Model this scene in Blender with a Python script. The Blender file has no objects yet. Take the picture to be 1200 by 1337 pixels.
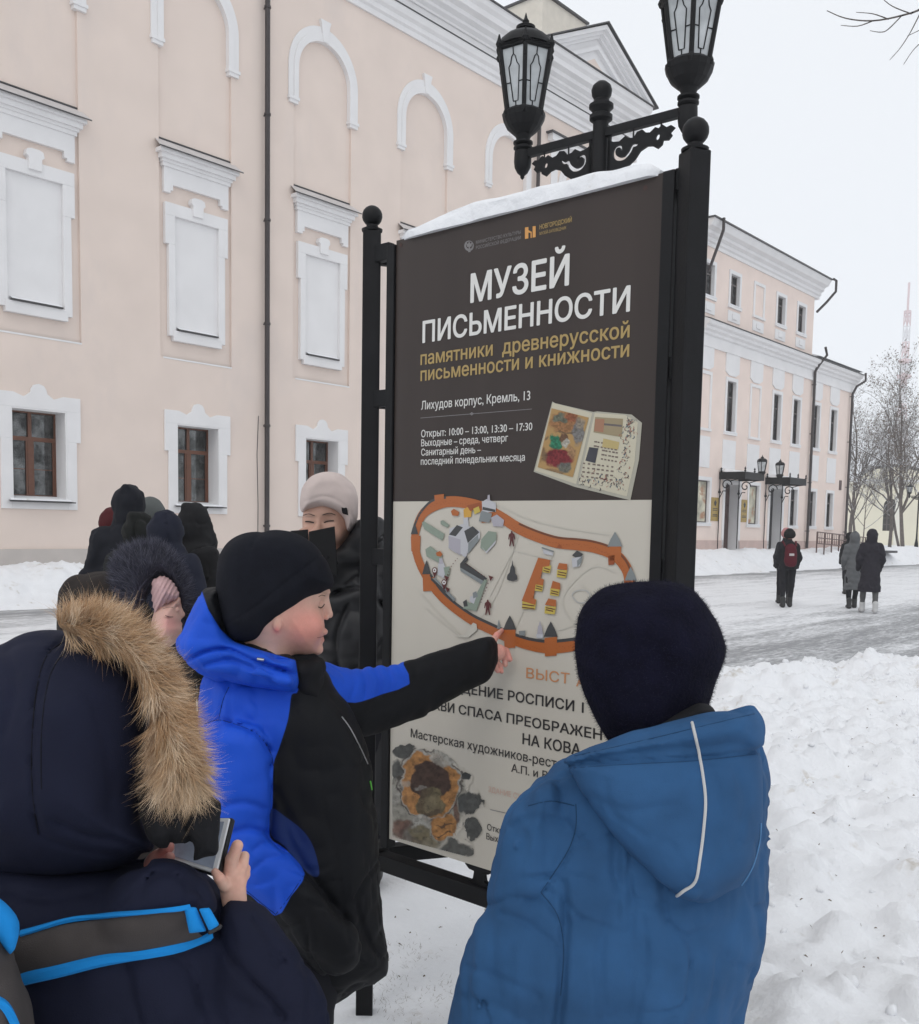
import bpy, bmesh, math, random
import numpy as np
from mathutils import Vector, Matrix
from mathutils.bvhtree import BVHTree
random.seed(7); RNG = np.random.default_rng(7)
SC = bpy.context.scene
COL = SC.collection
R = math.radians

# ------------------------------------------------------------------ camera
EYE = 1.55; FOC = 1290.0; PPX, PPY = 600.0, 800.0        # numbers read off the photograph (1200 x 1337)
PITCH, ROLL = R(4.87), R(1.03)
cf = np.array([0, math.cos(PITCH), -math.sin(PITCH)])
_r0 = np.array([1.0, 0, 0]); _u0 = np.array([0, math.sin(PITCH), math.cos(PITCH)])
cr = _r0*math.cos(ROLL) + _u0*math.sin(ROLL); cu = _u0*math.cos(ROLL) - _r0*math.sin(ROLL)
CAM = np.array([0, 0, EYE])
cam_d = bpy.data.cameras.new('camera'); cam = bpy.data.objects.new('camera', cam_d); COL.objects.link(cam)
cam.matrix_world = Matrix(((cr[0], cu[0], -cf[0], 0), (cr[1], cu[1], -cf[1], 0), (cr[2], cu[2], -cf[2], EYE), (0, 0, 0, 1)))
cam_d.sensor_fit = 'HORIZONTAL'; cam_d.sensor_width = 36; cam_d.lens = 36*FOC/1200
cam_d.shift_y = (PPY-668.5)/1200; cam_d.clip_start = 0.05; cam_d.clip_end = 3000
SC.camera = cam

# ------------------------------------------------------------------ sky, sun, exposure
SUN_EL, SUN_AZ = R(48), R(200)
wd = bpy.data.worlds.new('World'); SC.world = wd; wd.use_nodes = True
nt = wd.node_tree; nt.nodes.clear()
def N(nt, t, **kw):
    n = nt.nodes.new(t)
    for k, v in kw.items(): setattr(n, k, v)
    return n
_out = N(nt, 'ShaderNodeOutputWorld'); _bg = N(nt, 'ShaderNodeBackground'); _sky = N(nt, 'ShaderNodeTexSky')
_sky.sky_type = 'NISHITA'; _sky.sun_disc = False; _sky.sun_elevation = SUN_EL; _sky.sun_rotation = SUN_AZ
_sky.dust_density = 4.0; _sky.air_density = 1.0
_tc = N(nt, 'ShaderNodeTexCoord'); _sp = N(nt, 'ShaderNodeSeparateXYZ'); _rmp = N(nt, 'ShaderNodeValToRGB')
_rmp.color_ramp.elements[0].position = 0.0; _rmp.color_ramp.elements[0].color = (0.96, 0.97, 0.985, 1)
_rmp.color_ramp.elements[1].position = 0.9; _rmp.color_ramp.elements[1].color = (1, 1, 1, 1)
_cl = N(nt, 'ShaderNodeVectorMath', operation='MULTIPLY'); _cl.inputs[1].default_value = (9.75, 10.0, 10.3)
_mx = N(nt, 'ShaderNodeMix', data_type='RGBA'); _mx.inputs[0].default_value = 0.92
L = nt.links.new
L(_tc.outputs['Generated'], _sp.inputs[0]); L(_sp.outputs['Z'], _rmp.inputs[0]); L(_rmp.outputs[0], _cl.inputs[0])
L(_sky.outputs[0], _mx.inputs[6]); L(_cl.outputs[0], _mx.inputs[7]); L(_mx.outputs[2], _bg.inputs[0]); L(_bg.outputs[0], _out.inputs[0])
_bg.inputs[1].default_value = 0.0995
sl = bpy.data.lights.new('sun', 'SUN'); so = bpy.data.objects.new('sun', sl); COL.objects.link(so)
sl.energy = 0.55; sl.angle = R(35); sl.color = (1, 0.98, 0.95)
_sd = Vector((math.sin(SUN_AZ)*math.cos(SUN_EL), math.cos(SUN_AZ)*math.cos(SUN_EL), math.sin(SUN_EL)))
so.rotation_euler = _sd.to_track_quat('Z', 'Y').to_euler(); so.location = (0, -5, 20)
SC.view_settings.view_transform = 'Standard'; SC.view_settings.look = 'None'
SC.view_settings.exposure = 0.0; SC.view_settings.gamma = 1.0; SC.view_settings.use_curve_mapping = False

# ------------------------------------------------------------------ geometry of the place
def ray(x, y): return cf + cr*(x-PPX)/FOC + cu*(PPY-y)/FOC
def pt(x, y, d): return CAM + ray(x, y)*d                       # a point at depth d metres
def proj(P):
    q = np.asarray(P, float) - CAM; d = q @ cf
    return PPX + FOC*(q @ cr)/d, PPY - FOC*(q @ cu)/d, d
AZW = R(40.8166)
wv = np.array([math.sin(AZW), math.cos(AZW), 0]); nv = np.array([-math.cos(AZW), math.sin(AZW), 0])
WD = 19.0                                                        # distance of the facades
WROT = math.pi/2 - AZW
def wn(s, n, z=0.0): return wv*s + nv*n + np.array([0, 0, z])
def on_wall(x, y, D=WD):
    v = ray(x, y); p = CAM + v*(D/(v @ nv)); return float(p @ wv), float(p[2])

# ------------------------------------------------------------------ noise
def _hash(ix, iy, iz):
    h = (ix.astype(np.int64)*374761393 + iy.astype(np.int64)*668265263 + iz.astype(np.int64)*2147483647) & 0xffffffff
    h = ((h ^ (h >> 13))*1274126177) & 0xffffffff
    h = ((h ^ (h >> 16))*2246822519) & 0xffffffff
    return ((h ^ (h >> 15)) & 0xffffff)/16777215.0*2-1
def vnoise(P):
    P = np.asarray(P, float); i = np.floor(P); f = P-i; f = f*f*f*(f*(f*6-15)+10); i = i.astype(np.int64)
    r = 0
    for a in (0, 1):
        for b in (0, 1):
            for c in (0, 1):
                w = (f[..., 0] if a else 1-f[..., 0])*(f[..., 1] if b else 1-f[..., 1])*(f[..., 2] if c else 1-f[..., 2])
                r = r + w*_hash(i[..., 0]+a, i[..., 1]+b, i[..., 2]+c)
    return r
def fbm(P, o=3):
    r = 0; a = 1.0; P = np.asarray(P, float)
    for k in range(o): r = r + a*vnoise(P+17.3*k); P = P*2.03; a *= .5
    return r
def ridge(P, o=2):
    r = 0; a = 1.0; P = np.asarray(P, float)
    for k in range(o): r = r + a*(1-2*np.abs(vnoise(P+9.1*k))); P = P*1.9; a *= .5
    return r

# ------------------------------------------------------------------ materials
MATS = {}
def mat(name, col=(.5, .5, .5), rough=.7, bump=0, bscale=40, var=0, vscale=3, metal=0, spec=.5, attr=None, dirt=None, sheen=0, bdist=.01, stretch=None, coat=0, sss=0):
    """principled material: base colour mottled by noise (var), noise bump, optional point colour attribute"""
    if name in MATS: return MATS[name]
    m = bpy.data.materials.new(name); m.use_nodes = True; t = m.node_tree; b = t.nodes['Principled BSDF']; l = t.links.new
    b.inputs['Roughness'].default_value = rough; b.inputs['Metallic'].default_value = metal
    b.inputs['Specular IOR Level'].default_value = spec
    if sheen: b.inputs['Sheen Weight'].default_value = sheen; b.inputs['Sheen Roughness'].default_value = .5
    if coat: b.inputs['Coat Weight'].default_value = coat; b.inputs['Coat Roughness'].default_value = .15
    if sss: b.inputs['Subsurface Weight'].default_value = sss; b.inputs['Subsurface Radius'].default_value = (.01, .004, .002); b.inputs['Subsurface Scale'].default_value = .5
    tc = N(t, 'ShaderNodeTexCoord'); mp = N(t, 'ShaderNodeMapping'); l(tc.outputs['Object'], mp.inputs[0])
    if stretch: mp.inputs['Scale'].default_value = stretch
    if attr:
        a = N(t, 'ShaderNodeAttribute', attribute_name=attr); csrc = a.outputs['Color']
    else:
        c = N(t, 'ShaderNodeRGB'); c.outputs[0].default_value = (*col, 1); csrc = c.outputs[0]
    if var:
        n = N(t, 'ShaderNodeTexNoise'); n.inputs['Scale'].default_value = vscale; n.inputs['Detail'].default_value = 7; l(mp.outputs[0], n.inputs[0])
        mr = N(t, 'ShaderNodeMapRange'); mr.inputs[1].default_value = .3; mr.inputs[2].default_value = .7; mr.inputs[3].default_value = 1-var; mr.inputs[4].default_value = 1+var
        l(n.outputs[0], mr.inputs[0]); vm = N(t, 'ShaderNodeVectorMath', operation='SCALE'); l(csrc, vm.inputs[0]); l(mr.outputs[0], vm.inputs['Scale']); csrc = vm.outputs[0]
    if dirt:                                             # (colour, scale, threshold, softness, stretch)
        n = N(t, 'ShaderNodeTexNoise'); n.inputs['Scale'].default_value = dirt[1]; n.inputs['Detail'].default_value = 9; n.inputs['Roughness'].default_value = .65
        mp2 = N(t, 'ShaderNodeMapping'); l(tc.outputs['Object'], mp2.inputs[0]); mp2.inputs['Scale'].default_value = dirt[4] if len(dirt) > 4 else (1, 1, 1)
        l(mp2.outputs[0], n.inputs[0])
        mr = N(t, 'ShaderNodeMapRange'); mr.inputs[1].default_value = dirt[2]; mr.inputs[2].default_value = dirt[2]+dirt[3]; l(n.outputs[0], mr.inputs[0])
        mx = N(t, 'ShaderNodeMix', data_type='RGBA'); l(mr.outputs[0], mx.inputs[0]); l(csrc, mx.inputs[6]); mx.inputs[7].default_value = (*dirt[0], 1); csrc = mx.outputs[2]
    l(csrc, b.inputs['Base Color'])
    if bump:
        n = N(t, 'ShaderNodeTexNoise'); n.inputs['Scale'].default_value = bscale; n.inputs['Detail'].default_value = 6; l(mp.outputs[0], n.inputs[0])
        bp = N(t, 'ShaderNodeBump'); bp.inputs['Strength'].default_value = bump; bp.inputs['Distance'].default_value = bdist; l(n.outputs[0], bp.inputs['Height']); l(bp.outputs[0], b.inputs['Normal'])
    MATS[name] = m; return m
def region_mat(name, cols, **kw):
    """cloth made of several fabrics: attribute reg1, reg2.. (signed distance, <0 inside) picks the fabric"""
    m = mat(name, cols[0], **kw); t = m.node_tree; l = t.links.new
    rgb = [n for n in t.nodes if n.type == 'RGB'][0]; tgt = [k.to_socket for k in rgb.outputs[0].links]
    src = rgb.outputs[0]
    for i, c in enumerate(cols[1:], 1):
        a = N(t, 'ShaderNodeAttribute', attribute_name='reg%d' % i); mr = N(t, 'ShaderNodeMapRange')
        mr.inputs[1].default_value = .4; mr.inputs[2].default_value = -.4
        l(a.outputs['Fac'], mr.inputs[0]); mx = N(t, 'ShaderNodeMix', data_type='RGBA'); l(mr.outputs[0], mx.inputs[0]); l(src, mx.inputs[6]); mx.inputs[7].default_value = (*c, 1); src = mx.outputs[2]
    for s in tgt: l(src, s)
    return m

# ------------------------------------------------------------------ object helpers
def tag(o, label=None, cat=None, group=None, kind=None):
    if label: o['label'] = label
    if cat: o['category'] = cat
    if group: o['group'] = group
    if kind: o['kind'] = kind
    return o
def empty(name, loc=(0, 0, 0), rz=0, label=None, cat=None, group=None):
    o = bpy.data.objects.new(name, None); COL.objects.link(o); o.location = loc; o.rotation_euler = (0, 0, rz); o.empty_display_size = .2
    return tag(o, label, cat, group)
def link(name, me, m=None, parent=None, world=False):
    o = bpy.data.objects.new(name, me); COL.objects.link(o)
    if m: me.materials.clear(); me.materials.append(m)
    if parent:
        o.parent = parent
        if world: o.matrix_parent_inverse = (top_matrix(parent)).inverted()
    return o
def top_matrix(o):
    M = Matrix.LocRotScale(o.location, o.rotation_euler, o.scale)
    if o.parent: M = top_matrix(o.parent) @ o.matrix_parent_inverse @ M
    return M
def copy_tree(o, parent=None):
    c = o.copy(); COL.objects.link(c); c.parent = parent
    for ch in list(o.children): copy_tree(ch, c)
    return c
def mesh_np(name, V, Q, smooth=True):
    V = np.asarray(V, np.float32); Q = np.asarray(Q, np.int32); k = Q.shape[1]
    me = bpy.data.meshes.new(name); me.vertices.add(len(V)); me.vertices.foreach_set('co', V.ravel())
    me.loops.add(Q.size); me.loops.foreach_set('vertex_index', Q.ravel()); me.polygons.add(len(Q))
    me.polygons.foreach_set('loop_start', np.arange(0, Q.size, k, dtype=np.int32))
    me.update(calc_edges=True); me.validate()
    if smooth: me.shade_smooth()
    return me
class MB:
    """collects boxes, prisms, tubes, lathes into one mesh"""
    def __init__(s): s.v = []; s.f = []; s.sm = False
    def add(s, V, F):
        o = len(s.v); s.v += [tuple(map(float, p)) for p in V]; s.f += [tuple(i+o for i in f) for f in F]; return s
    def box(s, x0, y0, z0, x1, y1, z1):
        V = [(x, y, z) for x in (x0, x1) for y in (y0, y1) for z in (z0, z1)]
        return s.add(V, [(0, 1, 3, 2), (4, 6, 7, 5), (0, 4, 5, 1), (2, 3, 7, 6), (0, 2, 6, 4), (1, 5, 7, 3)])
    def tube(s, pts, r, n=8, cap=True, flat=None):
        pts = [np.array(p, float) for p in pts]; rr = r if hasattr(r, '__len__') else [r]*len(pts)
        V = []; F = []; up = np.array([0, 0, 1.0]); prev = None
        for i, p in enumerate(pts):
            t = pts[min(i+1, len(pts)-1)]-pts[max(i-1, 0)]; t = t/(np.linalg.norm(t)+1e-9)
            a = prev if prev is not None else (up if abs(t[2]) < .9 else np.array([1.0, 0, 0]))
            a = a - t*(a @ t); a /= np.linalg.norm(a)+1e-9; prev = a; b = np.cross(t, a)
            for k in range(n):
                q = 2*math.pi*(k+.5)/n; V.append(p+(a*math.cos(q)+b*math.sin(q))*rr[i])
        for i in range(len(pts)-1):
            for k in range(n):
                F.append((i*n+k, i*n+(k+1) % n, (i+1)*n+(k+1) % n, (i+1)*n+k))
        if cap: F.append(tuple(range(n))[::-1]); F.append(tuple((len(pts)-1)*n+k for k in range(n)))
        return s.add(V, F)
    def lathe(s, prof, n=20, c=(0, 0, 0)):
        V = []; F = []
        for (r, z) in prof:
            for k in range(n):
                q = 2*math.pi*k/n; V.append((c[0]+r*math.cos(q), c[1]+r*math.sin(q), c[2]+z))
        m = len(prof)
        for i in range(m-1):
            for k in range(n): F.append((i*n+k, i*n+(k+1) % n, (i+1)*n+(k+1) % n, (i+1)*n+k))
        F.append(tuple(range(n))[::-1]); F.append(tuple((m-1)*n+k for k in range(n)))
        return s.add(V, F)
    def extr(s, prof, x0, x1):
        """profile [(y,z)] swept along x, capped"""
        n = len(prof); V = [(x0, y, z) for y, z in prof]+[(x1, y, z) for y, z in prof]
        return s.add(V, [(i, (i+1) % n, n+(i+1) % n, n+i) for i in range(n)]+[tuple(range(n))[::-1], tuple(range(n, 2*n))])
    def poly(s, pts, y0, y1):
        """polygon [(x,z)] extruded from y0 to y1"""
        n = len(pts); V = [(x, y0, z) for x, z in pts]+[(x, y1, z) for x, z in pts]
        return s.add(V, [(i, (i+1) % n, n+(i+1) % n, n+i) for i in range(n)]+[tuple(range(n))[::-1], tuple(range(n, 2*n))])
    def build(s, name, m, parent=None, bevel=0, world=False, smooth=None):
        me = bpy.data.meshes.new(name); me.from_pydata(s.v, [], s.f)
        bm = bmesh.new(); bm.from_mesh(me); bmesh.ops.recalc_face_normals(bm, faces=bm.faces)
        if bevel:
            es = [e for e in bm.edges if len(e.link_faces) == 2 and e.calc_face_angle(0) > .6]
            bmesh.ops.bevel(bm, geom=es, offset=bevel, segments=2, affect='EDGES', profile=.6, clamp_overlap=True)
        if smooth if smooth is not None else s.sm:
            for f in bm.faces: f.smooth = True
            for e in bm.edges:
                if len(e.link_faces) == 2 and e.calc_face_angle(0) > .7: e.smooth = False
        bm.to_mesh(me); bm.free()
        return link(name, me, m, parent, world)
def flat_shape(name, loops, m, parent, depth=0.0, res=1, world=False):
    """filled 2-D outline(s) in local xy (holes by nesting), given thickness; returned as a mesh object"""
    cu_ = bpy.data.curves.new('tmp', 'CURVE'); cu_.dimensions = '2D'; cu_.fill_mode = 'BOTH'; cu_.extrude = depth
    for lp in loops:
        sp = cu_.splines.new('POLY'); sp.points.add(len(lp)-1)
        for i, p in enumerate(lp): sp.points[i].co = (p[0], p[1], 0, 1)
        sp.use_cyclic_u = True
    t = bpy.data.objects.new('tmp', cu_); me = bpy.data.meshes.new_from_object(t); bpy.data.objects.remove(t); bpy.data.curves.remove(cu_)
    me.name = name; return link(name, me, m, parent, world)
def smooth_loop(pts, sub=5, closed=True):
    P = [np.array(p, float) for p in pts]; n = len(P); out = []
    for i in range(n if closed else n-1):
        g = (lambda j: P[j % n]) if closed else (lambda j: P[min(max(j, 0), n-1)])
        a, b, c, d = g(i-1), g(i), g(i+1), g(i+2)
        for k in range(sub):
            t = k/sub; out.append(.5*((2*b)+(-a+c)*t+(2*a-5*b+4*c-d)*t*t+(-a+3*b-3*c+d)*t**3))
    if not closed: out.append(P[-1])
    return out

# ------------------------------------------------------------------ sculpting: signed distances + surface nets
class Raster:
    """signed distance (pixels of the photograph) to a closed smoothed outline, or distance to an open line"""
    def __init__(s, pts, closed=True, sub=5, step=None, margin=70):
        L_ = np.array(smooth_loop(pts, sub, closed) if sub > 1 else pts, float)
        s.x0, s.y0 = L_.min(0)-margin; x1, y1 = L_.max(0)+margin
        s.st = step or max(1.0, max(x1-s.x0, y1-s.y0)/230)
        xs = np.arange(s.x0, x1+s.st, s.st); ys = np.arange(s.y0, y1+s.st, s.st)
        X, Y = np.meshgrid(xs, ys, indexing='ij'); D = np.full(X.shape, 1e9); ins = np.zeros(X.shape, bool); n = len(L_)
        for i in range(n if closed else n-1):
            a = L_[i]; b = L_[(i+1) % n]; e = b-a; wx = X-a[0]; wy = Y-a[1]
            t = np.clip((wx*e[0]+wy*e[1])/(e @ e+1e-12), 0, 1); D = np.minimum(D, (wx-e[0]*t)**2+(wy-e[1]*t)**2)
            if closed:
                c = ((a[1] <= Y) & (b[1] > Y)) | ((b[1] <= Y) & (a[1] > Y)); 
                if e[1] != 0: ins ^= c & (X < a[0]+e[0]*(Y-a[1])/e[1])
        D = np.sqrt(D); s.D = np.where(ins, -D, D) if closed else D
        s.bb = (L_.min(0), L_.max(0))
    def __call__(s, px, py):
        u = np.clip((px-s.x0)/s.st, 0, s.D.shape[0]-1.001); v = np.clip((py-s.y0)/s.st, 0, s.D.shape[1]-1.001)
        i = u.astype(int); j = v.astype(int); fu = u-i; fv = v-j; D = s.D
        return D[i, j]*(1-fu)*(1-fv)+D[i+1, j]*fu*(1-fv)+D[i, j+1]*(1-fu)*fv+D[i+1, j+1]*fu*fv
def smin(a, b, k):
    if k <= 0: return np.minimum(a, b)
    h = np.clip(.5+.5*(b-a)/k, 0, 1); return b*(1-h)+a*h-k*h*(1-h)
class Sculpt:
    def __init__(s, res, clipz=None): s.res = res; s.P = []; s.post = []; s.clipz = clipz
    def _add(s, lo, hi, fn, k, sub=False): s.P.append((np.array(lo, float), np.array(hi, float), fn, k, sub)); return s
    def cap(s, a, b, ra, rb=None, k=.02, sub=False, flat=None):
        a = np.array(a, float); b = np.array(b, float); rb = ra if rb is None else rb; m = max(ra, rb)
        ax, ff = (np.array(flat[0], float), flat[1]) if flat else (None, 1)
        def fn(P):
            q = P-a; e = b-a; ee = e
            if ax is not None:
                q = q+np.outer(q @ ax, ax)*(1/ff-1); ee = e+ax*(e @ ax)*(1/ff-1)
            t = np.clip((q @ ee)/(ee @ ee+1e-12), 0, 1); return (np.linalg.norm(q-t[:, None]*ee, axis=1)-(ra+(rb-ra)*t))*min(1, ff)
        mm = m*max(1, ff); return s._add(np.minimum(a, b)-mm, np.maximum(a, b)+mm, fn, k, sub)
    def ell(s, c, r, rot=None, k=.02, sub=False):
        c = np.array(c, float); r = np.array(r, float) if hasattr(r, '__len__') else np.array([r]*3, float); M = np.array(rot) if rot is not None else np.eye(3)
        def fn(P):
            q = (P-c) @ M; k0 = np.linalg.norm(q/r, axis=1); k1 = np.linalg.norm(q/r**2, axis=1); return k0*(k0-1)/(k1+1e-9)
        m = r.max(); return s._add(c-m, c+m, fn, k, sub)
    def pillow(s, ras, d0, T, Rr, ax=0, ay=0, org=None, k=.02, sub=False):
        """body whose outline is the raster's outline as seen from the photographer, round in depth"""
        (x0, y0), (x1, y1) = ras.bb; ox, oy = org if org else ((x0+x1)/2, (y0+y1)/2); cs = []
        for x in (x0, x1):
            for y in (y0, y1):
                dc = d0+ax*(x-ox)+ay*(y-oy)
                for dd in (dc-T, dc+T): cs.append(pt(x, y, dd))
        cs = np.array(cs)
        def fn(P):
            px, py, d = proj(P); q = ras(px, py)*d0/FOC; dc = d0+ax*(px-ox)+ay*(py-oy); z = d-dc; f = Rr/T
            return (np.sqrt(np.maximum(q+Rr, 0)**2+(z*f)**2)-Rr)*min(1, 1/f)
        return s._add(cs.min(0)-.005, cs.max(0)+.005, fn, k, sub)
    def groove(s, pts, w, dep, sub=4, dmax=None):
        """crease (dep > 0) or ridge (dep < 0) along a line in photograph pixels"""
        ras = Raster(pts, closed=False, sub=sub, margin=4*w, step=max(1, w/3)); bb = ras.bb
        def fn(P, D):
            px, py, d = proj(P); m = (px > bb[0][0]-3.5*w) & (px < bb[1][0]+3.5*w) & (py > bb[0][1]-3.5*w) & (py < bb[1][1]+3.5*w)
            if dmax: m &= d < dmax
            r = np.zeros(len(P)); r[m] = dep*np.exp(-(ras(px[m], py[m])/w)**2); return r
        s.post.append(fn); return s
    def disp(s, fn): s.post.append(fn); return s
    def mesh(s, name):
        h = s.res; lo = np.min([p[0] for p in s.P if not p[4]], 0)-4*h; hi = np.max([p[1] for p in s.P if not p[4]], 0)+4*h
        n = np.ceil((hi-lo)/h).astype(int)+1; D = np.full(n, 1.0)
        for (a, b, fn, k, sub) in s.P:
            i0 = np.maximum(((a-k-3*h-lo)/h).astype(int), 0); i1 = np.minimum(((b+k+3*h-lo)/h).astype(int)+2, n)
            if (i1 <= i0).any(): continue
            g = np.stack(np.meshgrid(*[lo[q]+h*np.arange(i0[q], i1[q]) for q in range(3)], indexing='ij'), -1); sh = g.shape[:3]
            d = fn(g.reshape(-1, 3)).reshape(sh); sl_ = tuple(slice(i0[q], i1[q]) for q in range(3))
            D[sl_] = -smin(-D[sl_], d, k) if sub else smin(D[sl_], d, k)
        if s.post:
            idx = np.argwhere(np.abs(D) < .03+3*h); P = lo+idx*h; d = D[tuple(idx.T)].copy()
            for fn in s.post: d += fn(P, d)
            D[tuple(idx.T)] = d
        if s.clipz is not None: D = np.maximum(D, (s.clipz-(lo[2]+h*np.arange(n[2])))[None, None, :])
        D[0] = D[-1] = 1; D[:, 0] = D[:, -1] = 1; D[:, :, 0] = D[:, :, -1] = 1
        S = D < 0; A = np.zeros(np.array(D.shape)-1, np.int8)
        offs = [(a, b, c) for a in (0, 1) for b in (0, 1) for c in (0, 1)]
        for (a, b, c) in offs: A += S[a:a+A.shape[0], b:b+A.shape[1], c:c+A.shape[2]]
        C = np.argwhere((A > 0) & (A < 8)); ID = np.full(A.shape, -1, np.int32); ID[tuple(C.T)] = np.arange(len(C))
        val = {o: D[C[:, 0]+o[0], C[:, 1]+o[1], C[:, 2]+o[2]] for o in offs}; acc = np.zeros((len(C), 3)); cnt = np.zeros(len(C))
        for o in offs:
            for ax in range(3):
                if o[ax] == 0:
                    o2 = list(o); o2[ax] = 1; o2 = tuple(o2); a = val[o]; b = val[o2]; m = (a < 0) != (b < 0)
                    t = np.where(m, a/(a-b+1e-30*(a == b)), 0); p = np.tile(np.array(o, float), (len(C), 1)); p[:, ax] = t
                    acc[m] += p[m]; cnt[m] += 1
        V = lo+(C+acc/cnt[:, None])*h; F = []
        for ax in range(3):
            u, v = (ax+1) % 3, (ax+2) % 3
            sl0 = [slice(None)]*3; sl1 = [slice(None)]*3; sl0[ax] = slice(0, -1); sl1[ax] = slice(1, None)
            a = S[tuple(sl0)]; b = S[tuple(sl1)]; E = np.argwhere(a != b)
            E = E[(E[:, u] > 0) & (E[:, v] > 0) & (E[:, u] < D.shape[u]-1) & (E[:, v] < D.shape[v]-1)]
            q = []
            for (du, dv) in ((0, 0), (1, 0), (1, 1), (0, 1)):
                I = E.copy(); I[:, u] -= du; I[:, v] -= dv; q.append(ID[tuple(I.T)])
            q = np.stack(q, 1); flip = ~a[tuple(E.T)]; q[flip] = q[flip][:, ::-1]; F.append(q)
        F = np.concatenate(F); F = F[(F >= 0).all(1)]
        return mesh_np(name, V, F)
def attr_regions(me, rasters):
    V = np.empty(len(me.vertices)*3, np.float32); me.vertices.foreach_get('co', V); V = V.reshape(-1, 3); px, py, d = proj(V)
    for i, f in enumerate(rasters, 1):
        a = me.attributes.new('reg%d' % i, 'FLOAT', 'POINT'); a.data.foreach_set('value', np.asarray(f(px, py) if not getattr(f, 'xyz', False) else f(V), np.float32))
def attr_color(me, fn, name='Col'):
    V = np.empty(len(me.vertices)*3, np.float32); me.vertices.foreach_get('co', V); V = V.reshape(-1, 3)
    c = np.ones((len(V), 4), np.float32); c[:, :3] = fn(V); a = me.attributes.new(name, 'FLOAT_COLOR', 'POINT'); a.data.foreach_set('color', c.ravel())
def verts_of(me):
    V = np.empty(len(me.vertices)*3, np.float32); me.vertices.foreach_get('co', V); return V.reshape(-1, 3).astype(float)
def bvh_of(me): return BVHTree.FromPolygons([v.co for v in me.vertices], [p.vertices for p in me.polygons])
def hit(bvh, x, y, off=0.0):
    """point of a sculpted surface seen at a pixel, lifted by off"""
    v = Vector(ray(x, y)).normalized(); h = bvh.ray_cast(Vector(CAM), v)
    if h[0] is None: return None
    return np.array(h[0])+np.array(h[1])*off*(1 if h[1].dot(v) < 0 else -1)
def surf_tube(name, bvh, pts, r, m, parent, off=.001, n=6, sub=5):
    P = [hit(bvh, x, y, off) for x, y in smooth_loop(pts, sub, False)]; P = [p for p in P if p is not None]
    b = MB(); b.sm = True; b.tube(P, r, n); return b.build(name, m, parent, world=True)
def fur(name, roots, dirs, length, width, cols, m, parent, curl=.25, seg=3, tipfade=1.3, droop=0.0):
    """thin tapering hair blades; roots/dirs arrays; colour per hair in point attribute Col"""
    n = len(roots); roots = np.asarray(roots); dirs = np.asarray(dirs)/np.linalg.norm(dirs, axis=1, keepdims=True)
    ln = length*RNG.uniform(.5, 1.15, n)[:, None]; side = np.cross(dirs, RNG.normal(size=(n, 3))); side /= np.linalg.norm(side, axis=1, keepdims=True)
    bend = np.cross(dirs, side)*RNG.normal(0, curl, n)[:, None]+side*RNG.normal(0, curl, n)[:, None]; bend[:, 2] -= droop
    V = []; C = []
    base = cols[RNG.integers(0, len(cols), n)]*RNG.uniform(.75, 1.2, n)[:, None]
    for k in range(seg+1):
        t = k/seg; c = roots+dirs*ln*t+bend*ln*t*t; w = width*(1-t)**.7*.5+.00005
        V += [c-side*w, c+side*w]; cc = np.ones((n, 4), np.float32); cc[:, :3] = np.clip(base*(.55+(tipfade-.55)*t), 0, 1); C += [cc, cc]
    V = np.stack(V, 1).reshape(-1, 3); C = np.stack(C, 1).reshape(-1, 4); m2 = 2*(seg+1); o = (np.arange(n)*m2)[:, None]
    Q = np.concatenate([o+np.array([2*k, 2*k+1, 2*k+3, 2*k+2]) for k in range(seg)])
    me = mesh_np(name, V, Q); a = me.attributes.new('Col', 'FLOAT_COLOR', 'POINT'); a.data.foreach_set('color', C.astype(np.float32).ravel())
    return link(name, me, m, parent, True)
def sample_mesh(me, n):
    V = verts_of(me); me.calc_loop_triangles(); T = np.empty(len(me.loop_triangles)*3, np.int32); me.loop_triangles.foreach_get('vertices', T); T = T.reshape(-1, 3)
    a, b, c = V[T[:, 0]], V[T[:, 1]], V[T[:, 2]]; nn = np.cross(b-a, c-a); ar = np.linalg.norm(nn, axis=1); i = RNG.choice(len(T), n, p=ar/ar.sum())
    u = RNG.random(n); v = RNG.random(n); f = u+v > 1; u[f] = 1-u[f]; v[f] = 1-v[f]
    return a[i]+(b[i]-a[i])*u[:, None]+(c[i]-a[i])*v[:, None], nn[i]/(ar[i][:, None]+1e-12)
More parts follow.
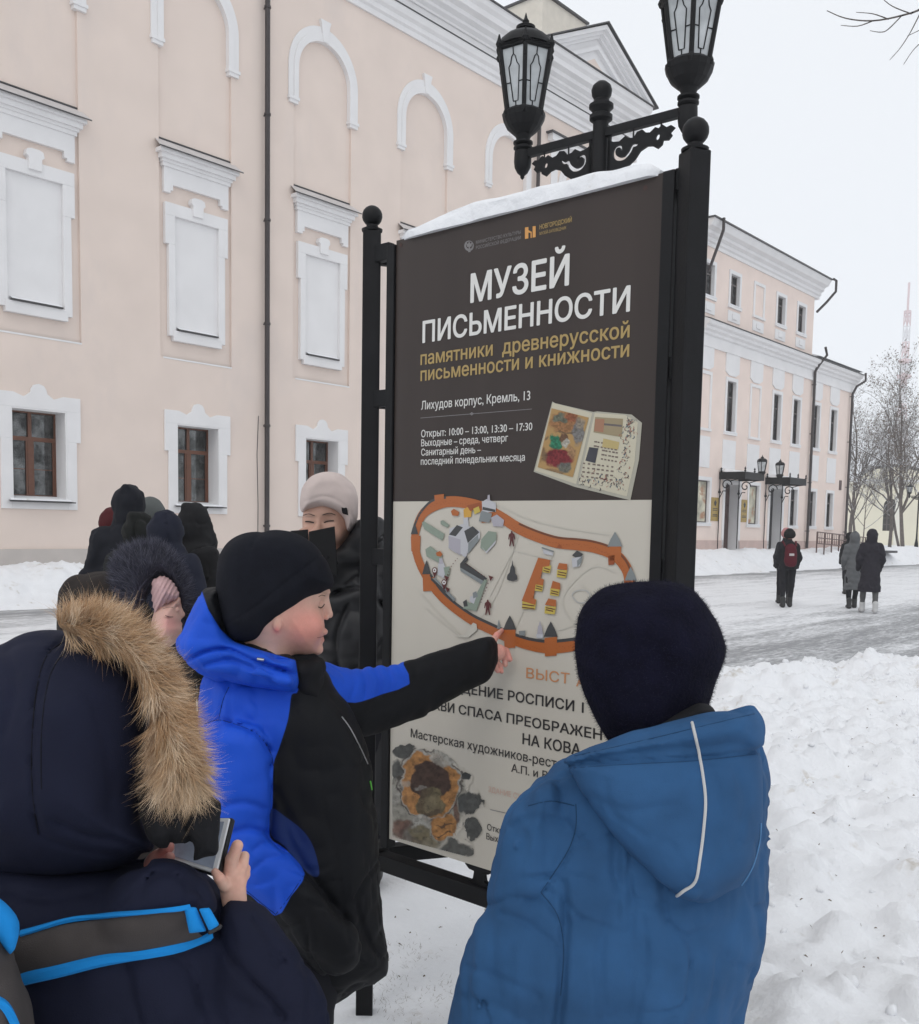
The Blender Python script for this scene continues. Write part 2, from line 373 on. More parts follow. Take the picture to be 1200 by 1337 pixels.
# ================================================================== ground, road, snow
def sstep(a, b, x): t = np.clip((x-a)/(b-a), 0, 1); return t*t*(3-2*t)
def ground_h(s, n):
    X = wv[0]*s+nv[0]*n; Y = wv[1]*s+nv[1]*n; P = np.stack([X, Y, 0*X], -1)
    n0 = 4.5-.36*np.clip(s-9.3, 0, 7)
    # ploughed snow heap to the right of the sign
    m = sstep(-.15, .45, X-.24*Y)*sstep(1.6, 3.0, Y)*sstep(n0+.6, n0-.3, n+.35*vnoise(P*1.3))
    edge = np.exp(-((n-n0+.5)/.7)**2)*sstep(1.0, 2.0, X)
    lump = .065*fbm(P*1.5, 2)+.030*ridge(P*3.2+5, 2)+.05*np.maximum(vnoise(P*7.5+1), -.25)+.022*np.maximum(vnoise(P*17), -.3)+.008*fbm(P*24, 2)
    chunks = .055*np.maximum(vnoise(P*5+3), .1)**1.2+.055*np.maximum(vnoise(P*11+8)-.05, 0)+.03*np.maximum(vnoise(P*22+4)-.1, 0)
    h = m*(.11+lump+chunks)+edge*m*.07*np.maximum(vnoise(P*1.7+2), -.2)
    h = h+.006*fbm(P*5, 3)+.008*vnoise(P*1.5)+.015
    h = h+.03*sstep(n0+.1, n0-.4, n); h = h-.12*sstep(n0-.2, n0+.6, n+.3*vnoise(P*1.1)+.12*vnoise(P*5))
    # bank and lawn before the houses
    up = sstep(16.6, 18.4, n+.35*vnoise(P*.8)); rise = .62+.18*sstep(15, 40, s)
    h = h+up*(.10+rise+.06*fbm(P*1.3, 3)+.03*ridge(P*4, 2)*sstep(30, 22, s)+.0)
    heap = np.exp(-((n-17.9)/.8)**2)*(.09+.13*vnoise(P*.7)+.06*vnoise(P*2.1)+.04*ridge(P*3.5, 2)); h = h+heap*sstep(17, 17.6, n)
    return h
def axis(*segs):
    out = []
    for a, b, st in segs: out += list(np.arange(a, b-1e-6, st))
    return np.array(out+[segs[-1][1]])
sa = axis((-300, -20, 40), (-20, -2, 1.0), (-2, 1, .12), (1, 13, .036), (13, 60, .22), (60, 130, 5), (130, 900, 110))
na = axis((-60, -4, 7), (-4, .3, .25), (.3, 5.3, .036), (5.3, 16.4, 1.11), (16.4, 19.3, .075), (19.3, 60, 3), (60, 700, 80))
S_, N_ = np.meshgrid(sa, na, indexing='ij'); Z_ = ground_h(S_, N_)
V = np.stack([S_, N_, Z_], -1).reshape(-1, 3); i, j = np.meshgrid(np.arange(len(sa)-1), np.arange(len(na)-1), indexing='ij')
q = (i*len(na)+j).ravel(); Q = np.stack([q, q+len(na), q+len(na)+1, q+1], 1)
snow = mat('snow', (.80, .81, .83), .75, bump=.55, bscale=38, bdist=.012, var=.035, vscale=5, dirt=((.46, .41, .34), 3.4, .60, .14), spec=.3)
g = link('ground', mesh_np('ground', V, Q), snow); g.rotation_euler = (0, 0, WROT); tag(g, kind='structure')
# road: asphalt under packed, rutted snow
rm = mat('packed_snow_road', (.76, .77, .79), .6, bump=.7, bscale=9, bdist=.02, var=.05, vscale=2, stretch=(.5, 1.6, 1)); t = rm.node_tree; l = t.links.new
b = t.nodes['Principled BSDF']; src = b.inputs['Base Color'].links[0].from_socket
tc = [n for n in t.nodes if n.type == 'TEX_COORD'][0]; sep = N(t, 'ShaderNodeSeparateXYZ'); l(tc.outputs['Object'], sep.inputs[0])
mp = N(t, 'ShaderNodeMapping'); mp.inputs['Scale'].default_value = (.22, 1.5, 1); l(tc.outputs['Object'], mp.inputs[0])
n1 = N(t, 'ShaderNodeTexNoise'); n1.inputs['Scale'].default_value = 1.3; n1.inputs['Detail'].default_value = 10; n1.inputs['Roughness'].default_value = .7; l(mp.outputs[0], n1.inputs[0])
mp3 = N(t, 'ShaderNodeMapping'); mp3.inputs['Scale'].default_value = (2.0, 7, 1); l(tc.outputs['Object'], mp3.inputs[0])
n3 = N(t, 'ShaderNodeTexNoise'); n3.inputs['Scale'].default_value = 2.2; n3.inputs['Detail'].default_value = 8; n3.inputs['Roughness'].default_value = .75; l(mp3.outputs[0], n3.inputs[0])
rp = N(t, 'ShaderNodeValToRGB'); rp.color_ramp.interpolation = 'B_SPLINE'; e = rp.color_ramp.elements
mrn = N(t, 'ShaderNodeMapRange'); mrn.inputs[1].default_value = 3.5; mrn.inputs[2].default_value = 17.5; l(sep.outputs['Y'], mrn.inputs[0]); l(mrn.outputs[0], rp.inputs[0])
e[0].position = 0; e[0].color = (.52,)*3+(1,); e[1].position = 1; e[1].color = (.62,)*3+(1,)
for p_, v_ in ((.07, .52), (.12, .56), (.19, .50), (.30, .24), (.55, .22), (.72, .27), (.86, .45), (.93, .62)): k = e.new(p_); k.color = (v_, v_, v_, 1)
ad = N(t, 'ShaderNodeMath', operation='ADD'); l(n1.outputs[0], ad.inputs[0]); l(rp.outputs[0], ad.inputs[1])
ad2 = N(t, 'ShaderNodeMath', operation='ADD'); l(ad.outputs[0], ad2.inputs[0]); l(n3.outputs[0], ad2.inputs[1])
mr = N(t, 'ShaderNodeMapRange'); mr.inputs[1].default_value = 1.27; mr.inputs[2].default_value = 1.60; l(ad2.outputs[0], mr.inputs[0])
mx = N(t, 'ShaderNodeMix', data_type='RGBA'); l(mr.outputs[0], mx.inputs[0]); l(src, mx.inputs[6]); mx.inputs[7].default_value = (.235, .24, .25, 1); l(mx.outputs[2], b.inputs['Base Color'])
sr = axis((-60, -4, 8), (-4, 0, .5), (0, 30, .12), (30, 80, .8), (80, 300, 20)); nr = axis((3.6, 9, .09), (9, 17.9, .2))
S_, N_ = np.meshgrid(sr, nr, indexing='ij'); n0_ = 4.1-.36*np.clip(S_-9.3, 0, 7); N_ = np.where(N_ < 7, n0_+(N_-3.6)*(7-n0_)/3.4, N_); P = np.stack([S_*.6, N_*2.2, 0*S_], -1)
Z_ = .004+.012*fbm(P, 3)*sstep(9, 5, N_)+.008*fbm(P*.7, 2)
Z_ = Z_+.01*fbm(np.stack([S_*3, N_*6, 0*S_], -1), 2)*sstep(11, 5, N_)
V = np.stack([S_, N_, Z_], -1).reshape(-1, 3); i, j = np.meshgrid(np.arange(len(sr)-1), np.arange(len(nr)-1), indexing='ij')
q = (i*len(nr)+j).ravel(); Q = np.stack([q, q+len(nr), q+len(nr)+1, q+1], 1)
o = link('road', mesh_np('road', V, Q), rm); o.rotation_euler = (0, 0, WROT); tag(o, kind='structure')
# loose snow lumps on the heap, straws and crumbs of soil
def ico(r, sub=1):
    bm = bmesh.new(); bmesh.ops.create_icosphere(bm, subdivisions=sub, radius=r); V = np.array([v.co[:] for v in bm.verts]); F = [tuple(v.index for v in f.verts) for f in bm.faces]; bm.free(); return V, np.array(F)
IV, IF = ico(1, 2)
rng = np.random.default_rng(3); Vs = []; Fs = []; nb = 0
for k in range(1700):
    n = rng.uniform(.6, 4.7); s = rng.uniform(1.6, 12.5); X = wv[0]*s+nv[0]*n; Y = wv[1]*s+nv[1]*n
    if X-.24*Y < .1+rng.uniform(-.1, .2) or Y < 2.6: continue
    r = min(.006/rng.random()**.55, .026); z = float(ground_h(np.array([s]), np.array([n]))[0])
    v = IV*(1+.22*vnoise(IV*1.7+k)[:, None])*r*rng.uniform(.6, 1.2, 3); v[:, 0] += s; v[:, 1] += n; v[:, 2] += z+r*.1
    Vs.append(v); Fs.append(IF+nb); nb += len(v)
sl2 = mat('snow_lump', (.80, .81, .83), .8, bump=.4, bscale=70, var=.05, vscale=9)
o = link('snow_lumps', mesh_np('snow_lumps', np.concatenate(Vs), np.concatenate(Fs)), sl2); o.rotation_euler = (0, 0, WROT); tag(o, kind='stuff')
mb = MB()
for k in range(110):
    if k < 25: p = pt(rng.uniform(470, 650), rng.uniform(1150, 1337), 3.2); v = p-CAM; v = v*(-EYE/v[2]); X, Y = v[0], v[1]
    else:
        a = ray(rng.uniform(960, 1200), rng.uniform(890, 1337)); v = a*(-EYE/a[2]); X, Y = v[0], v[1]
    P_ = np.array([X, Y, 0]); s = P_ @ wv; n = P_ @ nv; z = float(ground_h(np.array([s]), np.array([n]))[0])
    q_ = rng.uniform(0, 6.3); ln = rng.uniform(.003, .011); w_ = rng.uniform(.0006, .0016); dx, dy = math.cos(q_), math.sin(q_)
    mb.add([(X-dx*ln-dy*w_, Y-dy*ln+dx*w_, z+.006), (X-dx*ln+dy*w_, Y-dy*ln-dx*w_, z+.003), (X+dx*ln, Y+dy*ln, z+rng.uniform(.004, .018)), (X, Y, z+.012)], [(0, 1, 2), (0, 2, 3)])
for k in range(420):
    cx_, cy_ = ((505, 1300), (545, 1262), (520, 1330), (570, 1310), (487, 1262))[k % 5]; a = ray(cx_+rng.normal(0, 16), cy_+rng.normal(0, 14)); v = a*(-EYE/a[2]); X, Y = v[0], v[1]
    q_ = rng.uniform(0, 6.3); ln = rng.uniform(.006, .022); w_ = .0006; dx, dy = math.cos(q_), math.sin(q_); P_ = np.array([X, Y, 0]); z = float(ground_h(np.array([P_ @ wv]), np.array([P_ @ nv]))[0])
    mb.add([(X-dy*w_, Y+dx*w_, z), (X+dy*w_, Y-dx*w_, z), (X+dx*ln, Y+dy*ln, z+rng.uniform(.004, .014))], [(0, 1, 2)])
tag(mb.build('straw_litter', mat('straw', (.16, .12, .08), .9)), kind='stuff')

# ================================================================== the long pink house
def wall_boxes(mb, x0, x1, z0, z1, holes, y0, y1):
    xs = sorted({x0, x1, *[h[0] for h in holes], *[h[1] for h in holes]}); xs = [x for x in xs if x0 <= x <= x1]
    for a, b in zip(xs, xs[1:]):
        c = (a+b)/2; hz = sorted([(h[2], h[3]) for h in holes if h[0] < c < h[1]]); z = z0
        for (p, q) in hz:
            if p > z: mb.box(a, y0, z, b, y1, p)
            z = max(z, q)
        if z < z1: mb.box(a, y0, z, b, y1, z1)
peach = mat('peach_plaster', (.75, .638, .568), .9, bump=.25, bscale=55, var=.035, vscale=1.1, dirt=((.66, .575, .53), .45, .52, .25, (1, 1, .5)), bdist=.006)
pink = mat('pink_plaster', (.81, .68, .61), .9, bump=.2, bscale=40, var=.04, vscale=1.2)
white = mat('white_stucco', (.775, .765, .765), .85, bump=.15, bscale=60, var=.035, vscale=1.5, bdist=.005)
plinth = mat('plinth_plaster', (.50, .46, .43), .9, bump=.3, bscale=30, var=.07, vscale=2)
pinkplinth = mat('pink_plinth', (.55, .42, .38), .9, bump=.3, bscale=30, var=.08, vscale=2)
zinc = mat('zinc_flashing', (.56, .53, .52), .6, metal=.1, var=.06)
darkmetal = mat('dark_flashing', (.045, .043, .045), .5)
pipe_m = mat('brown_pipe', (.032, .024, .024), .45, var=.15, vscale=6)
roofm = mat('roof_snow', (.74, .76, .79), .8, bump=.3, bscale=8)
brown = mat('brown_window_frame', (.135, .048, .022), .45, var=.12, vscale=8)
curtain = mat('curtain_cloth', (.34, .36, .32), .9, var=.3, vscale=6, stretch=(3, 1, .4))
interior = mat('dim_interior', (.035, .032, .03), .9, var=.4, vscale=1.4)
def glass_mat(name, tint=(.5, .53, .52), refl=.16, rough=.03):
    m = bpy.data.materials.new(name); m.use_nodes = True; t = m.node_tree; t.nodes.clear(); o = N(t, 'ShaderNodeOutputMaterial')
    a = N(t, 'ShaderNodeBsdfTransparent'); a.inputs[0].default_value = (*tint, 1); g = N(t, 'ShaderNodeBsdfGlossy'); g.inputs['Roughness'].default_value = rough
    f = N(t, 'ShaderNodeLayerWeight'); f.inputs[0].default_value = .35; m2 = N(t, 'ShaderNodeMath', operation='MULTIPLY_ADD'); m2.inputs[1].default_value = .5; m2.inputs[2].default_value = refl
    nz = N(t, 'ShaderNodeTexNoise'); nz.inputs['Scale'].default_value = 3; nz.inputs['Detail'].default_value = 8; nz.inputs['Roughness'].default_value = .75
    tc = N(t, 'ShaderNodeTexCoord'); t.links.new(tc.outputs['Object'], nz.inputs[0])
    mr = N(t, 'ShaderNodeMapRange'); mr.inputs[1].default_value = .4; mr.inputs[2].default_value = .6; mr.inputs[3].default_value = .15; mr.inputs[4].default_value = .7; t.links.new(nz.outputs[0], mr.inputs[0])  # noise paints patchy reflections into the glossy colour
    t.links.new(mr.outputs[0], g.inputs['Color'])
    t.links.new(f.outputs['Fresnel'], m2.inputs[0]); x = N(t, 'ShaderNodeMixShader'); t.links.new(m2.outputs[0], x.inputs[0]); t.links.new(a.outputs[0], x.inputs[1]); t.links.new(g.outputs[0], x.inputs[2]); t.links.new(x.outputs[0], o.inputs[0])
    return m
glass = glass_mat('window_glass')
H1 = empty('pink_house', tuple(wn(0, WD)), WROT, 'long peach plastered house with white arched niches, tall blind windows and a pediment', 'building')
BC = [12.97+3.63*k for k in range(-4, 5)]; ZS = 12.35
S0, S1 = -3.4, 30.7
mb = MB(); holes = []
for c in BC: holes += [(c-.56, c+.56, 1.97, 3.72), (c-.92, c+.92, 5.12, 13.3)]
wall_boxes(mb, S0, S1, 1.0, 14.6, holes, 0, .4)
for c in BC:
    mb.box(c-.92, .06, 5.12, c+.92, .4, 13.3); n = 20
    for k in range(n):                                       # spandrels over the arches
        a0, a1 = math.pi*k/n, math.pi*(k+1)/n; x0, x1 = c+.92*math.cos(a1), c+.92*math.cos(a0); z0, z1 = ZS+.92*math.sin(a1), ZS+.92*math.sin(a0)
        mb.add([(x0, 0, z0), (x1, 0, z1), (x1, 0, 13.3), (x0, 0, 13.3), (x0, .06, z0), (x1, .06, z1)], [(0, 1, 2, 3), (0, 4, 5, 1)])
mb.box(S0, .401, .2, S1, 12, 14.6) if False else None
wall_boxes(mb, S0, S1, 1.0, 14.6, [(c-.56, c+.56, 1.97, 3.72) for c in BC], .4, .75)
mb.box(S0, .75, .2, S0+.3, 12, 14.6); mb.box(S1-.3, .75, .2, S1, 12, 14.6); mb.box(S0+.3, 11.7, .2, S1-.3, 12, 14.6)
mb.build('wall', peach, H1)
MB().box(S0, -.05, .2, S1, .75, 1.0).build('plinth', plinth, H1)
for c in BC:
    mo = MB()
    for (ri, ro, y) in ((.82, .955, -.065), (.955, 1.10, -.04)):
        n = 28; A = [math.pi*k/n for k in range(n+1)]
        pin = [(c+ri*math.cos(a), ZS+ri*1.0*math.sin(a)) for a in A]; po = [(c+ro*math.cos(a), ZS+ro*1.06*math.sin(a)) for a in A]
        for k in range(n):
            Vv = [(p[0], yy, p[1]) for yy in (y, .06) for p in (pin[k], pin[k+1], po[k+1], po[k])]
            mo.add(Vv, [(0, 1, 2, 3), (0, 4, 5, 1), (3, 2, 6, 7)])
        for sg in (-1, 1):
            xa, xb = sorted((c+sg*ri, c+sg*ro)); mo.box(xa, y, 11.62, xb, .06, ZS)
    for sg in (-1, 1):
        xa, xb = sorted((c+sg*.80, c+sg*1.12)); mo.box(xa, -.08, 11.56, xb, .06, 11.63); mo.box(xa+.03, -.06, 11.48, xb-.03, .06, 11.56)
    ar = mo.build('arch_moulding', white, H1)
    MB().poly([(c-.08, 13.18), (c+.08, 13.18), (c+.13, 13.56), (c+.17, 13.68), (c-.17, 13.68), (c-.13, 13.56)], -.085, .02).build('keystone', white, ar, bevel=.01)
for i, c in enumerate(BC):
    # blind window in the arched bay
    out = [(c-.80, 8.36), (c+.80, 8.36), (c+.80, 7.5), (c+.72, 7.5), (c+.72, 5.58), (c+.62, 5.58), (c+.62, 5.5), (c-.62, 5.5), (c-.62, 5.58), (c-.72, 5.58), (c-.72, 7.5), (c-.80, 7.5)]
    s_ = MB(); s_.poly([(c-.80, 8.36), (c+.80, 8.36), (c+.80, 8.1), (c-.80, 8.1)], -.04, .06)
    for sg in (-1, 1):
        a, b = sorted((c+sg*.56, c+sg*.80)); s_.box(a, -.04, 7.5, b, .06, 8.1); a, b = sorted((c+sg*.56, c+sg*.72)); s_.box(a, -.04, 5.58, b, .06, 7.5)
    s_.box(c-.62, -.06, 5.48, c+.62, .06, 5.7)
    bw = s_.build('blind_window', white, H1, bevel=.008)
    MB().box(c-.559, .035, 5.7, c+.559, .058, 8.099).build('niche_panel', white, bw)
    MB().poly([(c-.13, 8.2), (c+.13, 8.2), (c+.13, 8.42), (c+.18, 8.46), (c+.16, 8.56), (c+.08, 8.59), (c-.08, 8.59), (c-.16, 8.56), (c-.18, 8.46), (c-.13, 8.42)], -.085, .059).build('keystone', white, bw, bevel=.01)
    h = MB(); h.poly([(c-.82, 9.08), (c+.82, 9.08), (c+.82, 8.56), (c+.66, 8.56), (c+.66, 8.62), (c+.60, 8.62), (c+.60, 8.74), (c-.60, 8.74), (c-.60, 8.62), (c-.66, 8.62), (c-.66, 8.56), (c-.82, 8.56)], -.03, .059)
    for (z0, z1, y) in ((9.08, 9.16, .06), (9.16, 9.22, .09), (9.22, 9.32, .14), (9.32, 9.40, .20)): h.box(c-.80-y, -y, z0, c+.80+y, .059, z1)
    h.build('hood_moulding', white, bw)
    MB().add([(c-1.06, -.25, 9.405), (c+1.06, -.25, 9.405), (c+1.0, .055, 9.64), (c-1.0, .055, 9.64)], [(0, 1, 2, 3)]).box(c-1.06, -.262, 9.385, c+1.06, -.25, 9.415).build('flashing', zinc, bw)
    MB().box(c-1.06, -.268, 9.378, c+1.06, -.262, 9.40).box(c-1.0, .03, 9.64, c+1.0, .059, 9.665).build('drip_edge', darkmetal, bw)
    MB().box(c-.50, -.10, 5.70, c+.50, .03, 5.73).build('sill_flashing', darkmetal, bw)
    MB().add([(c-.50, -.09, 5.735), (c+.50, -.09, 5.735), (c+.50, .034, 5.79), (c-.50, .034, 5.79)], [(0, 1, 2, 3)]).build('sill_snow', snow, bw)
    MB().box(c-.85, -.01, 5.085, c+.92, .06, 5.12).build('ledge', white, bw)
    # real window below
    w = MB(); kb = [(c-.17, 4.02), (c-.15, 4.10), (c-.10, 4.17), (c, 4.20), (c+.10, 4.17), (c+.15, 4.10), (c+.17, 4.02)]
    w.poly([(c-.85, 3.72), (c-.85, 4.0), (c-.5, 4.0)]+[(c-.30, 3.93)]+kb+[(c+.30, 3.93), (c+.5, 4.0), (c+.85, 4.0), (c+.85, 3.72)], -.05, 0)
    for sg in (-1, 1):
        a, b = sorted((c+sg*.56, c+sg*.85)); w.box(a, -.05, 3.12, b, 0, 3.72); a, b = sorted((c+sg*.56, c+sg*.76)); w.box(a, -.05, 1.78, b, 0, 3.12)
        a, b = sorted((c+sg*.53, c+sg*.56)); w.box(a, -.045, 1.97, b, .36, 3.72)
    w.box(c-.56, -.05, 1.78, c+.56, 0, 1.93); w.box(c-.53, -.045, 3.69, c+.53, .36, 3.72)
    sw = w.build('window_surround', white, H1, bevel=.006)
    MB().add([(c-.66, -.16, 1.93), (c+.66, -.16, 1.93), (c+.56, .36, 2.0), (c-.56, .36, 2.0)], [(0, 1, 2, 3)]).box(c-.66, -.17, 1.91, c+.66, -.15, 1.935).build('sill', darkmetal, sw)
    sb = MB(); sb.add([(c-.62, -.12, 1.945), (c+.62, -.12, 1.945), (c+.55, .34, 2.0), (c-.55, .34, 2.0), (c-.60, -.08, 1.975), (c+.60, -.08, 1.975), (c+.53, .33, 2.04), (c-.53, .33, 2.04)], [(0, 1, 5, 4), (4, 5, 6, 7), (0, 4, 7, 3), (1, 2, 6, 5)]); sb.build('sill_snow', snow, sw)
    f = MB(); y0, y1 = .36, .42; x0, x1 = c-.56, c+.56; zt = 3.12
    for bx in ((x0, 2.0, x0+.06, 3.72), (x1-.06, 2.0, x1, 3.72), (x0+.06, 3.66, x1-.06, 3.72), (x0+.06, 2.0, x1-.06, 2.06), (x0+.06, zt, x1-.06, zt+.08), (c-.045, 2.06, c+.045, zt), (c-.035, zt+.08, c+.035, 3.66)): f.box(bx[0], y0, bx[1], bx[2], y1, bx[3])
    f.box(x0+.1, .395, 2.56, c-.08, .405, 2.575).box(c+.08, .395, 2.56, x1-.1, .405, 2.575)
    for a, b in ((x0+.06, c-.045), (c+.045, x1-.06)):
        f.box(a, .37, 2.06, a+.035, .415, zt).box(b-.035, .37, 2.06, b, .415, zt)
    fr = f.build('window', brown, H1)
    for (a, b) in ((x0+.06, c-.03), (c+.03, x1-.06)):
        for (z0, z1) in ((2.06, zt), (zt+.08, 3.66)): MB().box(a, .398, z0, b, .402, z1).build('pane', glass, fr)
    cu_ = MB(); n = 40
    for k in range(n):
        xa = x0+(x1-x0)*k/n; xb = x0+(x1-x0)*(k+1)/n; cu_.add([(xa, .52+.02*math.sin(k*1.9), 2.0), (xb, .52+.02*math.sin((k+1)*1.9), 2.0), (xb, .52+.02*math.sin((k+1)*1.9), 3.72), (xa, .52+.02*math.sin(k*1.9), 3.72)], [(0, 1, 2, 3)])
    if i % 2 == 0: cu_.build('curtain', curtain, fr)
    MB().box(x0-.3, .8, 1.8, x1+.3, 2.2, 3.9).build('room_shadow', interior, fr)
# entablature
prof = [(0, 14.45), (-.06, 14.45), (-.06, 14.58), (-.12, 14.62), (-.12, 14.74), (-.20, 14.80), (-.24, 14.90), (-.24, 14.96), (-.04, 15.02), (-.04, 15.30), (-.10, 15.30), (-.10, 15.36), (-.20, 15.42), (-.20, 15.50), (-.34, 15.56), (-.34, 15.68), (-.50, 15.74), (-.50, 15.90), (-.60, 15.98), (-.64, 16.08), (-.64, 16.14), (.3, 16.2), (.3, 14.45)]
MB().extr(prof, S0-.2, S1+.3).build('cornice', white, H1)
MB().box(S0, -.265, 14.962, S1+.05, -.05, 14.985).box(S0-.2, -.70, 16.142, S1+.36, .3, 16.17).build('cornice_flashing', darkmetal, H1)
rf = MB(); rf.add([(S0, -.66, 16.2), (S1+.3, -.66, 16.2), (S1-5, 6, 20.3), (S0, 6, 20.3), (S1+.3, 12.6, 16.2), (S0, 12.6, 16.2)], [(0, 1, 2, 3), (1, 4, 2), (4, 5, 3, 2), (0, 3, 5), (0, 5, 4, 1)]); roof1 = rf.build('roof', roofm, H1)
# pediment
pc, ph, pz, pa = 27.95, 3.15, 16.175, 17.72; pe = MB()
def tri(k, dz=0): return [(pc-ph*k, pz+.10*(1-k)*2+dz*0), (pc+ph*k, pz+.10*(1-k)*2), (pc, pz+.20*(1-k)+(pa-pz)*k)]
steps = [(1.0, .90, -.66), (.90, .82, -.52), (.82, .75, -.40), (.75, .60, -.28), (.60, .50, -.36)]
for (a, b, y) in steps:
    A, B = tri(a), tri(b)
    for k in range(3):
        j = (k+1) % 3; q = [A[k], A[j], B[j], B[k]]; pe.add([(p[0], yy, p[1]) for yy in (y, .0) for p in q], [(0, 1, 2, 3), (0, 4, 5, 1), (2, 6, 7, 3)])
pe.poly(tri(.50), -.22, 0)
pe.poly([(pc-ph, pz), (pc+ph, pz), (pc, pa)], 0, .3)
pd = pe.build('pediment', white, H1)
MB().poly([(p[0], p[1]) for p in [(pc-.75, pz+.22), (pc+.75, pz+.22), (pc, pz+.62)]], -.20, -.221).build('tympanum_panel', peach, pd)
r2 = MB()
for sg in (-1, 1): r2.add([(pc+sg*(ph+.12), -.74, pz-.03), (pc, -.74, pa+.05), (pc, 5, pa+.05), (pc+sg*(ph+.12), 3.2, pz-.03), (pc+sg*(ph+.12), -.74, pz+.01), (pc, -.74, pa+.09), (pc, 5, pa+.09), (pc+sg*(ph+.12), 3.2, pz+.01)], [(0, 1, 2, 3), (4, 5, 6, 7), (0, 1, 5, 4)])
r2.build('pediment_roof', darkmetal, pd)
# hood over the tall bay under the pediment
MB().box(26.0, -.02, 11.0, 26.35, .0-.001, 13.2).box(28.6, -.02, 11.0, 28.95, -.001, 13.2).box(25.95, -.04, 13.2, 29.0, -.001, 13.65).box(25.8, -.2, 13.65, 29.15, -.001, 13.85).build('bay_hood', white, H1)
MB().box(25.7, -.26, 13.85, 29.25, -.001, 13.9).build('hood_flashing', darkmetal, H1)
# chimney block on the roof
(xa, _), (xb, _) = on_wall(708, 20, 21.6), on_wall(765, 35, 21.6); _, zt = on_wall(720, 0, 21.6)
ch = MB().box(xa, 2.6, 16.2, xb, 5.0, zt).build('chimney_block', mat('cream_plaster', (.66, .61, .53), .9, bump=.2, var=.06), roof1)
MB().box(xa-.08, 2.5, zt+.001, xb+.08, 5.1, zt+.07).build('chimney_cap', darkmetal, roof1)
def downspout(c, z0, z1, y, parent, r=.06, elbow=True):
    b = MB(); b.sm = True; b.tube([(c, y, z0), (c, y, z1)], r, 12)
    if elbow: b.tube([(c, y, z1), (c, y-.04, z1+.1), (c, -.5, z1+1.4)], r, 10)
    o = b.build('downspout', pipe_m, parent)
    k = z0+.8
    while k < z1: MB().lathe([(r+.012, 0), (r+.018, .01), (r+.018, .05), (r+.012, .06)], 12, (c, y, k)).box(c-.012, y, k+.015, c+.012, 0, k+.045).build('pipe_clamp', pipe_m, o); k += 2.35
    return o
downspout(14.80, .7, 14.3, -.13, H1); downspout(25.18, .7, 14.3, -.13, H1)
MB().tube([(14.62, -.01, .9), (14.63, -.012, 2.0), (14.6, -.01, 3.2), (14.64, -.012, 4.1)], .008, 5).build('cable', darkmetal, H1)

# ================================================================== the second pink house
H2 = empty('pink_museum_house', tuple(wn(44, WD)), WROT, 'three storey pink house with white trim and two canopied entrances beyond the sign', 'building')
T = lambda x: x-44.0
X0, X1, X2 = T(36.3), T(47.6), T(53.3)
top = [(36.8, 0), (39.1, 0), (41.45, 1), (43.78, 0), (46.1, 0)]; mid = [(36.8, 1), (39.15, 0), (41.5, 1), (43.8, 0), (46.02, 0), (48.45, 0), (50.75, 0)]; low = [(37.0, 2), (41.75, 2), (46.15, 0), (48.45, 0), (50.75, 0)]
holes = [(T(c)-.43, T(c)+.43, 10.95, 12.22) for c, k in top if k == 0]+[(T(c)-.42, T(c)+.42, 5.78, 7.9) for c, k in mid if k == 0]+[(T(c)-(.52 if k else .42), T(c)+(.52 if k else .42), 1.95, 3.7) for c, k in low]
doors = [(T(38.9), T(40.3)), (T(43.45), T(44.85))]; holes += [(a, b, .5, 3.66) for a, b in doors]
mb = MB(); wall_boxes(mb, X0, X1, 1.25, 13.0, [h if h[2] > 1.25 else (h[0], h[1], 1.25, h[3]) for h in holes], 0, .48); wall_boxes(mb, X1, X2, 1.25, 9.3, holes, 0, .48)
mb.box(X0, .48, .3, X0+.3, 12, 13.0); mb.box(X2-.3, .48, .3, X2, 12, 9.3); mb.box(X0+.3, 11.7, .3, X2-.3, 12, 9.3); mb.box(X1-.3, .48, 9.3, X1, 12, 13.0)
mb.build('wall', pink, H2)
mb = MB(); wall_boxes(mb, X0, X2, .2, 1.25, [(a, b, .2, 1.25) for a, b in doors], -.05, .48); mb.build('plinth', pinkplinth, H2)
dframe = mat('dark_window_frame', (.10, .085, .08), .5)
dglass = glass_mat('dark_pane_glass', (.35, .38, .40), .14)
paper = mat('poster_paper', (.50, .48, .38), .8, var=.5, vscale=2.2, dirt=((.42, .24, .15), 1.5, .52, .1))
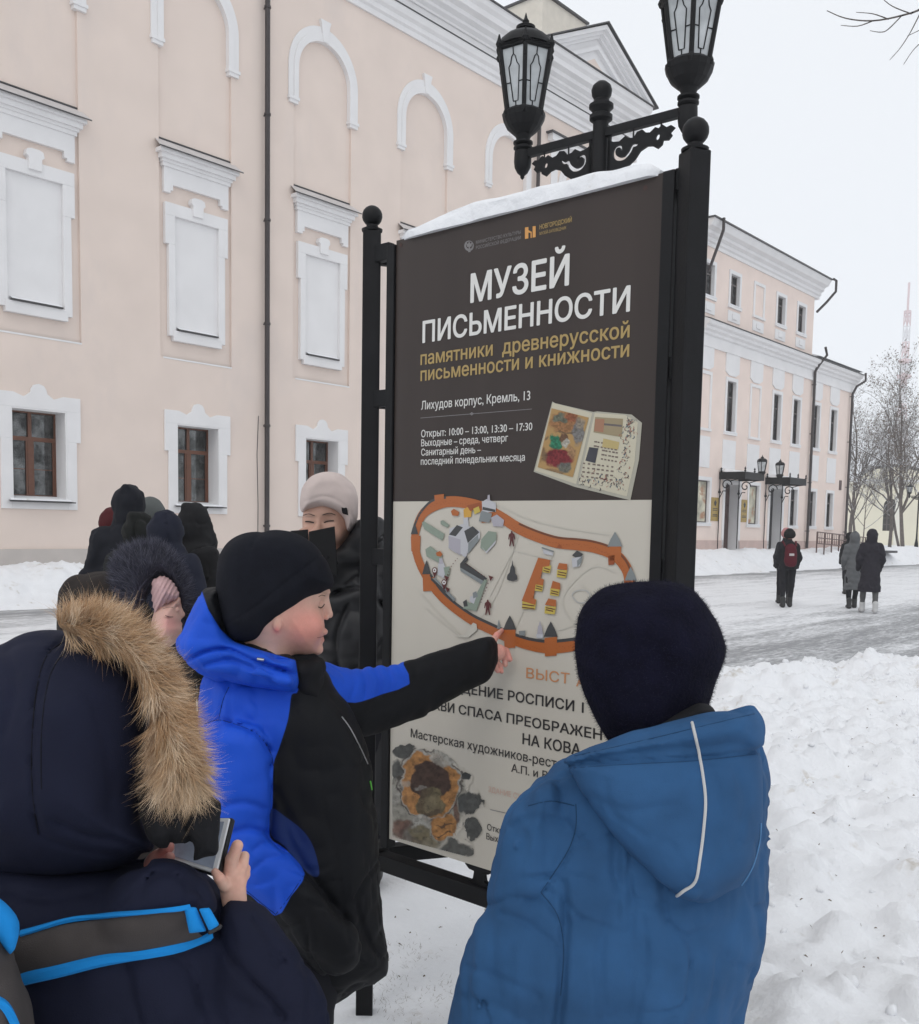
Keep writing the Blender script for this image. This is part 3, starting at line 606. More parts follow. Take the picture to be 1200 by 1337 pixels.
def win2(c, hw, z0, z1, kind=0):
    w = MB(); t = .13
    w.box(c-hw-t, -.045, z0-.02, c-hw, 0, z1+t).box(c+hw, -.045, z0-.02, c+hw+t, 0, z1+t).box(c-hw, -.045, z1, c+hw, 0, z1+t)
    w.box(c-hw-t-.04, -.08, z0-.12, c+hw+t+.04, 0, z0-.02)
    if kind != 1:
        for sg in (-1, 1): a, b = sorted((c+sg*(hw-.02), c+sg*hw)); w.box(a, -.04, z0, b, .16, z1)
        w.box(c-hw+.02, -.04, z1-.02, c+hw-.02, .16, z1)
    s_ = w.build('window_surround', white, H2)
    if kind == 1: return
    MB().box(c-hw-t-.02, -.09, z0-.018, c+hw+t+.02, .12, z0+.02).build('sill_snow', snow, s_)
    yy = .11 if kind == 0 else .08
    f = MB(); x0, x1 = c-hw, c+hw; zt = z0+(z1-z0)*.68
    for bx in ((x0, z0, x0+.07, z1), (x1-.07, z0, x1, z1), (x0+.07, z1-.07, x1-.07, z1), (x0+.07, z0, x1-.07, z0+.07)): f.box(bx[0], yy, bx[1], bx[2], yy+.06, bx[3])
    if kind == 0: f.box(x0+.07, yy, zt, x1-.07, yy+.06, zt+.06).box(c-.03, yy, z0+.07, c+.03, yy+.06, zt).box(c-.03, yy, zt+.06, c+.03, yy+.06, z1-.07)
    fr = f.build('window', dframe, H2)
    if kind == 0:
        for (a, b) in ((x0+.07, c-.03), (c+.03, x1-.07)):
            for (p, q) in ((z0+.07, zt), (zt+.06, z1-.07)): MB().box(a, yy+.03, p, b, yy+.034, q).build('pane', dglass, fr)
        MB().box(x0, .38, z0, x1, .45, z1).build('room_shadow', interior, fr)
    else: MB().box(x0+.07, yy+.03, z0+.07, x1-.07, yy+.04, z1-.07).build('poster', paper, fr)
for c, k in top: win2(T(c), .43, 10.95, 12.22, k)
for c, k in mid: win2(T(c), .42, 5.78, 7.9, k)
for c, k in low: win2(T(c), .52 if k else .42, 1.95, 3.7, k)
for c, k in top:
    MB().box(T(c)-.55, -.03, 10.28, T(c)+.55, 0, 10.72).box(T(c)-.2, -.06, 10.4, T(c)+.2, -.03, 10.62).build('apron_panel', white, H2)
for c, k in mid:
    MB().box(T(c)-.6, -.03, 4.2, T(c)+.6, 0, 5.45).build('apron_panel', white, H2)
    MB().poly([(T(c)-.62, 8.25), (T(c)-.3, 8.1), (T(c)+.3, 8.1), (T(c)+.62, 8.25), (T(c)+.62, 8.98), (T(c)-.62, 8.98)], -.05, 0).build('lintel_panel', white, H2)
prof = [(0, 8.98), (-.08, 8.98), (-.08, 9.12), (-.05, 9.12), (-.05, 9.42), (-.14, 9.46), (-.14, 9.56), (-.26, 9.62), (-.26, 9.72), (-.38, 9.78), (-.42, 9.88), (-.42, 9.93), (-.02, 10.1), (0, 10.1)]
MB().extr(prof, X0-.05, X2+.35).build('middle_cornice', white, H2)
MB().box(X0-.05, -.46, 9.935, X2+.4, -.40, 9.965).add([(X0, -.44, 9.968), (X2+.38, -.44, 9.968), (X2+.38, -.0, 10.13), (X0, -.0, 10.13)], [(0, 1, 2, 3)]).build('cornice_flashing', darkmetal, H2)
prof = [(0, 12.85), (-.06, 12.85), (-.06, 12.98), (-.14, 13.03), (-.14, 13.15), (-.28, 13.22), (-.28, 13.34), (-.48, 13.42), (-.55, 13.55), (-.60, 13.62), (-.60, 13.68), (.3, 13.72), (.3, 12.85)]
MB().extr(prof, X0-.4, X1+.45).build('top_cornice', white, H2)
MB().box(X0-.45, -.66, 13.682, X1+.5, .3, 13.74).build('top_flashing', darkmetal, H2)
rf = MB(); rf.add([(X0-.4, -.6, 13.74), (X1+.45, -.6, 13.74), (X1-4, 6, 16.5), (X0+4, 6, 16.5), (X1+.45, 12.5, 13.74), (X0-.4, 12.5, 13.74)], [(0, 1, 2, 3), (1, 4, 2), (4, 5, 3, 2), (0, 3, 5), (0, 5, 4, 1)])
rf.add([(X1, -.4, 10.1), (X2+.35, -.4, 10.1), (X2-2, 6, 12.3), (X1, 6, 12.3), (X2+.35, 12.3, 10.1), (X1, 12.3, 10.1)], [(0, 1, 2, 3), (1, 4, 2), (4, 5, 3, 2), (0, 3, 5), (0, 5, 4, 1)]); rf.build('roof', roofm, H2)
d = downspout(T(47.75), .9, 9.4, -.14, H2, .065, False); MB().tube([(T(47.75), -.14, 9.4), (T(47.8), -.3, 9.7), (T(47.9), -.62, 10.15), (T(47.7), -.6, 10.5)], .06, 8).build('pipe_elbow', pipe_m, d)
d = downspout(T(52.9), .9, 8.9, -.14, H2, .065, False); MB().tube([(T(52.9), -.14, 8.9), (T(53.0), -.3, 9.3), (T(53.35), -.62, 9.6), (T(53.35), -.6, 10.0)], .06, 8).build('pipe_elbow', pipe_m, d)
MB().tube([(X1+.1, -.1, 12.2), (X1+.5, -.4, 12.7), (X1+.75, -.72, 13.2), (X1+.75, -.72, 13.7), (X1+.45, -.7, 13.72)], .06, 8).build('rain_spout', pipe_m, H2)
MB().tube([(X0+.15, -.15, 11.8), (X0+.15, -.5, 12.7), (X0+.15, -.72, 13.3), (X0+.15, -.72, 13.75)], .06, 8).build('rain_spout', pipe_m, H2)
doorm = mat('brown_door', (.06, .025, .02), .5, var=.2, vscale=6); ddark = mat('dark_door', (.018, .018, .02), .5)
iron = mat('black_iron', (.007, .007, .008), .5, spec=.22, bump=.25, bscale=120, bdist=.002, var=.25, vscale=14)
for k, (a, b) in enumerate(doors):
    f = MB(); f.box(a-.16, -.05, .5, a, 0, 3.8).box(b, -.05, .5, b+.16, 0, 3.8).box(a, -.05, 3.66, b, 0, 3.8).box(b-.03, -.04, .5, b, .44, 3.66).box(a, -.04, .5, a+.03, .44, 3.66).box(a+.03, -.04, 3.63, b-.03, .44, 3.66)
    f.build('door_surround', white, H2)
    dd = MB(); dd.box(a+.03, .42, .5, b-.03, .47, 3.63)
    for (z0, z1) in ((.9, 1.6), (1.8, 2.6), (2.8, 3.4)):
        for (p, q) in ((a+.12, (a+b)/2-.07), ((a+b)/2+.07, b-.12)): dd.box(p, .39, z0, q, .42, z1)
    do = dd.build('door', doorm if k == 0 else ddark, H2); MB().box((a+b)/2-.03, .36, 1.75, (a+b)/2-.005, .39, 2.05).build('handle', zinc, do)
    MB().box(a-.3, -.7, .3, b+.2, 0, .78).build('doorstep', plinth, H2)
    # wrought iron canopy
    cx0, cx1 = a-.55, b-.15; z = 3.92; cn = MB(); cn.box(cx0, -1.15, z, cx1, -.02, z+.06)
    for yy0, yy1, xx0, xx1 in ((-1.17, -1.13, cx0-.02, cx1+.02), (-1.13, -.02, cx0-.02, cx0+.02), (-1.13, -.02, cx1-.02, cx1+.02)): cn.box(xx0, yy0, z-.14, xx1, yy1, z+.16)
    co = cn.build('canopy', iron, H2)
    for q in (cx0, (cx0+cx1)/2, cx1): MB().lathe([(.02, 0), (.05, .04), (.02, .09), (.045, .13), (.005, .2)], 8, (q, -1.15, z+.16)).build('finial', iron, co)
    MB().lathe([(.02, 0), (.05, .04), (.02, .09), (.045, .13), (.005, .2)], 8, (cx0, -.1, z+.16)).build('finial', iron, co)
    sn = MB(); n = 8; sn.add([(cx0+.03, -1.12, z+.07), (cx1-.03, -1.12, z+.07), (cx1-.03, -.02, z+.2), (cx0+.03, -.02, z+.2), (cx0+.1, -1.0, z+.19), (cx1-.1, -1.0, z+.19), (cx1-.1, -.02, z+.34), (cx0+.1, -.02, z+.34)], [(0, 1, 5, 4), (4, 5, 6, 7), (0, 4, 7, 3), (1, 2, 6, 5)]); sn.build('canopy_snow', snow, co)
    for q in (cx0, cx1):
        MB().tube([(q, -.06, .9), (q, -.06, z-.1)], .022, 6).lathe([(.03, 0), (.07, .05), (.03, .12), (.03, .2)], 8, (q, -.06, 3.2)).build('canopy_post', iron, co)
        sp_ = [(q, -.35-.24*math.cos(u)*(1-u/9), 3.55+.24*math.sin(u)*(1-u/9)) for u in np.linspace(0, 7.5, 26)]; MB().tube(sp_, .024, 6).tube([(q, -.06, 3.0), (q, -.2, 3.3), (q, -.35, 3.3)], .02, 6).tube([(q, -.5, 3.7), (q, -.8, 3.78), (q, -1.1, 3.8)], .02, 6).build('scroll_bracket', iron, co)
lamp_glass = mat('lantern_glass', (.42, .44, .45), .25, var=.25, vscale=9, spec=.6)
def lantern(parent, c, sc=1.0, hexr=0.0, detail=True, name='lantern'):
    """hexagonal cast lantern, c = foot of the glass body"""
    c = np.array(c, float); H = .322*sc; rb, rt = .100*sc, .156*sc
    fr = MB(); hx = lambda r, z, k: (c[0]+r*math.cos(hexr+k*math.pi/3), c[1]+r*math.sin(hexr+k*math.pi/3), c[2]+z)
    for k in range(6): fr.tube([hx(rb+.004, -.01*sc, k), hx(rt+.004, H, k)], .0125*sc, 6)
    for (r, z, t) in ((rb+.004, 0, .012), (rt+.004, H, .012), (rt+.01, H+.015*sc, .009)):
        for k in range(6): fr.tube([hx(r, z, k), hx(r, z, k+1)], t*sc, 5)
    fr.lathe([(.03*sc, -.125*sc), (.055*sc, -.115*sc), (.095*sc, -.08*sc), (.118*sc, -.035*sc), (.124*sc, -.008*sc), (.10*sc, .012*sc)], 18, c)
    body = fr.build(name, iron, parent)
    for k in range(6):
        a, b, c2, d = [np.array(p) for p in (hx(rb, 0, k), hx(rb, 0, k+1), hx(rt, H, k+1), hx(rt, H, k))]
        MB().add([a, b, c2, d], [(0, 1, 2, 3)]).build('pane', lamp_glass, body)
        if detail:
            cen = c+np.array([0, 0, H/2]); P = lambda u, v: (a*(1-u)+b*u)*(1-v)+(d*(1-u)+c2*u)*v
            nrm = np.cross(b-a, d-a); nrm /= np.linalg.norm(nrm); nrm *= np.sign(nrm @ ((a+b)/2-cen)) or 1; Pn = lambda u, v: P(u, v)+nrm*.002*sc
            lb = MB(); w = .0032*sc; lb.tube([Pn(.36, .12), Pn(.26, .66), Pn(.36, .72), Pn(.42, .82), Pn(.5, .86), Pn(.58, .82), Pn(.64, .72), Pn(.74, .66), Pn(.64, .12), Pn(.36, .12)], w, 4)
            for u0, v0, u1, v1 in ((.5, .86, .5, 1), (.5, 0, .5, .12), (0, .42, .31, .42), (.69, .42, 1, .42)): lb.tube([Pn(u0, v0), Pn(u1, v1)], w, 4)
            lb.build('glazing_bar', iron, body)
            lb = MB(); lb.lathe([(.012*sc, -.02*sc), (.02*sc, 0), (.012*sc, .02*sc), (.004*sc, .05*sc)], 7, hx(rt+.012, H+.02*sc, k)); lb.lathe([(.012*sc, -.02*sc), (.016*sc, 0), (.008*sc, .02*sc)], 7, hx(rb+.014, -.01*sc, k)); lb.lathe([(.009*sc, -.012*sc), (.013*sc, 0), (.009*sc, .012*sc)], 7, hx(rt-.004, H*.8, k)); lb.build('corner_knob', iron, body)
    cap_ = MB(); cap_.sm = True; cap_.lathe([(.164*sc, 0), (.160*sc, .015*sc), (.145*sc, .045*sc), (.115*sc, .072*sc), (.07*sc, .09*sc), (.045*sc, .097*sc), (.032*sc, .103*sc), (.054*sc, .113*sc), (.055*sc, .128*sc), (.03*sc, .138*sc), (.016*sc, .15*sc), (.02*sc, .16*sc), (.01*sc, .175*sc), (.002*sc, .205*sc)], 18, c+np.array([0, 0, H+.02*sc])); cap_.build('lantern_cap', iron, body)
    return body
# small lanterns above the canopies
for (c, y) in ((40.05, -1.1), (42.95, -.65)):
    b = lantern(H2, (T(c), y, 4.16 if y < -1 else 4.2), 1.3, .3, False, 'canopy_lantern'); MB().tube([(T(c), y, 4.3), (T(c), y, 4.0)], .04, 8).build('lantern_stem', iron, b)
gold = mat('brass_plate', (.36, .24, .045), .4, metal=.3, var=.15, vscale=10)
for (xa, xb) in ((37.72, 38.4), (40.55, 41.12)):
    p = MB().box(T(xa), -.03, 2.05, T(xb), 0, 3.02).build('brass_plaque', gold, H2, bevel=.01); mk = MB(); xm = (T(xa)+T(xb))/2
    mk.poly([(xm-.07, 2.72), (xm-.11, 2.84), (xm-.05, 2.86), (xm, 2.93), (xm+.05, 2.86), (xm+.11, 2.84), (xm+.07, 2.72), (xm, 2.66)], -.035, -.031)
    for z in (2.55, 2.48, 2.3, 2.24): mk.box(xm-.2, -.034, z, xm+.2, -.031, z+.03)
    mk.build('engraving', ddark, p)
MB().box(T(52.0), -.03, 3.9, T(52.3), 0, 4.4).build('small_plaque', doorm, H2)

# ramp railing before the second house
RF = empty('ramp_railing', tuple(wn(46.5, 17.9)), WROT, 'brown metal ramp railing in front of the pink house beyond the walkers', 'railing')
rail = mat('brown_rail_paint', (.09, .045, .035), .5)
def rz(x): return .95-.035*x
for k in range(9): MB().box(k*.95-.025, -.025, rz(k*.95)-.3, k*.95+.025, .025, rz(k*.95)+.75).build('post', rail, RF)
for dz in (.72, .45, .18): MB().add([(0, -.02, rz(0)+dz), (7.6, -.02, rz(7.6)+dz), (7.6, .02, rz(7.6)+dz), (0, .02, rz(0)+dz), (0, -.02, rz(0)+dz+.045), (7.6, -.02, rz(7.6)+dz+.045), (7.6, .02, rz(7.6)+dz+.045), (0, .02, rz(0)+dz+.045)], [(0, 1, 5, 4), (3, 7, 6, 2), (4, 5, 6, 7), (0, 3, 2, 1), (0, 4, 7, 3), (1, 2, 6, 5)]).build('rail', rail, RF)
for k in range(32):
    x = k*.24+.12
    if k % 4 != 3: MB().box(x-.01, -.01, rz(x)+.2, x+.01, .01, rz(x)+.72).build('baluster', rail, RF)
MB().box(4.2, -.8, .66, 9.4, -.1, .78).build('ramp_kerb', ddark, RF)

# ================================================================== pale church far right
def P_at(px, D, z): v = ray(px, 700); v = v/ v[1]*1.0; return np.array([v[0]*D, D, z])
c0 = P_at(1082, 84, 0); CH = empty('pale_church', (c0[0], c0[1], 0), R(-6), 'pale yellow church with round headed windows and snowy roofs behind the bare trees', 'building')
cream = mat('church_plaster', (.78, .74, .60), .9, var=.05, vscale=.4)
mb = MB(); wh = [(4.35, 5.55, 2.0, 4.7), (8.2, 9.5, 1.5, 4.9), (12.5, 13.8, 1.5, 4.9)]; wall_boxes(mb, 0, 22, .2, 6.1, wh, 0, .6); mb.box(0, .6, .2, 22, 14, 6.1) if False else mb.box(0, 1.2, .2, 22, 14, 6.1)
mb.build('wall', cream, CH); a = [(1.5+3.4*k/16*2-.0, 0) for k in range(17)]
mb = MB(); mb.poly([(2.2, 6.1)]+[(5.0-2.8*math.cos(math.pi*k/18), 6.1+1.2*math.sin(math.pi*k/18)) for k in range(1, 18)]+[(7.8, 6.1)], -.15, 3); mb.build('gable_arch', cream, CH)
mb = MB(); mb.box(-.2, -.25, 5.95, 22.2, 0, 6.12); 
for k in range(0, 5): mb.box(k*5-.25+.5, -.12, .2, k*5+.75, 0, 5.95)
mb.build('pilaster_trim', mat('church_trim', (.80, .78, .70), .9), CH)
for (x0, x1, z0, z1) in wh:
    xm = (x0+x1)/2; r = (x1-x0)/2; w = MB().poly([(x0, z0), (x1, z0)]+[(xm+r*math.cos(math.pi*k/10), z1-r+r*math.sin(math.pi*k/10)) for k in range(11)], .25, .35).build('arched_window', interior, CH)
    mb = MB()
    for k in range(10):
        a0, a1 = math.pi*k/10, math.pi*(k+1)/10; q = [(xm+r*math.cos(a0), z1-r+r*math.sin(a0)), (xm+r*math.cos(a1), z1-r+r*math.sin(a1))]; mb.add([(q[0][0], 0, q[0][1]), (q[1][0], 0, q[1][1]), (q[1][0], 0, z1+.001), (q[0][0], 0, z1+.001), (q[0][0], .3, q[0][1]), (q[1][0], .3, q[1][1])], [(0, 1, 2, 3), (0, 1, 5, 4)])
    mb.build('window_head', cream, w)
    g2 = MB(); 
    for k in range(1, 3): g2.box(x0+(x1-x0)*k/3-.03, .2, z0, x0+(x1-x0)*k/3+.03, .25, z1-.2)
    for k in range(1, 5): g2.box(x0, .2, z0+(z1-z0)*k/5-.03, x1, .25, z0+(z1-z0)*k/5+.03)
    g2.build('lattice', dframe, w)
rf = MB(); rf.add([(-.5, -.4, 6.12), (22.5, -.4, 6.12), (22.5, 7, 10.2), (-.5, 7, 10.2), (22.5, 14.4, 6.12), (-.5, 14.4, 6.12)], [(0, 1, 2, 3), (3, 2, 4, 5), (1, 4, 2), (0, 3, 5)])
n = 18; A = [math.pi*k/n for k in range(n+1)]
rf.add([(5.0-3.0*math.cos(a), -.35, 6.2+1.35*math.sin(a)) for a in A]+[(5.0-3.0*math.cos(a), 3.5, 6.2+1.35*math.sin(a)) for a in A], [(k, k+1, n+2+k, n+1+k) for k in range(n)])
rf.build('roof', roofm, CH)
mb = MB(); mb.lathe([(2.2, 8.8), (2.2, 11.3), (2.4, 11.4)], 20, (12, 7, 0)); dr = mb.build('drum', cream, CH); mb = MB(); mb.sm = True; mb.lathe([(2.45, 11.41), (2.3, 12.2), (1.7, 13.2), (.8, 13.9), (.2, 14.3), (.05, 15.2)], 20, (12, 7, 0)); mb.build('dome', zinc, dr)

# broadcasting mast
c0 = P_at(1169, 330, 0); MA = empty('radio_mast', (c0[0], c0[1], 0), .3, 'tall slim red and white lattice radio mast rising over the trees', 'mast')
mred = mat('mast_red_hazed', (.62, .46, .47), .7); mwht = mat('mast_white_hazed', (.66, .65, .67), .7)  # distance haze put into both mast colours as paleness
z = 0; k = 0
while z < 75:
    h_ = 5; w0 = max(.55, 3.4*(1-z/58)); w1 = max(.55, 3.4*(1-(z+h_)/58)); t = MB(); rr = .15 if z < 60 else .15
    if z >= 60: w0 = w1 = .7
    cs = lambda w, zz: [(w, w, zz), (-w, w, zz), (-w, -w, zz), (w, -w, zz)]
    A, B = cs(w0, z), cs(w1, z+h_)
    for q in range(4): t.tube([A[q], B[q]], rr, 4).tube([A[q], B[(q+1) % 4]], rr*.7, 4).tube([B[q], A[(q+1) % 4]], rr*.7, 4).tube([B[q], B[(q+1) % 4]], rr*.7, 4)
    t.build('lattice_section', mred if k % 2 == 0 else mwht, MA); z += h_; k += 1
MB().tube([(0, 0, 75), (0, 0, 84)], .35, 6).build('antenna', mred, MA)
MB().lathe([(1.0, 0), (2.0, .4), (2.0, 1.3), (1.0, 1.6)], 12, (0, 0, 58)).lathe([(1.0, 0), (2.2, .4), (2.2, 1.3), (1.0, 1.6)], 12, (0, 0, 53)).build('platform', mred, MA)
MB().lathe([(.5, 0), (.9, .2), (.9, .6), (.5, .8)], 10, (0, 0, 74)).build('upper_platform', mred, MA)

# ================================================================== trees
bark = mat('wet_bark', (.12, .10, .088), .9, bump=.6, bscale=25, var=.3, vscale=6)
leafm = mat('withered_leaves', (.16, .125, .095), .9, var=.5, vscale=3); tsnow = mat('twig_snow', (.8, .82, .85), .8)
def tree(name, base, h, label, seed, crown=1.0, tw=1.0, lean=(0, 0), first=.35, leaves=400, forks=5, group=None, rad=.012):
    rg = np.random.default_rng(seed); h = h*.80; E_ = empty(name, tuple(base), 0, label, 'tree', group); tr = MB(); tr.sm = True; br = MB(); sn = MB(); lf = MB(); tips = []
    def seg(p, d, ln, r, lvl):
        pts = [p]; n = 4 if lvl < 2 else 3; dd = d.copy()
        for k in range(n): dd = dd+rg.normal(0, .10+.05*lvl, 3)+np.array([0, 0, .05]); dd /= np.linalg.norm(dd); pts.append(pts[-1]+dd*ln/n)
        rr = [r*(1-.55*k/n) for k in range(n+1)]; (tr if lvl == 0 else br).tube(pts, rr, 7 if lvl == 0 else (5 if lvl == 1 else 3), cap=False)
        if lvl in (1, 2, 3) and abs(dd[2]) < .88:
            for k in range(n):
                a, b = pts[k], pts[k+1]; t = np.cross(b-a, [0, 0, 1.]); t /= np.linalg.norm(t)+1e-9; r_ = max(rr[k], .008)
                sn.add([a-t*r_*.8+[0, 0, r_*.6], a+t*r_*.8+[0, 0, r_*.6], b+t*r_*.8+[0, 0, r_*.6], b-t*r_*.8+[0, 0, r_*.6], (a+b)/2+[0, 0, r_*1.7]], [(0, 1, 4), (1, 2, 4), (2, 3, 4), (3, 0, 4)])
        if lvl >= 4 or r < .004: tips.append(pts[-1]); return
        m = [forks, 4, 4, 3][lvl]
        for k in range(m):
            u = rg.uniform(first if lvl == 0 else .25, 1); i = min(int(u*n), n-1); q = pts[i]+(pts[i+1]-pts[i])*(u*n-i)
            az = rg.uniform(0, 6.28); s = rg.uniform(.45, 1.0)*crown; nd = dd*.9+np.array([math.cos(az)*s, math.sin(az)*s, .1]); nd /= np.linalg.norm(nd)
            seg(q, nd, ln*rg.uniform(.38, .62)*(1.15 if lvl == 0 else 1), rr[i]*rg.uniform(.42, .62), lvl+1)
        seg(pts[-1], dd, ln*.5, rr[-1], lvl+1)
    d0 = np.array([lean[0], lean[1], 1.]); seg(np.zeros(3)-[0, 0, .3], d0/np.linalg.norm(d0), h*.62, h*rad, 0)
    tr.build('trunk', bark, E_); tag(br.build('branches', bark, E_), kind='stuff')
    if sn.v: tag(sn.build('branch_snow', tsnow, E_), kind='stuff')
    if leaves and tips:
        T_ = np.array(tips); wb = MB()
        for k in range(leaves):
            c = T_[rg.integers(len(T_))]+rg.normal(0, .10, 3)*h/9; s = rg.uniform(.5, 1)*.036*h/9; (lf if rg.random() < .82 else wb).add([c+rg.normal(0, s, 3) for _ in range(4)], [(0, 1, 2), (0, 2, 3)])
        tag(lf.build('leaf_clusters', leafm, E_), kind='stuff'); tag(wb.build('snow_tufts', tsnow, E_), kind='stuff')
    return E_
def gz(p): s, n = p @ wv, p @ nv; return float(ground_h(np.array([s]), np.array([n]))[0])
for (px, D, h, lab, sd, lv, ln_, rd, fo) in ((1111, 70, 13.0, 'bare tree with snowy twigs nearest the corner of the far pink house', 4, 900, (.0, 0), .014, 7),
                        (1117, 73, 12, 'thinner bare tree just right of the one at the pink house corner', 15, 700, (.02, 0), .011, 6),
                        (1126, 66, 8.5, 'small slender sapling in front of the pale church wall', 6, 260, (.03, 0), .007, 6),
                        (1162, 68, 12.5, 'bare tree forking low before the round headed church window', 7, 1000, (.05, 0), .013, 7),
                        (1176, 69, 11.5, 'leaning bare trunk between the church window and the street lamp', 8, 700, (-.13, 0), .011, 6),
                        (1180, 62, 14, 'tallest bare tree with brown leaf clumps under the radio mast', 9, 1500, (.0, 0), .012, 8),
                        (1216, 66, 12.5, 'bare tree at the right edge of the far lawn', 10, 700, (.0, 0), .012, 7)):
    p = P_at(px, D, 0); p[2] = gz(p)
    tree('bare_tree', p, h, lab, sd, leaves=int(lv*3.2), lean=ln_, rad=rd, forks=fo+3, crown=.9, group='bare trees before the church')
# tree whose twigs hang into the top right corner
E_ = empty('overhanging_tree', (6.3, 9.2, 0), 0, 'bare branch tips reaching in at the top right corner against the sky', 'tree')
mb = MB(); mb.sm = True; mb.tube([(0, 0, -.2), (.05, 0, 2.5), (-.1, .05, 5), (-.3, .1, 7.5)], [.2, .17, .13, .08], 10); mb.build('trunk', bark, E_)
rg = np.random.default_rng(12); br = MB(); sn = MB(); base = np.array([6.3, 9.2, 0.])
def limb(pix, d, r0, r1):
    P = [pt(x, y, d+.25*math.sin(i*1.7))-base for i, (x, y) in enumerate(smooth_loop(pix, 4, False))]; n = len(P); br.tube(P, [r0+(r1-r0)*k/(n-1) for k in range(n)], 5, cap=False)
    for a, b in zip(P, P[1:]):
        if rg.random() < .45: m_ = (a+b)/2; sn.lathe([(.001, 0), (.006, .004), (.001, .009)], 5, m_)
st = [(1290, -80), (1240, -20), (1205, 10), (1178, 20), (1140, 27), (1105, 24), (1080, 14)]
a0 = pt(1290, -80, 9.5)-base; br.tube([(-.2, .08, 6.2), (np.array([-.2, .08, 6.2])+a0)/2+[0, 0, .3], a0], [.06, .04, .02], 7)
limb(st, 9.5, .014, .004)
for l_ in ([(1205, 10), (1190, 40), (1176, 62), (1162, 78)], [(1190, 18), (1165, 8), (1150, -4)], [(1178, 20), (1160, 38), (1150, 42), (1136, 40)], [(1140, 27), (1120, 34), (1098, 33)], [(1260, -40), (1225, 30), (1206, 52), (1192, 66), (1180, 84)], [(1160, 25), (1140, 18), (1118, 16)], [(1215, 0), (1196, -6), (1170, -14)], [(1240, -20), (1215, 28), (1185, 47)]): limb(l_, 9.5, .0065, .0028)
tag(br.build('branches', bark, E_), kind='stuff'); tag(sn.build('branch_snow', tsnow, E_), kind='stuff')
tag(E_, None)
# far tree line
mb = MB(); rg = np.random.default_rng(5)
for k in range(2600):
    px = rg.uniform(1060, 1330); D = rg.uniform(140, 190); hh = 9+3*math.sin(px*.05); p = P_at(px, D, rg.uniform(0, hh)**1.0); s = rg.uniform(.25, .7)
    mb.add([p+rg.normal(0, s, 3) for _ in range(3)], [(0, 1, 2)])
tag(mb.build('far_wood', mat('far_twigs', (.30, .29, .30), .9, var=.3)), kind='stuff')
# ================================================================== three sided advertising pylon
L0 = pt(482, 690, 2.97); L0[2] = 0; AZB = R(131.62); bv = np.array([math.sin(AZB), math.cos(AZB), 0]); bn = np.array([-math.cos(AZB), math.sin(AZB), 0])
BROT = math.pi/2-AZB
def board(x, y, off=0.0):
    v = ray(x, y); t = ((L0-CAM) @ bn+off)/(v @ bn); p = CAM+v*t; return float((p-L0) @ bv), float(p[2])
PY = empty('advertising_pylon', tuple(L0), BROT, 'black three sided sign frame carrying a brown and cream museum poster with a map', 'sign')
Wt = board(889, 697)[0]
tri_v = [np.array([0, 0]), np.array([Wt, 0]), np.array([Wt/2, Wt*.866])]
pzt = board(484, 303)[1]; zr = board(905, 199)[1]; ZP = (pzt+zr)/2
for k, v in enumerate(tri_v):
    hw = .0262; rot = [math.radians(46), math.radians(62), math.radians(30)][k]; m = MB()
    cs = [(v[0]+hw*math.sqrt(2)*math.cos(rot+math.pi/4+q*math.pi/2), v[1]+hw*math.sqrt(2)*math.sin(rot+math.pi/4+q*math.pi/2)) for q in range(4)]
    zt = [pzt, zr, ZP][k]
    m.add([(x, y, z) for z in (-.2, zt) for x, y in cs], [(0, 1, 5, 4), (1, 2, 6, 5), (2, 3, 7, 6), (3, 0, 4, 7), (4, 5, 6, 7), (3, 2, 1, 0)])
    po = m.build('post', iron, PY, bevel=.004)
    b = MB(); b.sm = True; b.lathe([(.03, 0), (.031, .006), (.018, .012), (.017, .018)]+[(.030*math.sin(a)+.0001, .044-.030*math.cos(a)) for a in np.linspace(.45, 3.1, 9)], 18, (v[0], v[1], zt)); b.build('ball_cap', iron, po)
xL, xR = board(517.5, 600)[0], board(860.5, 500)[0]; zT, zB = board(522, 315)[1], board(511, 1094)[1]
GAP = xL
dk = mat('dark_poster_film', (.042, .031, .027), .35, var=.10, vscale=1.6, stretch=(5, 5, .35), spec=.3); crm = mat('cream_poster_film', (.58, .54, .465), .4, var=.03, vscale=4, spec=.3)  # dark film: upright reflection streaks painted into its colour by stretched noise
zM = board(519, 655)[1]
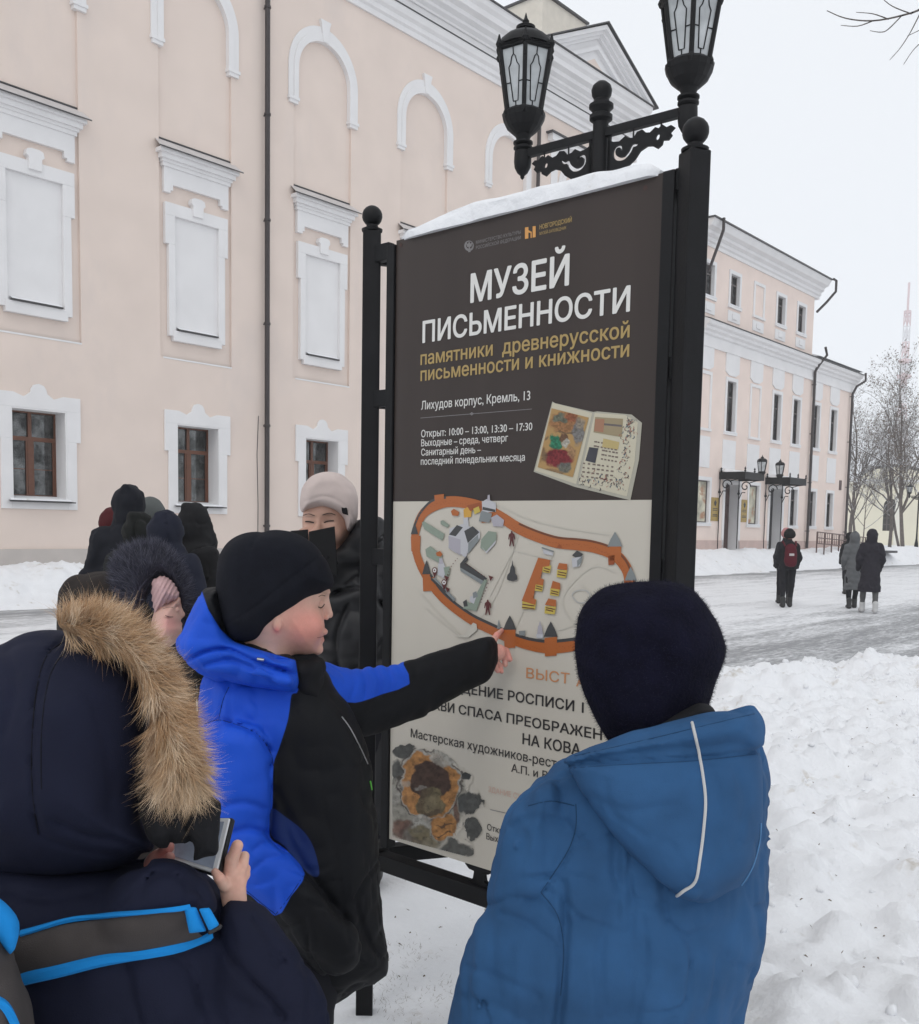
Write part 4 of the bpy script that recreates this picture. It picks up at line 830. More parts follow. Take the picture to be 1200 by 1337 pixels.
for k in range(3):
    a = tri_v[k]; c = tri_v[(k+1) % 3]; d = (c-a)/Wt; nn = np.array([d[1], -d[0]]); ang = math.atan2(d[1], d[0])
    M2 = lambda x, y, z: (a[0]+d[0]*x-nn[0]*y, a[1]+d[1]*x-nn[1]*y, z)
    def bx(mb, x0, y0, z0, x1, y1, z1):
        V = [M2(x, y, z) for x in (x0, x1) for y in (y0, y1) for z in (z0, z1)]; mb.add(V, [(0, 1, 3, 2), (4, 6, 7, 5), (0, 4, 5, 1), (2, 3, 7, 6), (0, 2, 6, 4), (1, 5, 7, 3)])
    st = MB(); xl, xr = (GAP if k != 0 else GAP), (xR if k != 2 else Wt-.15)
    bx(st, xl-.032, -.018, zB-.03, xl-.001, .018, zT-.01); st.build('board_stile', iron, PY, bevel=.003); st = MB(); bx(st, xr+.001, -.018, zB-.03, xr+.032, .018, zT+.0); st.build('board_stile', iron, PY, bevel=.003)
    rg_ = MB()
    ends = []
    for yy in (331, 520, 726):
        z = board(495, yy)[1]
        for (p_, q_) in ((.02, xl-.03), (xr+.03, Wt-.02)): rg_ = MB(); bx(rg_, p_, -.012, z-.026, q_, .012, z+.022); rg_.build('bracket', iron, PY, bevel=.002)
    zr_ = board(505, 1124)[1]; br_ = MB(); bx(br_, .0, -.024, zr_-.028, Wt, .024, zr_+.022); br_.build('bottom_rail', iron, PY, bevel=.004)
    bk = MB(); bx(bk, .01, -.035, zr_-.04, .07, .035, zr_+.035) if k == 0 else None
    if k == 0: bk.build('corner_socket', iron, PY, bevel=.006)
    pn = MB(); bx(pn, xl, -.010, zM, xr, .010, zT); p1 = pn.build('dark_poster' if k == 0 else 'rear_board', dk, PY)
    pn = MB(); bx(pn, xl, -.010, zB, xr, .010, zM); p2 = pn.build('cream_poster' if k == 0 else 'rear_board', crm if k == 0 else dk, PY)
    if k == 0: DARK, CREAM = p1, p2
    fl = MB(); xc = board(627, 1140)[0] if k == 0 else Wt*.42                       # cast fleuron between board and rail
    pts = [(-.006, .06), (-.012, .045), (-.035, .055), (-.05, .04), (-.035, .028), (-.016, .026), (-.02, .005), (-.034, -.005), (-.012, -.022), (.012, -.022), (.034, -.005), (.02, .005), (.016, .026), (.035, .028), (.05, .04), (.035, .055), (.012, .045), (.006, .06)]
    zf = (zB+zr_)/2-.005; n = len(pts); fl.add([M2(xc+x, yy, zf+z) for yy in (-.008, .008) for x, z in pts], [(i, (i+1) % n, n+(i+1) % n, n+i) for i in range(n)]+[tuple(range(n)), tuple(range(n, 2*n))[::-1]])
    fl.build('fleuron', iron, PY)
for (x, y) in ((527, 321), (846, 247)): q = board(x, y); MB().lathe([(.006, 0), (.004, .002)], 10).v; b = MB(); b.add([(q[0]+.006*math.cos(a), -.0115, q[1]+.006*math.sin(a)) for a in np.linspace(0, 6.28, 11)[:-1]], [tuple(range(10))]); b.build('rivet', mat('rusty_rivet', (.05, .02, .015), .6), DARK)
# snow along the top edge
cx = [(board(526, 311)[0], .004), (board(540, 300)[0], .018), (board(575, 285)[0], .034), (board(620, 270)[0], .046), (board(680, 250)[0], .043), (board(730, 235)[0], .040), (board(780, 225)[0], .038), (board(830, 212)[0], .036), (board(852, 208)[0], .030), (board(864, 215)[0], .010)]
xs = np.linspace(cx[0][0], cx[-1][0], 90); hs = np.interp(xs, [c[0] for c in cx], [c[1] for c in cx])+.0035*vnoise(np.stack([xs*14, xs*0, xs*0], -1))
Vv = []; n = 16
for x, h in zip(xs, hs):
    h = max(h, .002)
    for q in range(n):
        a = math.pi*q/(n-1); jy = .004*float(vnoise(np.array([[x*18, q*.6, 3.]]))[0]); Vv.append((x, -.030*math.copysign(abs(math.cos(a))**.55, math.cos(a))*min(1, h/.02)+.006+jy, zT+.002-(.006 if q in (0, n-1) else 0)+h*math.sin(a)**.75))
Fv = [(i*n+q, i*n+q+1, (i+1)*n+q+1, (i+1)*n+q) for i in range(len(xs)-1) for q in range(n-1)]+[(i*n, (i+1)*n, (i+1)*n+n-1, i*n+n-1) for i in range(len(xs)-1)]
Fv += [tuple(range(n)), tuple((len(xs)-1)*n+q for q in range(n))]
sc_ = MB(); sc_.sm = True; sc_.add(Vv, Fv); so_ = sc_.build('snow_ridge', snow, None, smooth=True); so_.location = tuple(L0); so_.rotation_euler = (0, 0, BROT); tag(so_, 'rounded ridge of snow lying along the top of the museum poster', 'snow')

# ---- print on the poster
def inkm(name, c, r=.4): return mat(name, c, r)
ink_w = inkm('ink_white', (.70, .69, .66)); ink_g = inkm('ink_gold', (.40, .28, .10)); ink_k = inkm('ink_black', (.025, .022, .022)); ink_o = inkm('ink_orange', (.60, .27, .12)); ink_lo = inkm('ink_pale_orange', (.60, .38, .30)); ink_gr = inkm('ink_grey', (.20, .19, .19)); ink_lg = inkm('ink_logo_gold', (.62, .30, .08))
_cap = {}
from mathutils.geometry import delaunay_2d_cdt
def text_mesh(s, off=0.0):
    t = bpy.data.curves.new('t', 'FONT'); t.body = s; t.size = 1; t.offset = 0; t.fill_mode = 'NONE'; t.resolution_u = 4; t.space_character = 1.0
    o = bpy.data.objects.new('t', t); COL.objects.link(o); bpy.context.view_layer.update(); me = bpy.data.meshes.new_from_object(o.evaluated_get(bpy.context.evaluated_depsgraph_get())); bpy.data.objects.remove(o)
    V = verts_of(me); E2 = [tuple(e.vertices) for e in me.edges]; co2 = [Vector((v[0], v[1])) for v in V]
    vo, eo, fo, _, _, _ = delaunay_2d_cdt(co2, E2, [], 0, 1e-6); A = V[[e[0] for e in E2], :2]; Bq = V[[e[1] for e in E2], :2]; F = []
    cen = np.array([[sum(vo[i][q] for i in f)/3 for q in (0, 1)] for f in fo]); x, y = cen[:, 0][:, None], cen[:, 1][:, None]
    # winding number by directed outlines is not kept in edges: even-odd test per triangle
    cr_ = ((A[None, :, 1] <= y) != (Bq[None, :, 1] <= y)); dy = (Bq[:, 1]-A[:, 1])[None]; dy = np.where(np.abs(dy) < 1e-12, 1e-12, dy); xi = A[None, :, 0]+(y-A[None, :, 1])*((Bq[:, 0]-A[:, 0])[None])/dy
    inside = ((cr_ & (xi > x)).sum(1) % 2) == 1
    me = bpy.data.meshes.new('t'); me.from_pydata([(v[0], v[1], 0) for v in vo], [], [tuple(f) for f, k in zip(fo, inside) if k])
    if off > 0:                                     # bolder face: the outline printed again with small shifts
        V = verts_of(me); F = [tuple(p.vertices) for p in me.polygons]; n = len(V); Vs = []; Fs = []
        for k, (a, b) in enumerate([(0, 0), (off, 0), (-off, 0), (0, off*.8), (0, -off*.8), (off*.7, off*.6), (-off*.7, -off*.6), (off*.7, -off*.6), (-off*.7, off*.6)]):
            W = V.copy(); W[:, 0] += a; W[:, 1] += b; W[:, 2] = k; Vs.append(W); Fs += [tuple(i+k*n for i in f) for f in F]
        me = bpy.data.meshes.new('t'); me.from_pydata(np.concatenate(Vs).tolist(), [], Fs)
    return me
CAPH = max(v[1] for v in verts_of(text_mesh('Н')))
def u_at(px, z, off=0.0):
    lo, hi = -1.0, 3.0
    for _ in range(40):
        m = (lo+hi)/2; q = proj(L0+bv*m+bn*off+np.array([0, 0, z]))[0]
        if q < px: lo = m
        else: hi = m
    return lo
PR = -.0112
def write(s, x0, y0, x1, cap, m, par, off=.012, label=None, yo=PR):
    u0, z0 = board(x0, y0, yo); _, z1 = board(x0, y0-cap, yo); u1 = u_at(x1, z0, yo); me = text_mesh(s, off); V = verts_of(me); xa, xb = V[:, 0].min(), V[:, 0].max(); sx = (u1-u0)/(xb-xa); sy = (z1-z0)/CAPH
    W = np.stack([u0+(V[:, 0]-xa)*sx, yo-.00004*V[:, 2], z0+V[:, 1]*sy], -1); me.vertices.foreach_set('co', W.astype(np.float32).ravel()); me.update(); me.name = 'lettering'
    o = link('lettering', me, m, par); tag(o, label or 'line of printed letters reading '+s); return o
def patch(name, pts, m, par, yo=PR, sub=1, label=None):
    P = smooth_loop(pts, sub) if sub > 1 else pts; P = [board(x, y, yo) for x, y in P]; b = flat_shape(name, [[(p[0], p[1]) for p in P]], m, par)
    V = verts_of(b.data); W = np.stack([V[:, 0], np.full(len(V), yo), V[:, 1]], -1); b.data.vertices.foreach_set('co', W.astype(np.float32).ravel()); b.data.update()
    if label: b['label'] = label
    return b
write('МУЗЕЙ', 614, 395, 743, 36.5, ink_w, DARK, .024); write('ПИСЬМЕННОСТИ', 551.5, 447.5, 822.5, 27.5, ink_w, DARK, .022)
write('памятники  древнерусской', 549, 476.5, 822, 17.5, ink_g, DARK, .016); write('письменности и книжности', 549, 497.5, 821.5, 17.5, ink_g, DARK, .016)
write('Лихудов корпус, Кремль, 13', 550, 535, 692.3, 11.3, ink_w, DARK, .008)
write('Открыт: 10:00 – 13:00, 13:30 – 17:30', 550, 571, 695, 9.4, ink_w, DARK, .008); write('Выходные – среда, четверг', 550, 582.8, 663.3, 9, ink_w, DARK, .008)
write('Санитарный день –', 550, 595, 628, 9, ink_w, DARK, .008); write('последний понедельник месяца', 549.5, 607, 685.3, 9, ink_w, DARK, .008)
write('МИНИСТЕРСТВО КУЛЬТУРЫ', 621.5, 318.6, 680, 4.4, ink_gr, DARK, 0); write('РОССИЙСКОЙ ФЕДЕРАЦИИ', 621.5, 325.6, 680, 4.4, ink_gr, DARK, 0)
write('НОВГОРОДСКИЙ', 704.5, 299.5, 746.5, 6, ink_g, DARK, .01); write('МУЗЕЙ-ЗАПОВЕДНИК', 704.5, 307, 739.5, 4, ink_g, DARK, 0)
patch('divider_line', [(549, 545.4), (694.5, 533.6), (694.5, 534.4), (549, 546.2)], ink_gr, DARK); patch('divider_diamond', [(613, 540.3), (616, 538), (619, 540), (616, 542.5)], ink_gr, DARK)
for q in ([(685.5, 297), (690, 296.3), (690, 300.5), (692.8, 302), (692.8, 304), (690, 303.5), (690, 311.2), (685.5, 312)], [(692.8, 302), (692.8, 310.8), (694.3, 310.5), (694.3, 302.5)], [(695.5, 295.5), (699.5, 295), (699.5, 309.5), (695.5, 310.3)]): patch('gold_logo', q, ink_lg, DARK)
patch('round_emblem', [(612.5+6.3*math.cos(a), 321+7*math.sin(a)) for a in np.linspace(0, 6.28, 15)[:-1]], ink_gr, DARK); patch('round_emblem', [(612.8+4.4*math.cos(a), 320+5*math.sin(a)) for a in np.linspace(0, 6.28, 13)[:-1]], dk, DARK, yo=-.0118)
patch('round_emblem', [(608.5, 317), (611, 318.5), (612.5, 315), (614.3, 318.2), (617, 316), (615.5, 322), (613.6, 322), (614.5, 329), (611.3, 329.3), (612, 322.3), (610, 322.5)], ink_gr, DARK, yo=-.0124)
# the open book
page = inkm('ink_page', (.54, .50, .38)); pedge = inkm('ink_page_edge', (.40, .38, .31))
C5 = lambda pts: [(500+x/3.11, 230+y/3.11) for x, y in pts]
patch('open_book', C5([(688, 915), (700, 922), (855, 958), (870, 955), (1010, 968), (1052, 1002), (1040, 1150), (1005, 1316), (780, 1262), (612, 1200)]), pedge, DARK, yo=-.0114)
patch('left_page', C5([(690, 920), (850, 962), (785, 1250), (618, 1196)]), page, DARK, yo=-.0119)
patch('right_page', C5([(860, 962), (985, 970), (1035, 1000), (1022, 1160), (990, 1300), (795, 1250)]), page, DARK, yo=-.0119)
mini = [((.42, .26, .11), [(685, 942), (835, 980), (770, 1222), (628, 1182)]), 
        ((.30, .24, .14), [(862, 978), (975, 985), (970, 1060), (855, 1040)]), ((.12, .10, .10), [(862, 1000), (970, 1010), (970, 1018), (861, 1008)]), ((.34, .17, .10), [(862, 985), (900, 987), (895, 1040), (858, 1035)]), ((.46, .36, .15), [(895, 1065), (960, 1080), (955, 1110), (890, 1100)]), ((.045, .045, .055), [(838, 1100), (875, 1105), (862, 1165), (822, 1155)])]
for i, (c, q) in enumerate(mini): patch('miniature_patch', C5(q), inkm('ink_mini_%d' % i, c), DARK, yo=-.0124-.00008*i)
bord = MB(); rg = np.random.default_rng(2); bc = [MB(), MB(), MB()]
for k in range(150):
    if k < 70: x, y = 1000+rg.normal(0, 13)-(k/70)*35, 985+(k/70)*290
    elif k < 125: x, y = 800+rg.uniform(0, 160), 1235+rg.normal(0, 16)+(k-70)*.2
    else: x, y = rg.uniform(985, 1015), rg.uniform(985, 1060)
    a = rg.uniform(0, 6.28); r_ = rg.uniform(4, 10); w_ = rg.uniform(1.5, 4); P = [(x+r_*math.cos(a+t)*(.6+.4*t), y+r_*math.sin(a+t)*(.6+.4*t)) for t in (0, .7, 1.4, 2.1)]; P += [(p[0]+w_, p[1]+w_*.4) for p in P[::-1]]; q = [board(*p, -.0126) for p in C5(P)]
    bc[k % 3].add([(p[0], -.0127, p[1]) for p in q], [(0, 1, 6, 7), (1, 2, 5, 6), (2, 3, 4, 5)])
for k, c in enumerate([(.08, .12, .16), (.07, .06, .06), (.30, .10, .07)]): bc[k].build('border_scroll', inkm('ink_scroll_%d' % k, c), DARK)
tl = MB()
for k in range(9):
    y = 1075+k*17.5
    for j in range(7):
        x0 = (850 if k < 2 else 885 if k < 5 else 815)+j*(14 if k < 5 else 19)-(k-4)*2.0; x1 = x0+rg.uniform(7, 13)
        if x1 > 962-k: continue
        q = [board(*p, -.0126) for p in C5([(x0, y+j*2.4), (x1, y+j*2.4+1), (x1, y+j*2.4+7), (x0, y+j*2.4+6)])]; tl.add([(p[0], -.01255, p[1]) for p in q], [(0, 1, 2, 3)])
tl.build('manuscript_lines', inkm('ink_manuscript', (.16, .12, .10)), DARK)
# the map of the fortress
C6 = lambda pts: [(500+x/3.158, 630+y/3.158) for x, y in pts]
brick = inkm('ink_brick', (.42, .12, .028)); brick2 = inkm('ink_brick_shade', (.30, .075, .02)); slate = inkm('ink_slate', (.055, .055, .055)); pth = inkm('ink_path', (.56, .53, .46)); green_ = inkm('ink_green', (.25, .30, .24)); lg = inkm('ink_lightgrey', (.50, .50, .52)); mg = inkm('ink_midgrey', (.22, .24, .24)); yel = inkm('ink_yellow', (.55, .42, .08)); maroon = inkm('ink_maroon', (.10, .02, .02)); goldm = inkm('ink_dome_gold', (.60, .33, .05)); lil = inkm('ink_lilac', (.40, .38, .42))
def stroke(name, pts, w0, w1, m, yo, closed=False, sub=4, par=None):
    P = np.array([board(x, y, yo) for x, y in C6(smooth_loop(pts, sub, closed))]); n = len(P); b = MB(); k1 = np.linalg.norm(np.array(board(600, 750))-np.array(board(601, 750)))*(1/3.158)
    T_ = np.gradient(P, axis=0); T_ /= np.linalg.norm(T_, axis=1)[:, None]+1e-9; Nn = np.stack([-T_[:, 1], T_[:, 0]], 1)
    A = P+Nn*w0*k1; B = P+Nn*w1*k1
    V = [(a[0], yo, a[1]) for a in A]+[(q[0], yo, q[1]) for q in B]; b.add(V, [(i, i+1, n+i+1, n+i) for i in range(n-1)]+([(n-1, 0, n, 2*n-1)] if closed else [])); return b.build(name, m, par or CREAM)
ring = [(132, 262), (135, 200), (165, 128), (230, 88), (300, 78), (400, 98), (480, 138), (560, 188), (640, 222), (720, 246), (800, 254), (870, 264), (940, 288), (985, 325), (1015, 385), (1010, 480), (960, 560), (900, 630), (800, 668), (690, 682), (600, 668), (520, 640), (440, 602), (370, 568), (300, 520), (240, 468), (190, 405), (152, 335)]
for q in ([(180, 520), (260, 590), (330, 640), (420, 700)], [(140, 440), (230, 540), (320, 625)], [(470, 90), (600, 150), (760, 190), (930, 215)], [(440, 470), (540, 270), (560, 200)], [(530, 640), (620, 440), (700, 300)], [(400, 560), (470, 460), (545, 260)], [(540, 280), (700, 320)], [(800, 600), (740, 480), (860, 350), (960, 370)], [(640, 620), (760, 600), (830, 560)], [(820, 420), (900, 500), (930, 560)]): stroke('map_path', q, -1.5, 1.5, pth, -.0116)
stroke('map_path', [(778, 466), (795, 445), (835, 442), (855, 462), (845, 492), (805, 498)], -4, 0, inkm('ink_oval', (.46, .45, .42)), -.0117, True)
stroke('fortress_wall', ring, -17, 16, brick, -.0120, True); stroke('wall_shade', [(560, 170), (640, 203), (720, 227), (800, 234), (870, 244), (945, 270), (1000, 320), (1025, 375)], -3, 3, inkm('ink_dkbrick', (.16, .05, .02)), -.0122)
stroke('wall_walk', [(120, 205), (150, 130), (200, 75), (260, 60)], -5, 3, slate, -.0122); stroke('wall_walk', [(195, 380), (240, 445), (300, 500), (370, 548), (440, 582), (520, 618), (600, 645), (690, 656), (800, 645)], -4, 5, slate, -.0122)
rgm = np.random.default_rng(4); bt = MB(); RP = C6(smooth_loop(ring, 9))
for i in range(0, len(RP), 1):
    x, y = RP[i]; q = board(x+rgm.uniform(-1, 1), y+rgm.uniform(-1.5, 3), 0); s_ = .0011; bt.add([(q[0]-s_*1.2, -.01235, q[1]-s_), (q[0]+s_*1.2, -.01235, q[1]-s_), (q[0]+s_, -.01235, q[1]+s_*.8), (q[0]-s_, -.01235, q[1]+s_*.6)], [(0, 1, 2, 3)])
bt.build('wall_marks', brick2, CREAM)
for (x, y, w, h, col) in ((232, 62, 40, 30, brick), (135, 250, 40, 62, brick), (188, 418, 48, 56, brick), (523, 640, 48, 82, brick), (692, 675, 52, 78, brick), (958, 290, 50, 60, brick), (425, 150, 40, 26, brick), (942, 318, 28, 40, brick2)): patch('map_tower', C6([(x-w/2, y-h/2+5), (x+w/2, y-h/2), (x+w/2-2, y+h/2), (x-w/2+2, y+h/2+3)]), col, CREAM, yo=-.0125)
for (x, y, w, h, m) in ((130, 190, 30, 46, slate), (180, 350, 36, 56, slate), (523, 578, 54, 58, slate), (692, 605, 58, 62, slate), (957, 234, 62, 60, mg), (1022, 376, 50, 56, mg), (478, 585, 16, 36, mg), (648, 598, 22, 52, lil), (822, 545, 22, 62, lil), (728, 262, 24, 16, brick2)): patch('map_spire', C6([(x-w/2, y+h/2), (x-w*.30, y), (x-1, y-h/2), (x+1, y-h/2), (x+w*.3, y), (x+w/2, y+h/2)]), m, CREAM, yo=-.0128)
bl = [(green_, [(160, 165), (170, 160), (255, 212), (245, 240), (170, 192)]), (green_, [(238, 158), (248, 155), (275, 175), (266, 187), (238, 172)]), (green_, [(175, 275), (195, 262), (245, 300), (240, 335), (180, 305)]), (lg, [(275, 190), (330, 170), (400, 200), (400, 230), (340, 300), (300, 290), (270, 270)]), (slate, [(272, 215), (305, 175), (330, 185), (300, 222)]), (slate, [(335, 200), (370, 180), (398, 205), (350, 250)]), (lil, [(270, 220), (320, 235), (320, 300), (272, 270)]), (lg, [(320, 240), (350, 250), (345, 310), (325, 300)]), (mg, [(352, 250), (392, 215), (395, 240), (350, 295)]),
      (lg, [(330, 140), (350, 135), (355, 190), (335, 195)]), (goldm, [(332, 112), (350, 100), (366, 112), (364, 142), (334, 145)]), (brick2, [(345, 95), (400, 82), (410, 100), (360, 118)]), (yel, [(372, 108), (395, 98), (402, 120), (378, 132)]), (lg, [(408, 80), (428, 68), (466, 84), (466, 120), (410, 125)]), (mg, [(405, 115), (450, 128), (440, 165), (395, 160)]), (lil, [(445, 145), (470, 132), (500, 155), (495, 182), (455, 180)]), (slate, [(412, 100), (465, 112), (462, 122), (410, 112)]), (lil, [(432, 52), (440, 50), (442, 75), (430, 75)]),
      (green_, [(405, 235), (435, 200), (468, 205), (468, 235), (425, 285), (402, 270)]), (lg, [(404, 262), (425, 285), (466, 238), (464, 250), (427, 292)]), (brick, [(280, 118), (292, 108), (315, 122), (310, 138), (286, 136)]), (brick, [(218, 290), (235, 282), (246, 296), (238, 306), (222, 302)]), (lg, [(228, 335), (248, 325), (262, 360), (250, 395), (225, 380)]), (lil, [(232, 312), (246, 312), (248, 335), (232, 335)]), (green_, [(250, 350), (275, 345), (276, 375), (258, 392)]),
      (slate, [(318, 335), (345, 302), (352, 318), (340, 330), (430, 395), (418, 408), (318, 350)]), (mg, [(318, 350), (418, 408), (415, 425), (320, 365)]), (green_, [(418, 400), (430, 402), (385, 530), (330, 520), (345, 488), (362, 500)]), (lg, [(360, 470), (388, 462), (375, 500), (358, 492)]), (slate, [(330, 492), (345, 482), (350, 510), (334, 512)]), (mg, [(205, 395), (215, 392), (300, 480), (292, 490)]), (slate, [(196, 388), (262, 448), (256, 458), (198, 402)]), (mg, [(370, 455), (385, 448), (392, 470), (372, 478)]),
      (mg, [(655, 265), (705, 282), (704, 288), (655, 272)]), (lg, [(660, 275), (703, 290), (700, 302), (662, 292)]), (mg, [(560, 612), (588, 610), (585, 632), (562, 630)]), (lil, [(640, 590), (655, 590), (660, 625), (636, 625)]), (lg, [(632, 625), (662, 625), (660, 642), (634, 642)]), (slate, [(780, 300), (800, 280), (826, 295), (806, 318)]), (lg, [(778, 312), (822, 305), (812, 345), (782, 350)]), (mg, [(800, 322), (824, 300), (818, 330), (802, 348)]), (pth, [(352, 602), (372, 578), (386, 584), (388, 608), (352, 640), (300, 636), (300, 630), (340, 628)])]
for (x0, y0, w, h, rows) in ((575, 470, 58, 30, 1), (628, 408, 34, 18, 1), (660, 330, 34, 20, 1), (718, 350, 42, 20, 1), (690, 425, 40, 20, 1), (668, 500, 46, 20, 1)): bl.append((yel, [(x0, y0+10), (x0+w, y0+12), (x0+w-6, y0+h+24), (x0-2, y0+h+20)]))
bl += [(brick, [(640, 310), (690, 320), (686, 345), (660, 348), (650, 395), (664, 400), (660, 425), (630, 420), (620, 478), (632, 484), (628, 505), (572, 488)]), (brick, [(726, 332), (760, 336), (760, 362), (718, 356)]), (brick, [(700, 405), (730, 415), (732, 442), (692, 436)]), (brick, [(682, 478), (714, 484), (714, 512), (668, 504)])]
for (x, y, w) in ((575, 500, 50), (574, 512, 50), (632, 424, 25), (630, 433, 25), (664, 350, 24), (662, 360, 24), (722, 366, 34), (720, 376, 34), (694, 444, 30), (692, 453, 30), (672, 514, 38), (672, 522, 30)): bl.append((maroon, [(x, y), (x+w, y+7), (x+w, y+11), (x, y+4)]))
for i, (m, q) in enumerate(bl): patch('map_building', C6(q), m, CREAM, yo=-.0130-.00003*i)
for (x, y, s_) in ((531, 232, 1), (432, 515, 1)):
    fg = [(-3, -32), (3, -32), (5, -24), (14, -18), (17, 2), (13, 4), (9, -10), (8, 4), (12, 30), (7, 32), (0, 8), (-7, 32), (-12, 30), (-8, 4), (-9, -10), (-13, 4), (-17, 2), (-14, -18), (-5, -24)]; patch('map_figure', C6([(x+a*.85, y+b) for a, b in fg]), maroon, CREAM, yo=-.0146)
patch('monument_icon', C6([(512, 400), (514, 380), (522, 372), (526, 350), (531, 340), (533, 318), (537, 340), (544, 352), (545, 374), (552, 382), (553, 400), (532, 406)]), slate, CREAM, yo=-.0146, sub=2)
ds = MB()
for q in ([(322, 312), (300, 340), (285, 370), (275, 400), (268, 440)], [(352, 335), (380, 350), (410, 372), (440, 390)], [(452, 400), (440, 440), (425, 470), (418, 500)]):
    P = smooth_loop(q, 8, False)
    for i in range(0, len(P)-1, 3):
        a, c = P[i], P[min(i+1, len(P)-1)]; e = np.array([-(c-a)[1], (c-a)[0]]); e = e/(np.linalg.norm(e)+1e-9)*1.6; V4 = [board(*p, 0) for p in C6([a-e, a+e, c+e, c-e])]; ds.add([(v[0], -.0147, v[1]) for v in V4], [(0, 1, 2, 3)])
ds.build('dotted_route', maroon, CREAM)
for (x, y) in ((446, 394), (268, 442), (264, 395)): patch('arrow_head', C6([(x-11, y-12), (x+9, y-4), (x-3, y+12)]), maroon, CREAM, yo=-.0148)
for (x, y) in ((213, 362), (252, 412)):
    patch('map_pin', C6([(x+11*math.cos(a), y+13*math.sin(a)) for a in np.linspace(-3.6, .46, 12)]+[(x, y+32)]), maroon, CREAM, yo=-.0148); patch('pin_ring', C6([(x+7.5*math.cos(a), y+9*math.sin(a)) for a in np.linspace(0, 6.1, 12)]), ink_w, CREAM, yo=-.0150); patch('pin_dot', C6([(x+3.2*math.cos(a), y+4*math.sin(a)) for a in np.linspace(0, 6, 9)]), maroon, CREAM, yo=-.0152)
# lettering below the map
write('ВЫСТ', 687, 885, 743.5, 13.5, ink_o, CREAM, .004); write('АВКА', 752, 896, 810, 13.3, ink_o, CREAM, .004)
write('ДЕНИЕ РОСПИСИ 1', 602.5, 904.3, 762, 12.6, ink_k, CREAM, .018); write('ВОЗРОЖ', 534, 893, 600, 12.3, ink_k, CREAM, .018)
write('СПАСА ПРЕОБРАЖЕН', 598.7, 931.8, 786, 12.0, ink_k, CREAM, .018); write('ЦЕРКВИ', 541, 921.5, 593, 12, ink_k, CREAM, .018)
write('НА КОВА', 682, 971.3, 758, 14, ink_k, CREAM, .018); write('Мастерская художников-рест', 536.3, 962.3, 726.5, 11.3, ink_k, CREAM, .006); write('А.П. и В.П.', 667.5, 1007.3, 731.5, 10.5, ink_k, CREAM, .006)
write('ЗДАНИЕ СУД', 637.5, 1033.5, 686, 7, ink_lo, CREAM, 0); write('Открыт', 636, 1083.5, 668, 8.2, ink_k, CREAM, .002); write('Выходные', 635, 1095.5, 677, 8.2, ink_k, CREAM, .002)
patch('divider_line', [(640, 1056.6), (680, 1065.5), (680, 1066.3), (640, 1057.5)], ink_gr, CREAM)
# weathered plaster fragment and book miniature: flat print painted point by point
pr_m = mat('printed_picture', rough=.4, attr='Col', spec=.3)
def print_grid(name, x0, y0, x1, y1, st, fn, par, yo):
    xs = np.arange(x0, x1, st); ys = np.arange(y0, y1, st); X, Y = np.meshgrid(xs, ys, indexing='ij'); c, a = fn(X, Y)
    v = ray(600, 800)*0; dx = (X-PPX)/FOC; dy = (PPY-Y)/FOC; Dr = cf+cr*dx[..., None]+cu*dy[..., None]; t = ((L0-CAM) @ bn+yo)/(Dr @ bn); P = CAM+Dr*t[..., None]; V = np.stack([(P-L0) @ bv, np.full(X.shape, yo), P[..., 2]], -1).reshape(-1, 3)
    i, j = np.meshgrid(np.arange(len(xs)-1), np.arange(len(ys)-1), indexing='ij'); q = (i*len(ys)+j).ravel(); al = a[:-1, :-1].ravel() > .5
    q = q[al]; me = mesh_np(name, V, np.stack([q, q+len(ys), q+len(ys)+1, q+1], 1), False); col = np.ones((len(V), 4), np.float32); col[:, :3] = c.reshape(-1, 3)
    at = me.attributes.new('Col', 'FLOAT_COLOR', 'POINT'); at.data.foreach_set('color', col.ravel()); return link(name, me, pr_m, par)
def paint(X, Y, base, items, warp, wf):
    P = np.stack([X*wf, Y*wf, X*0], -1); WX = X+warp*fbm(P, 4); WY = Y+warp*fbm(P+31, 4); C = np.tile(np.array(base, float), X.shape+(1,))
    for k, (cx, cy, rx, ry, col, soft_, opa) in enumerate(items):
        d = np.hypot((WX-cx)/rx, (WY-cy)/ry)-1; m = np.clip(-d/soft_+.5, 0, 1)*opa; n = .75+.35*fbm(np.stack([X*wf*3+k, Y*wf*3, X*0], -1), 3)[..., None]*.8; C = C*(1-m[..., None])+np.clip(np.array(col)*n, 0, 1)*m[..., None]
    return C
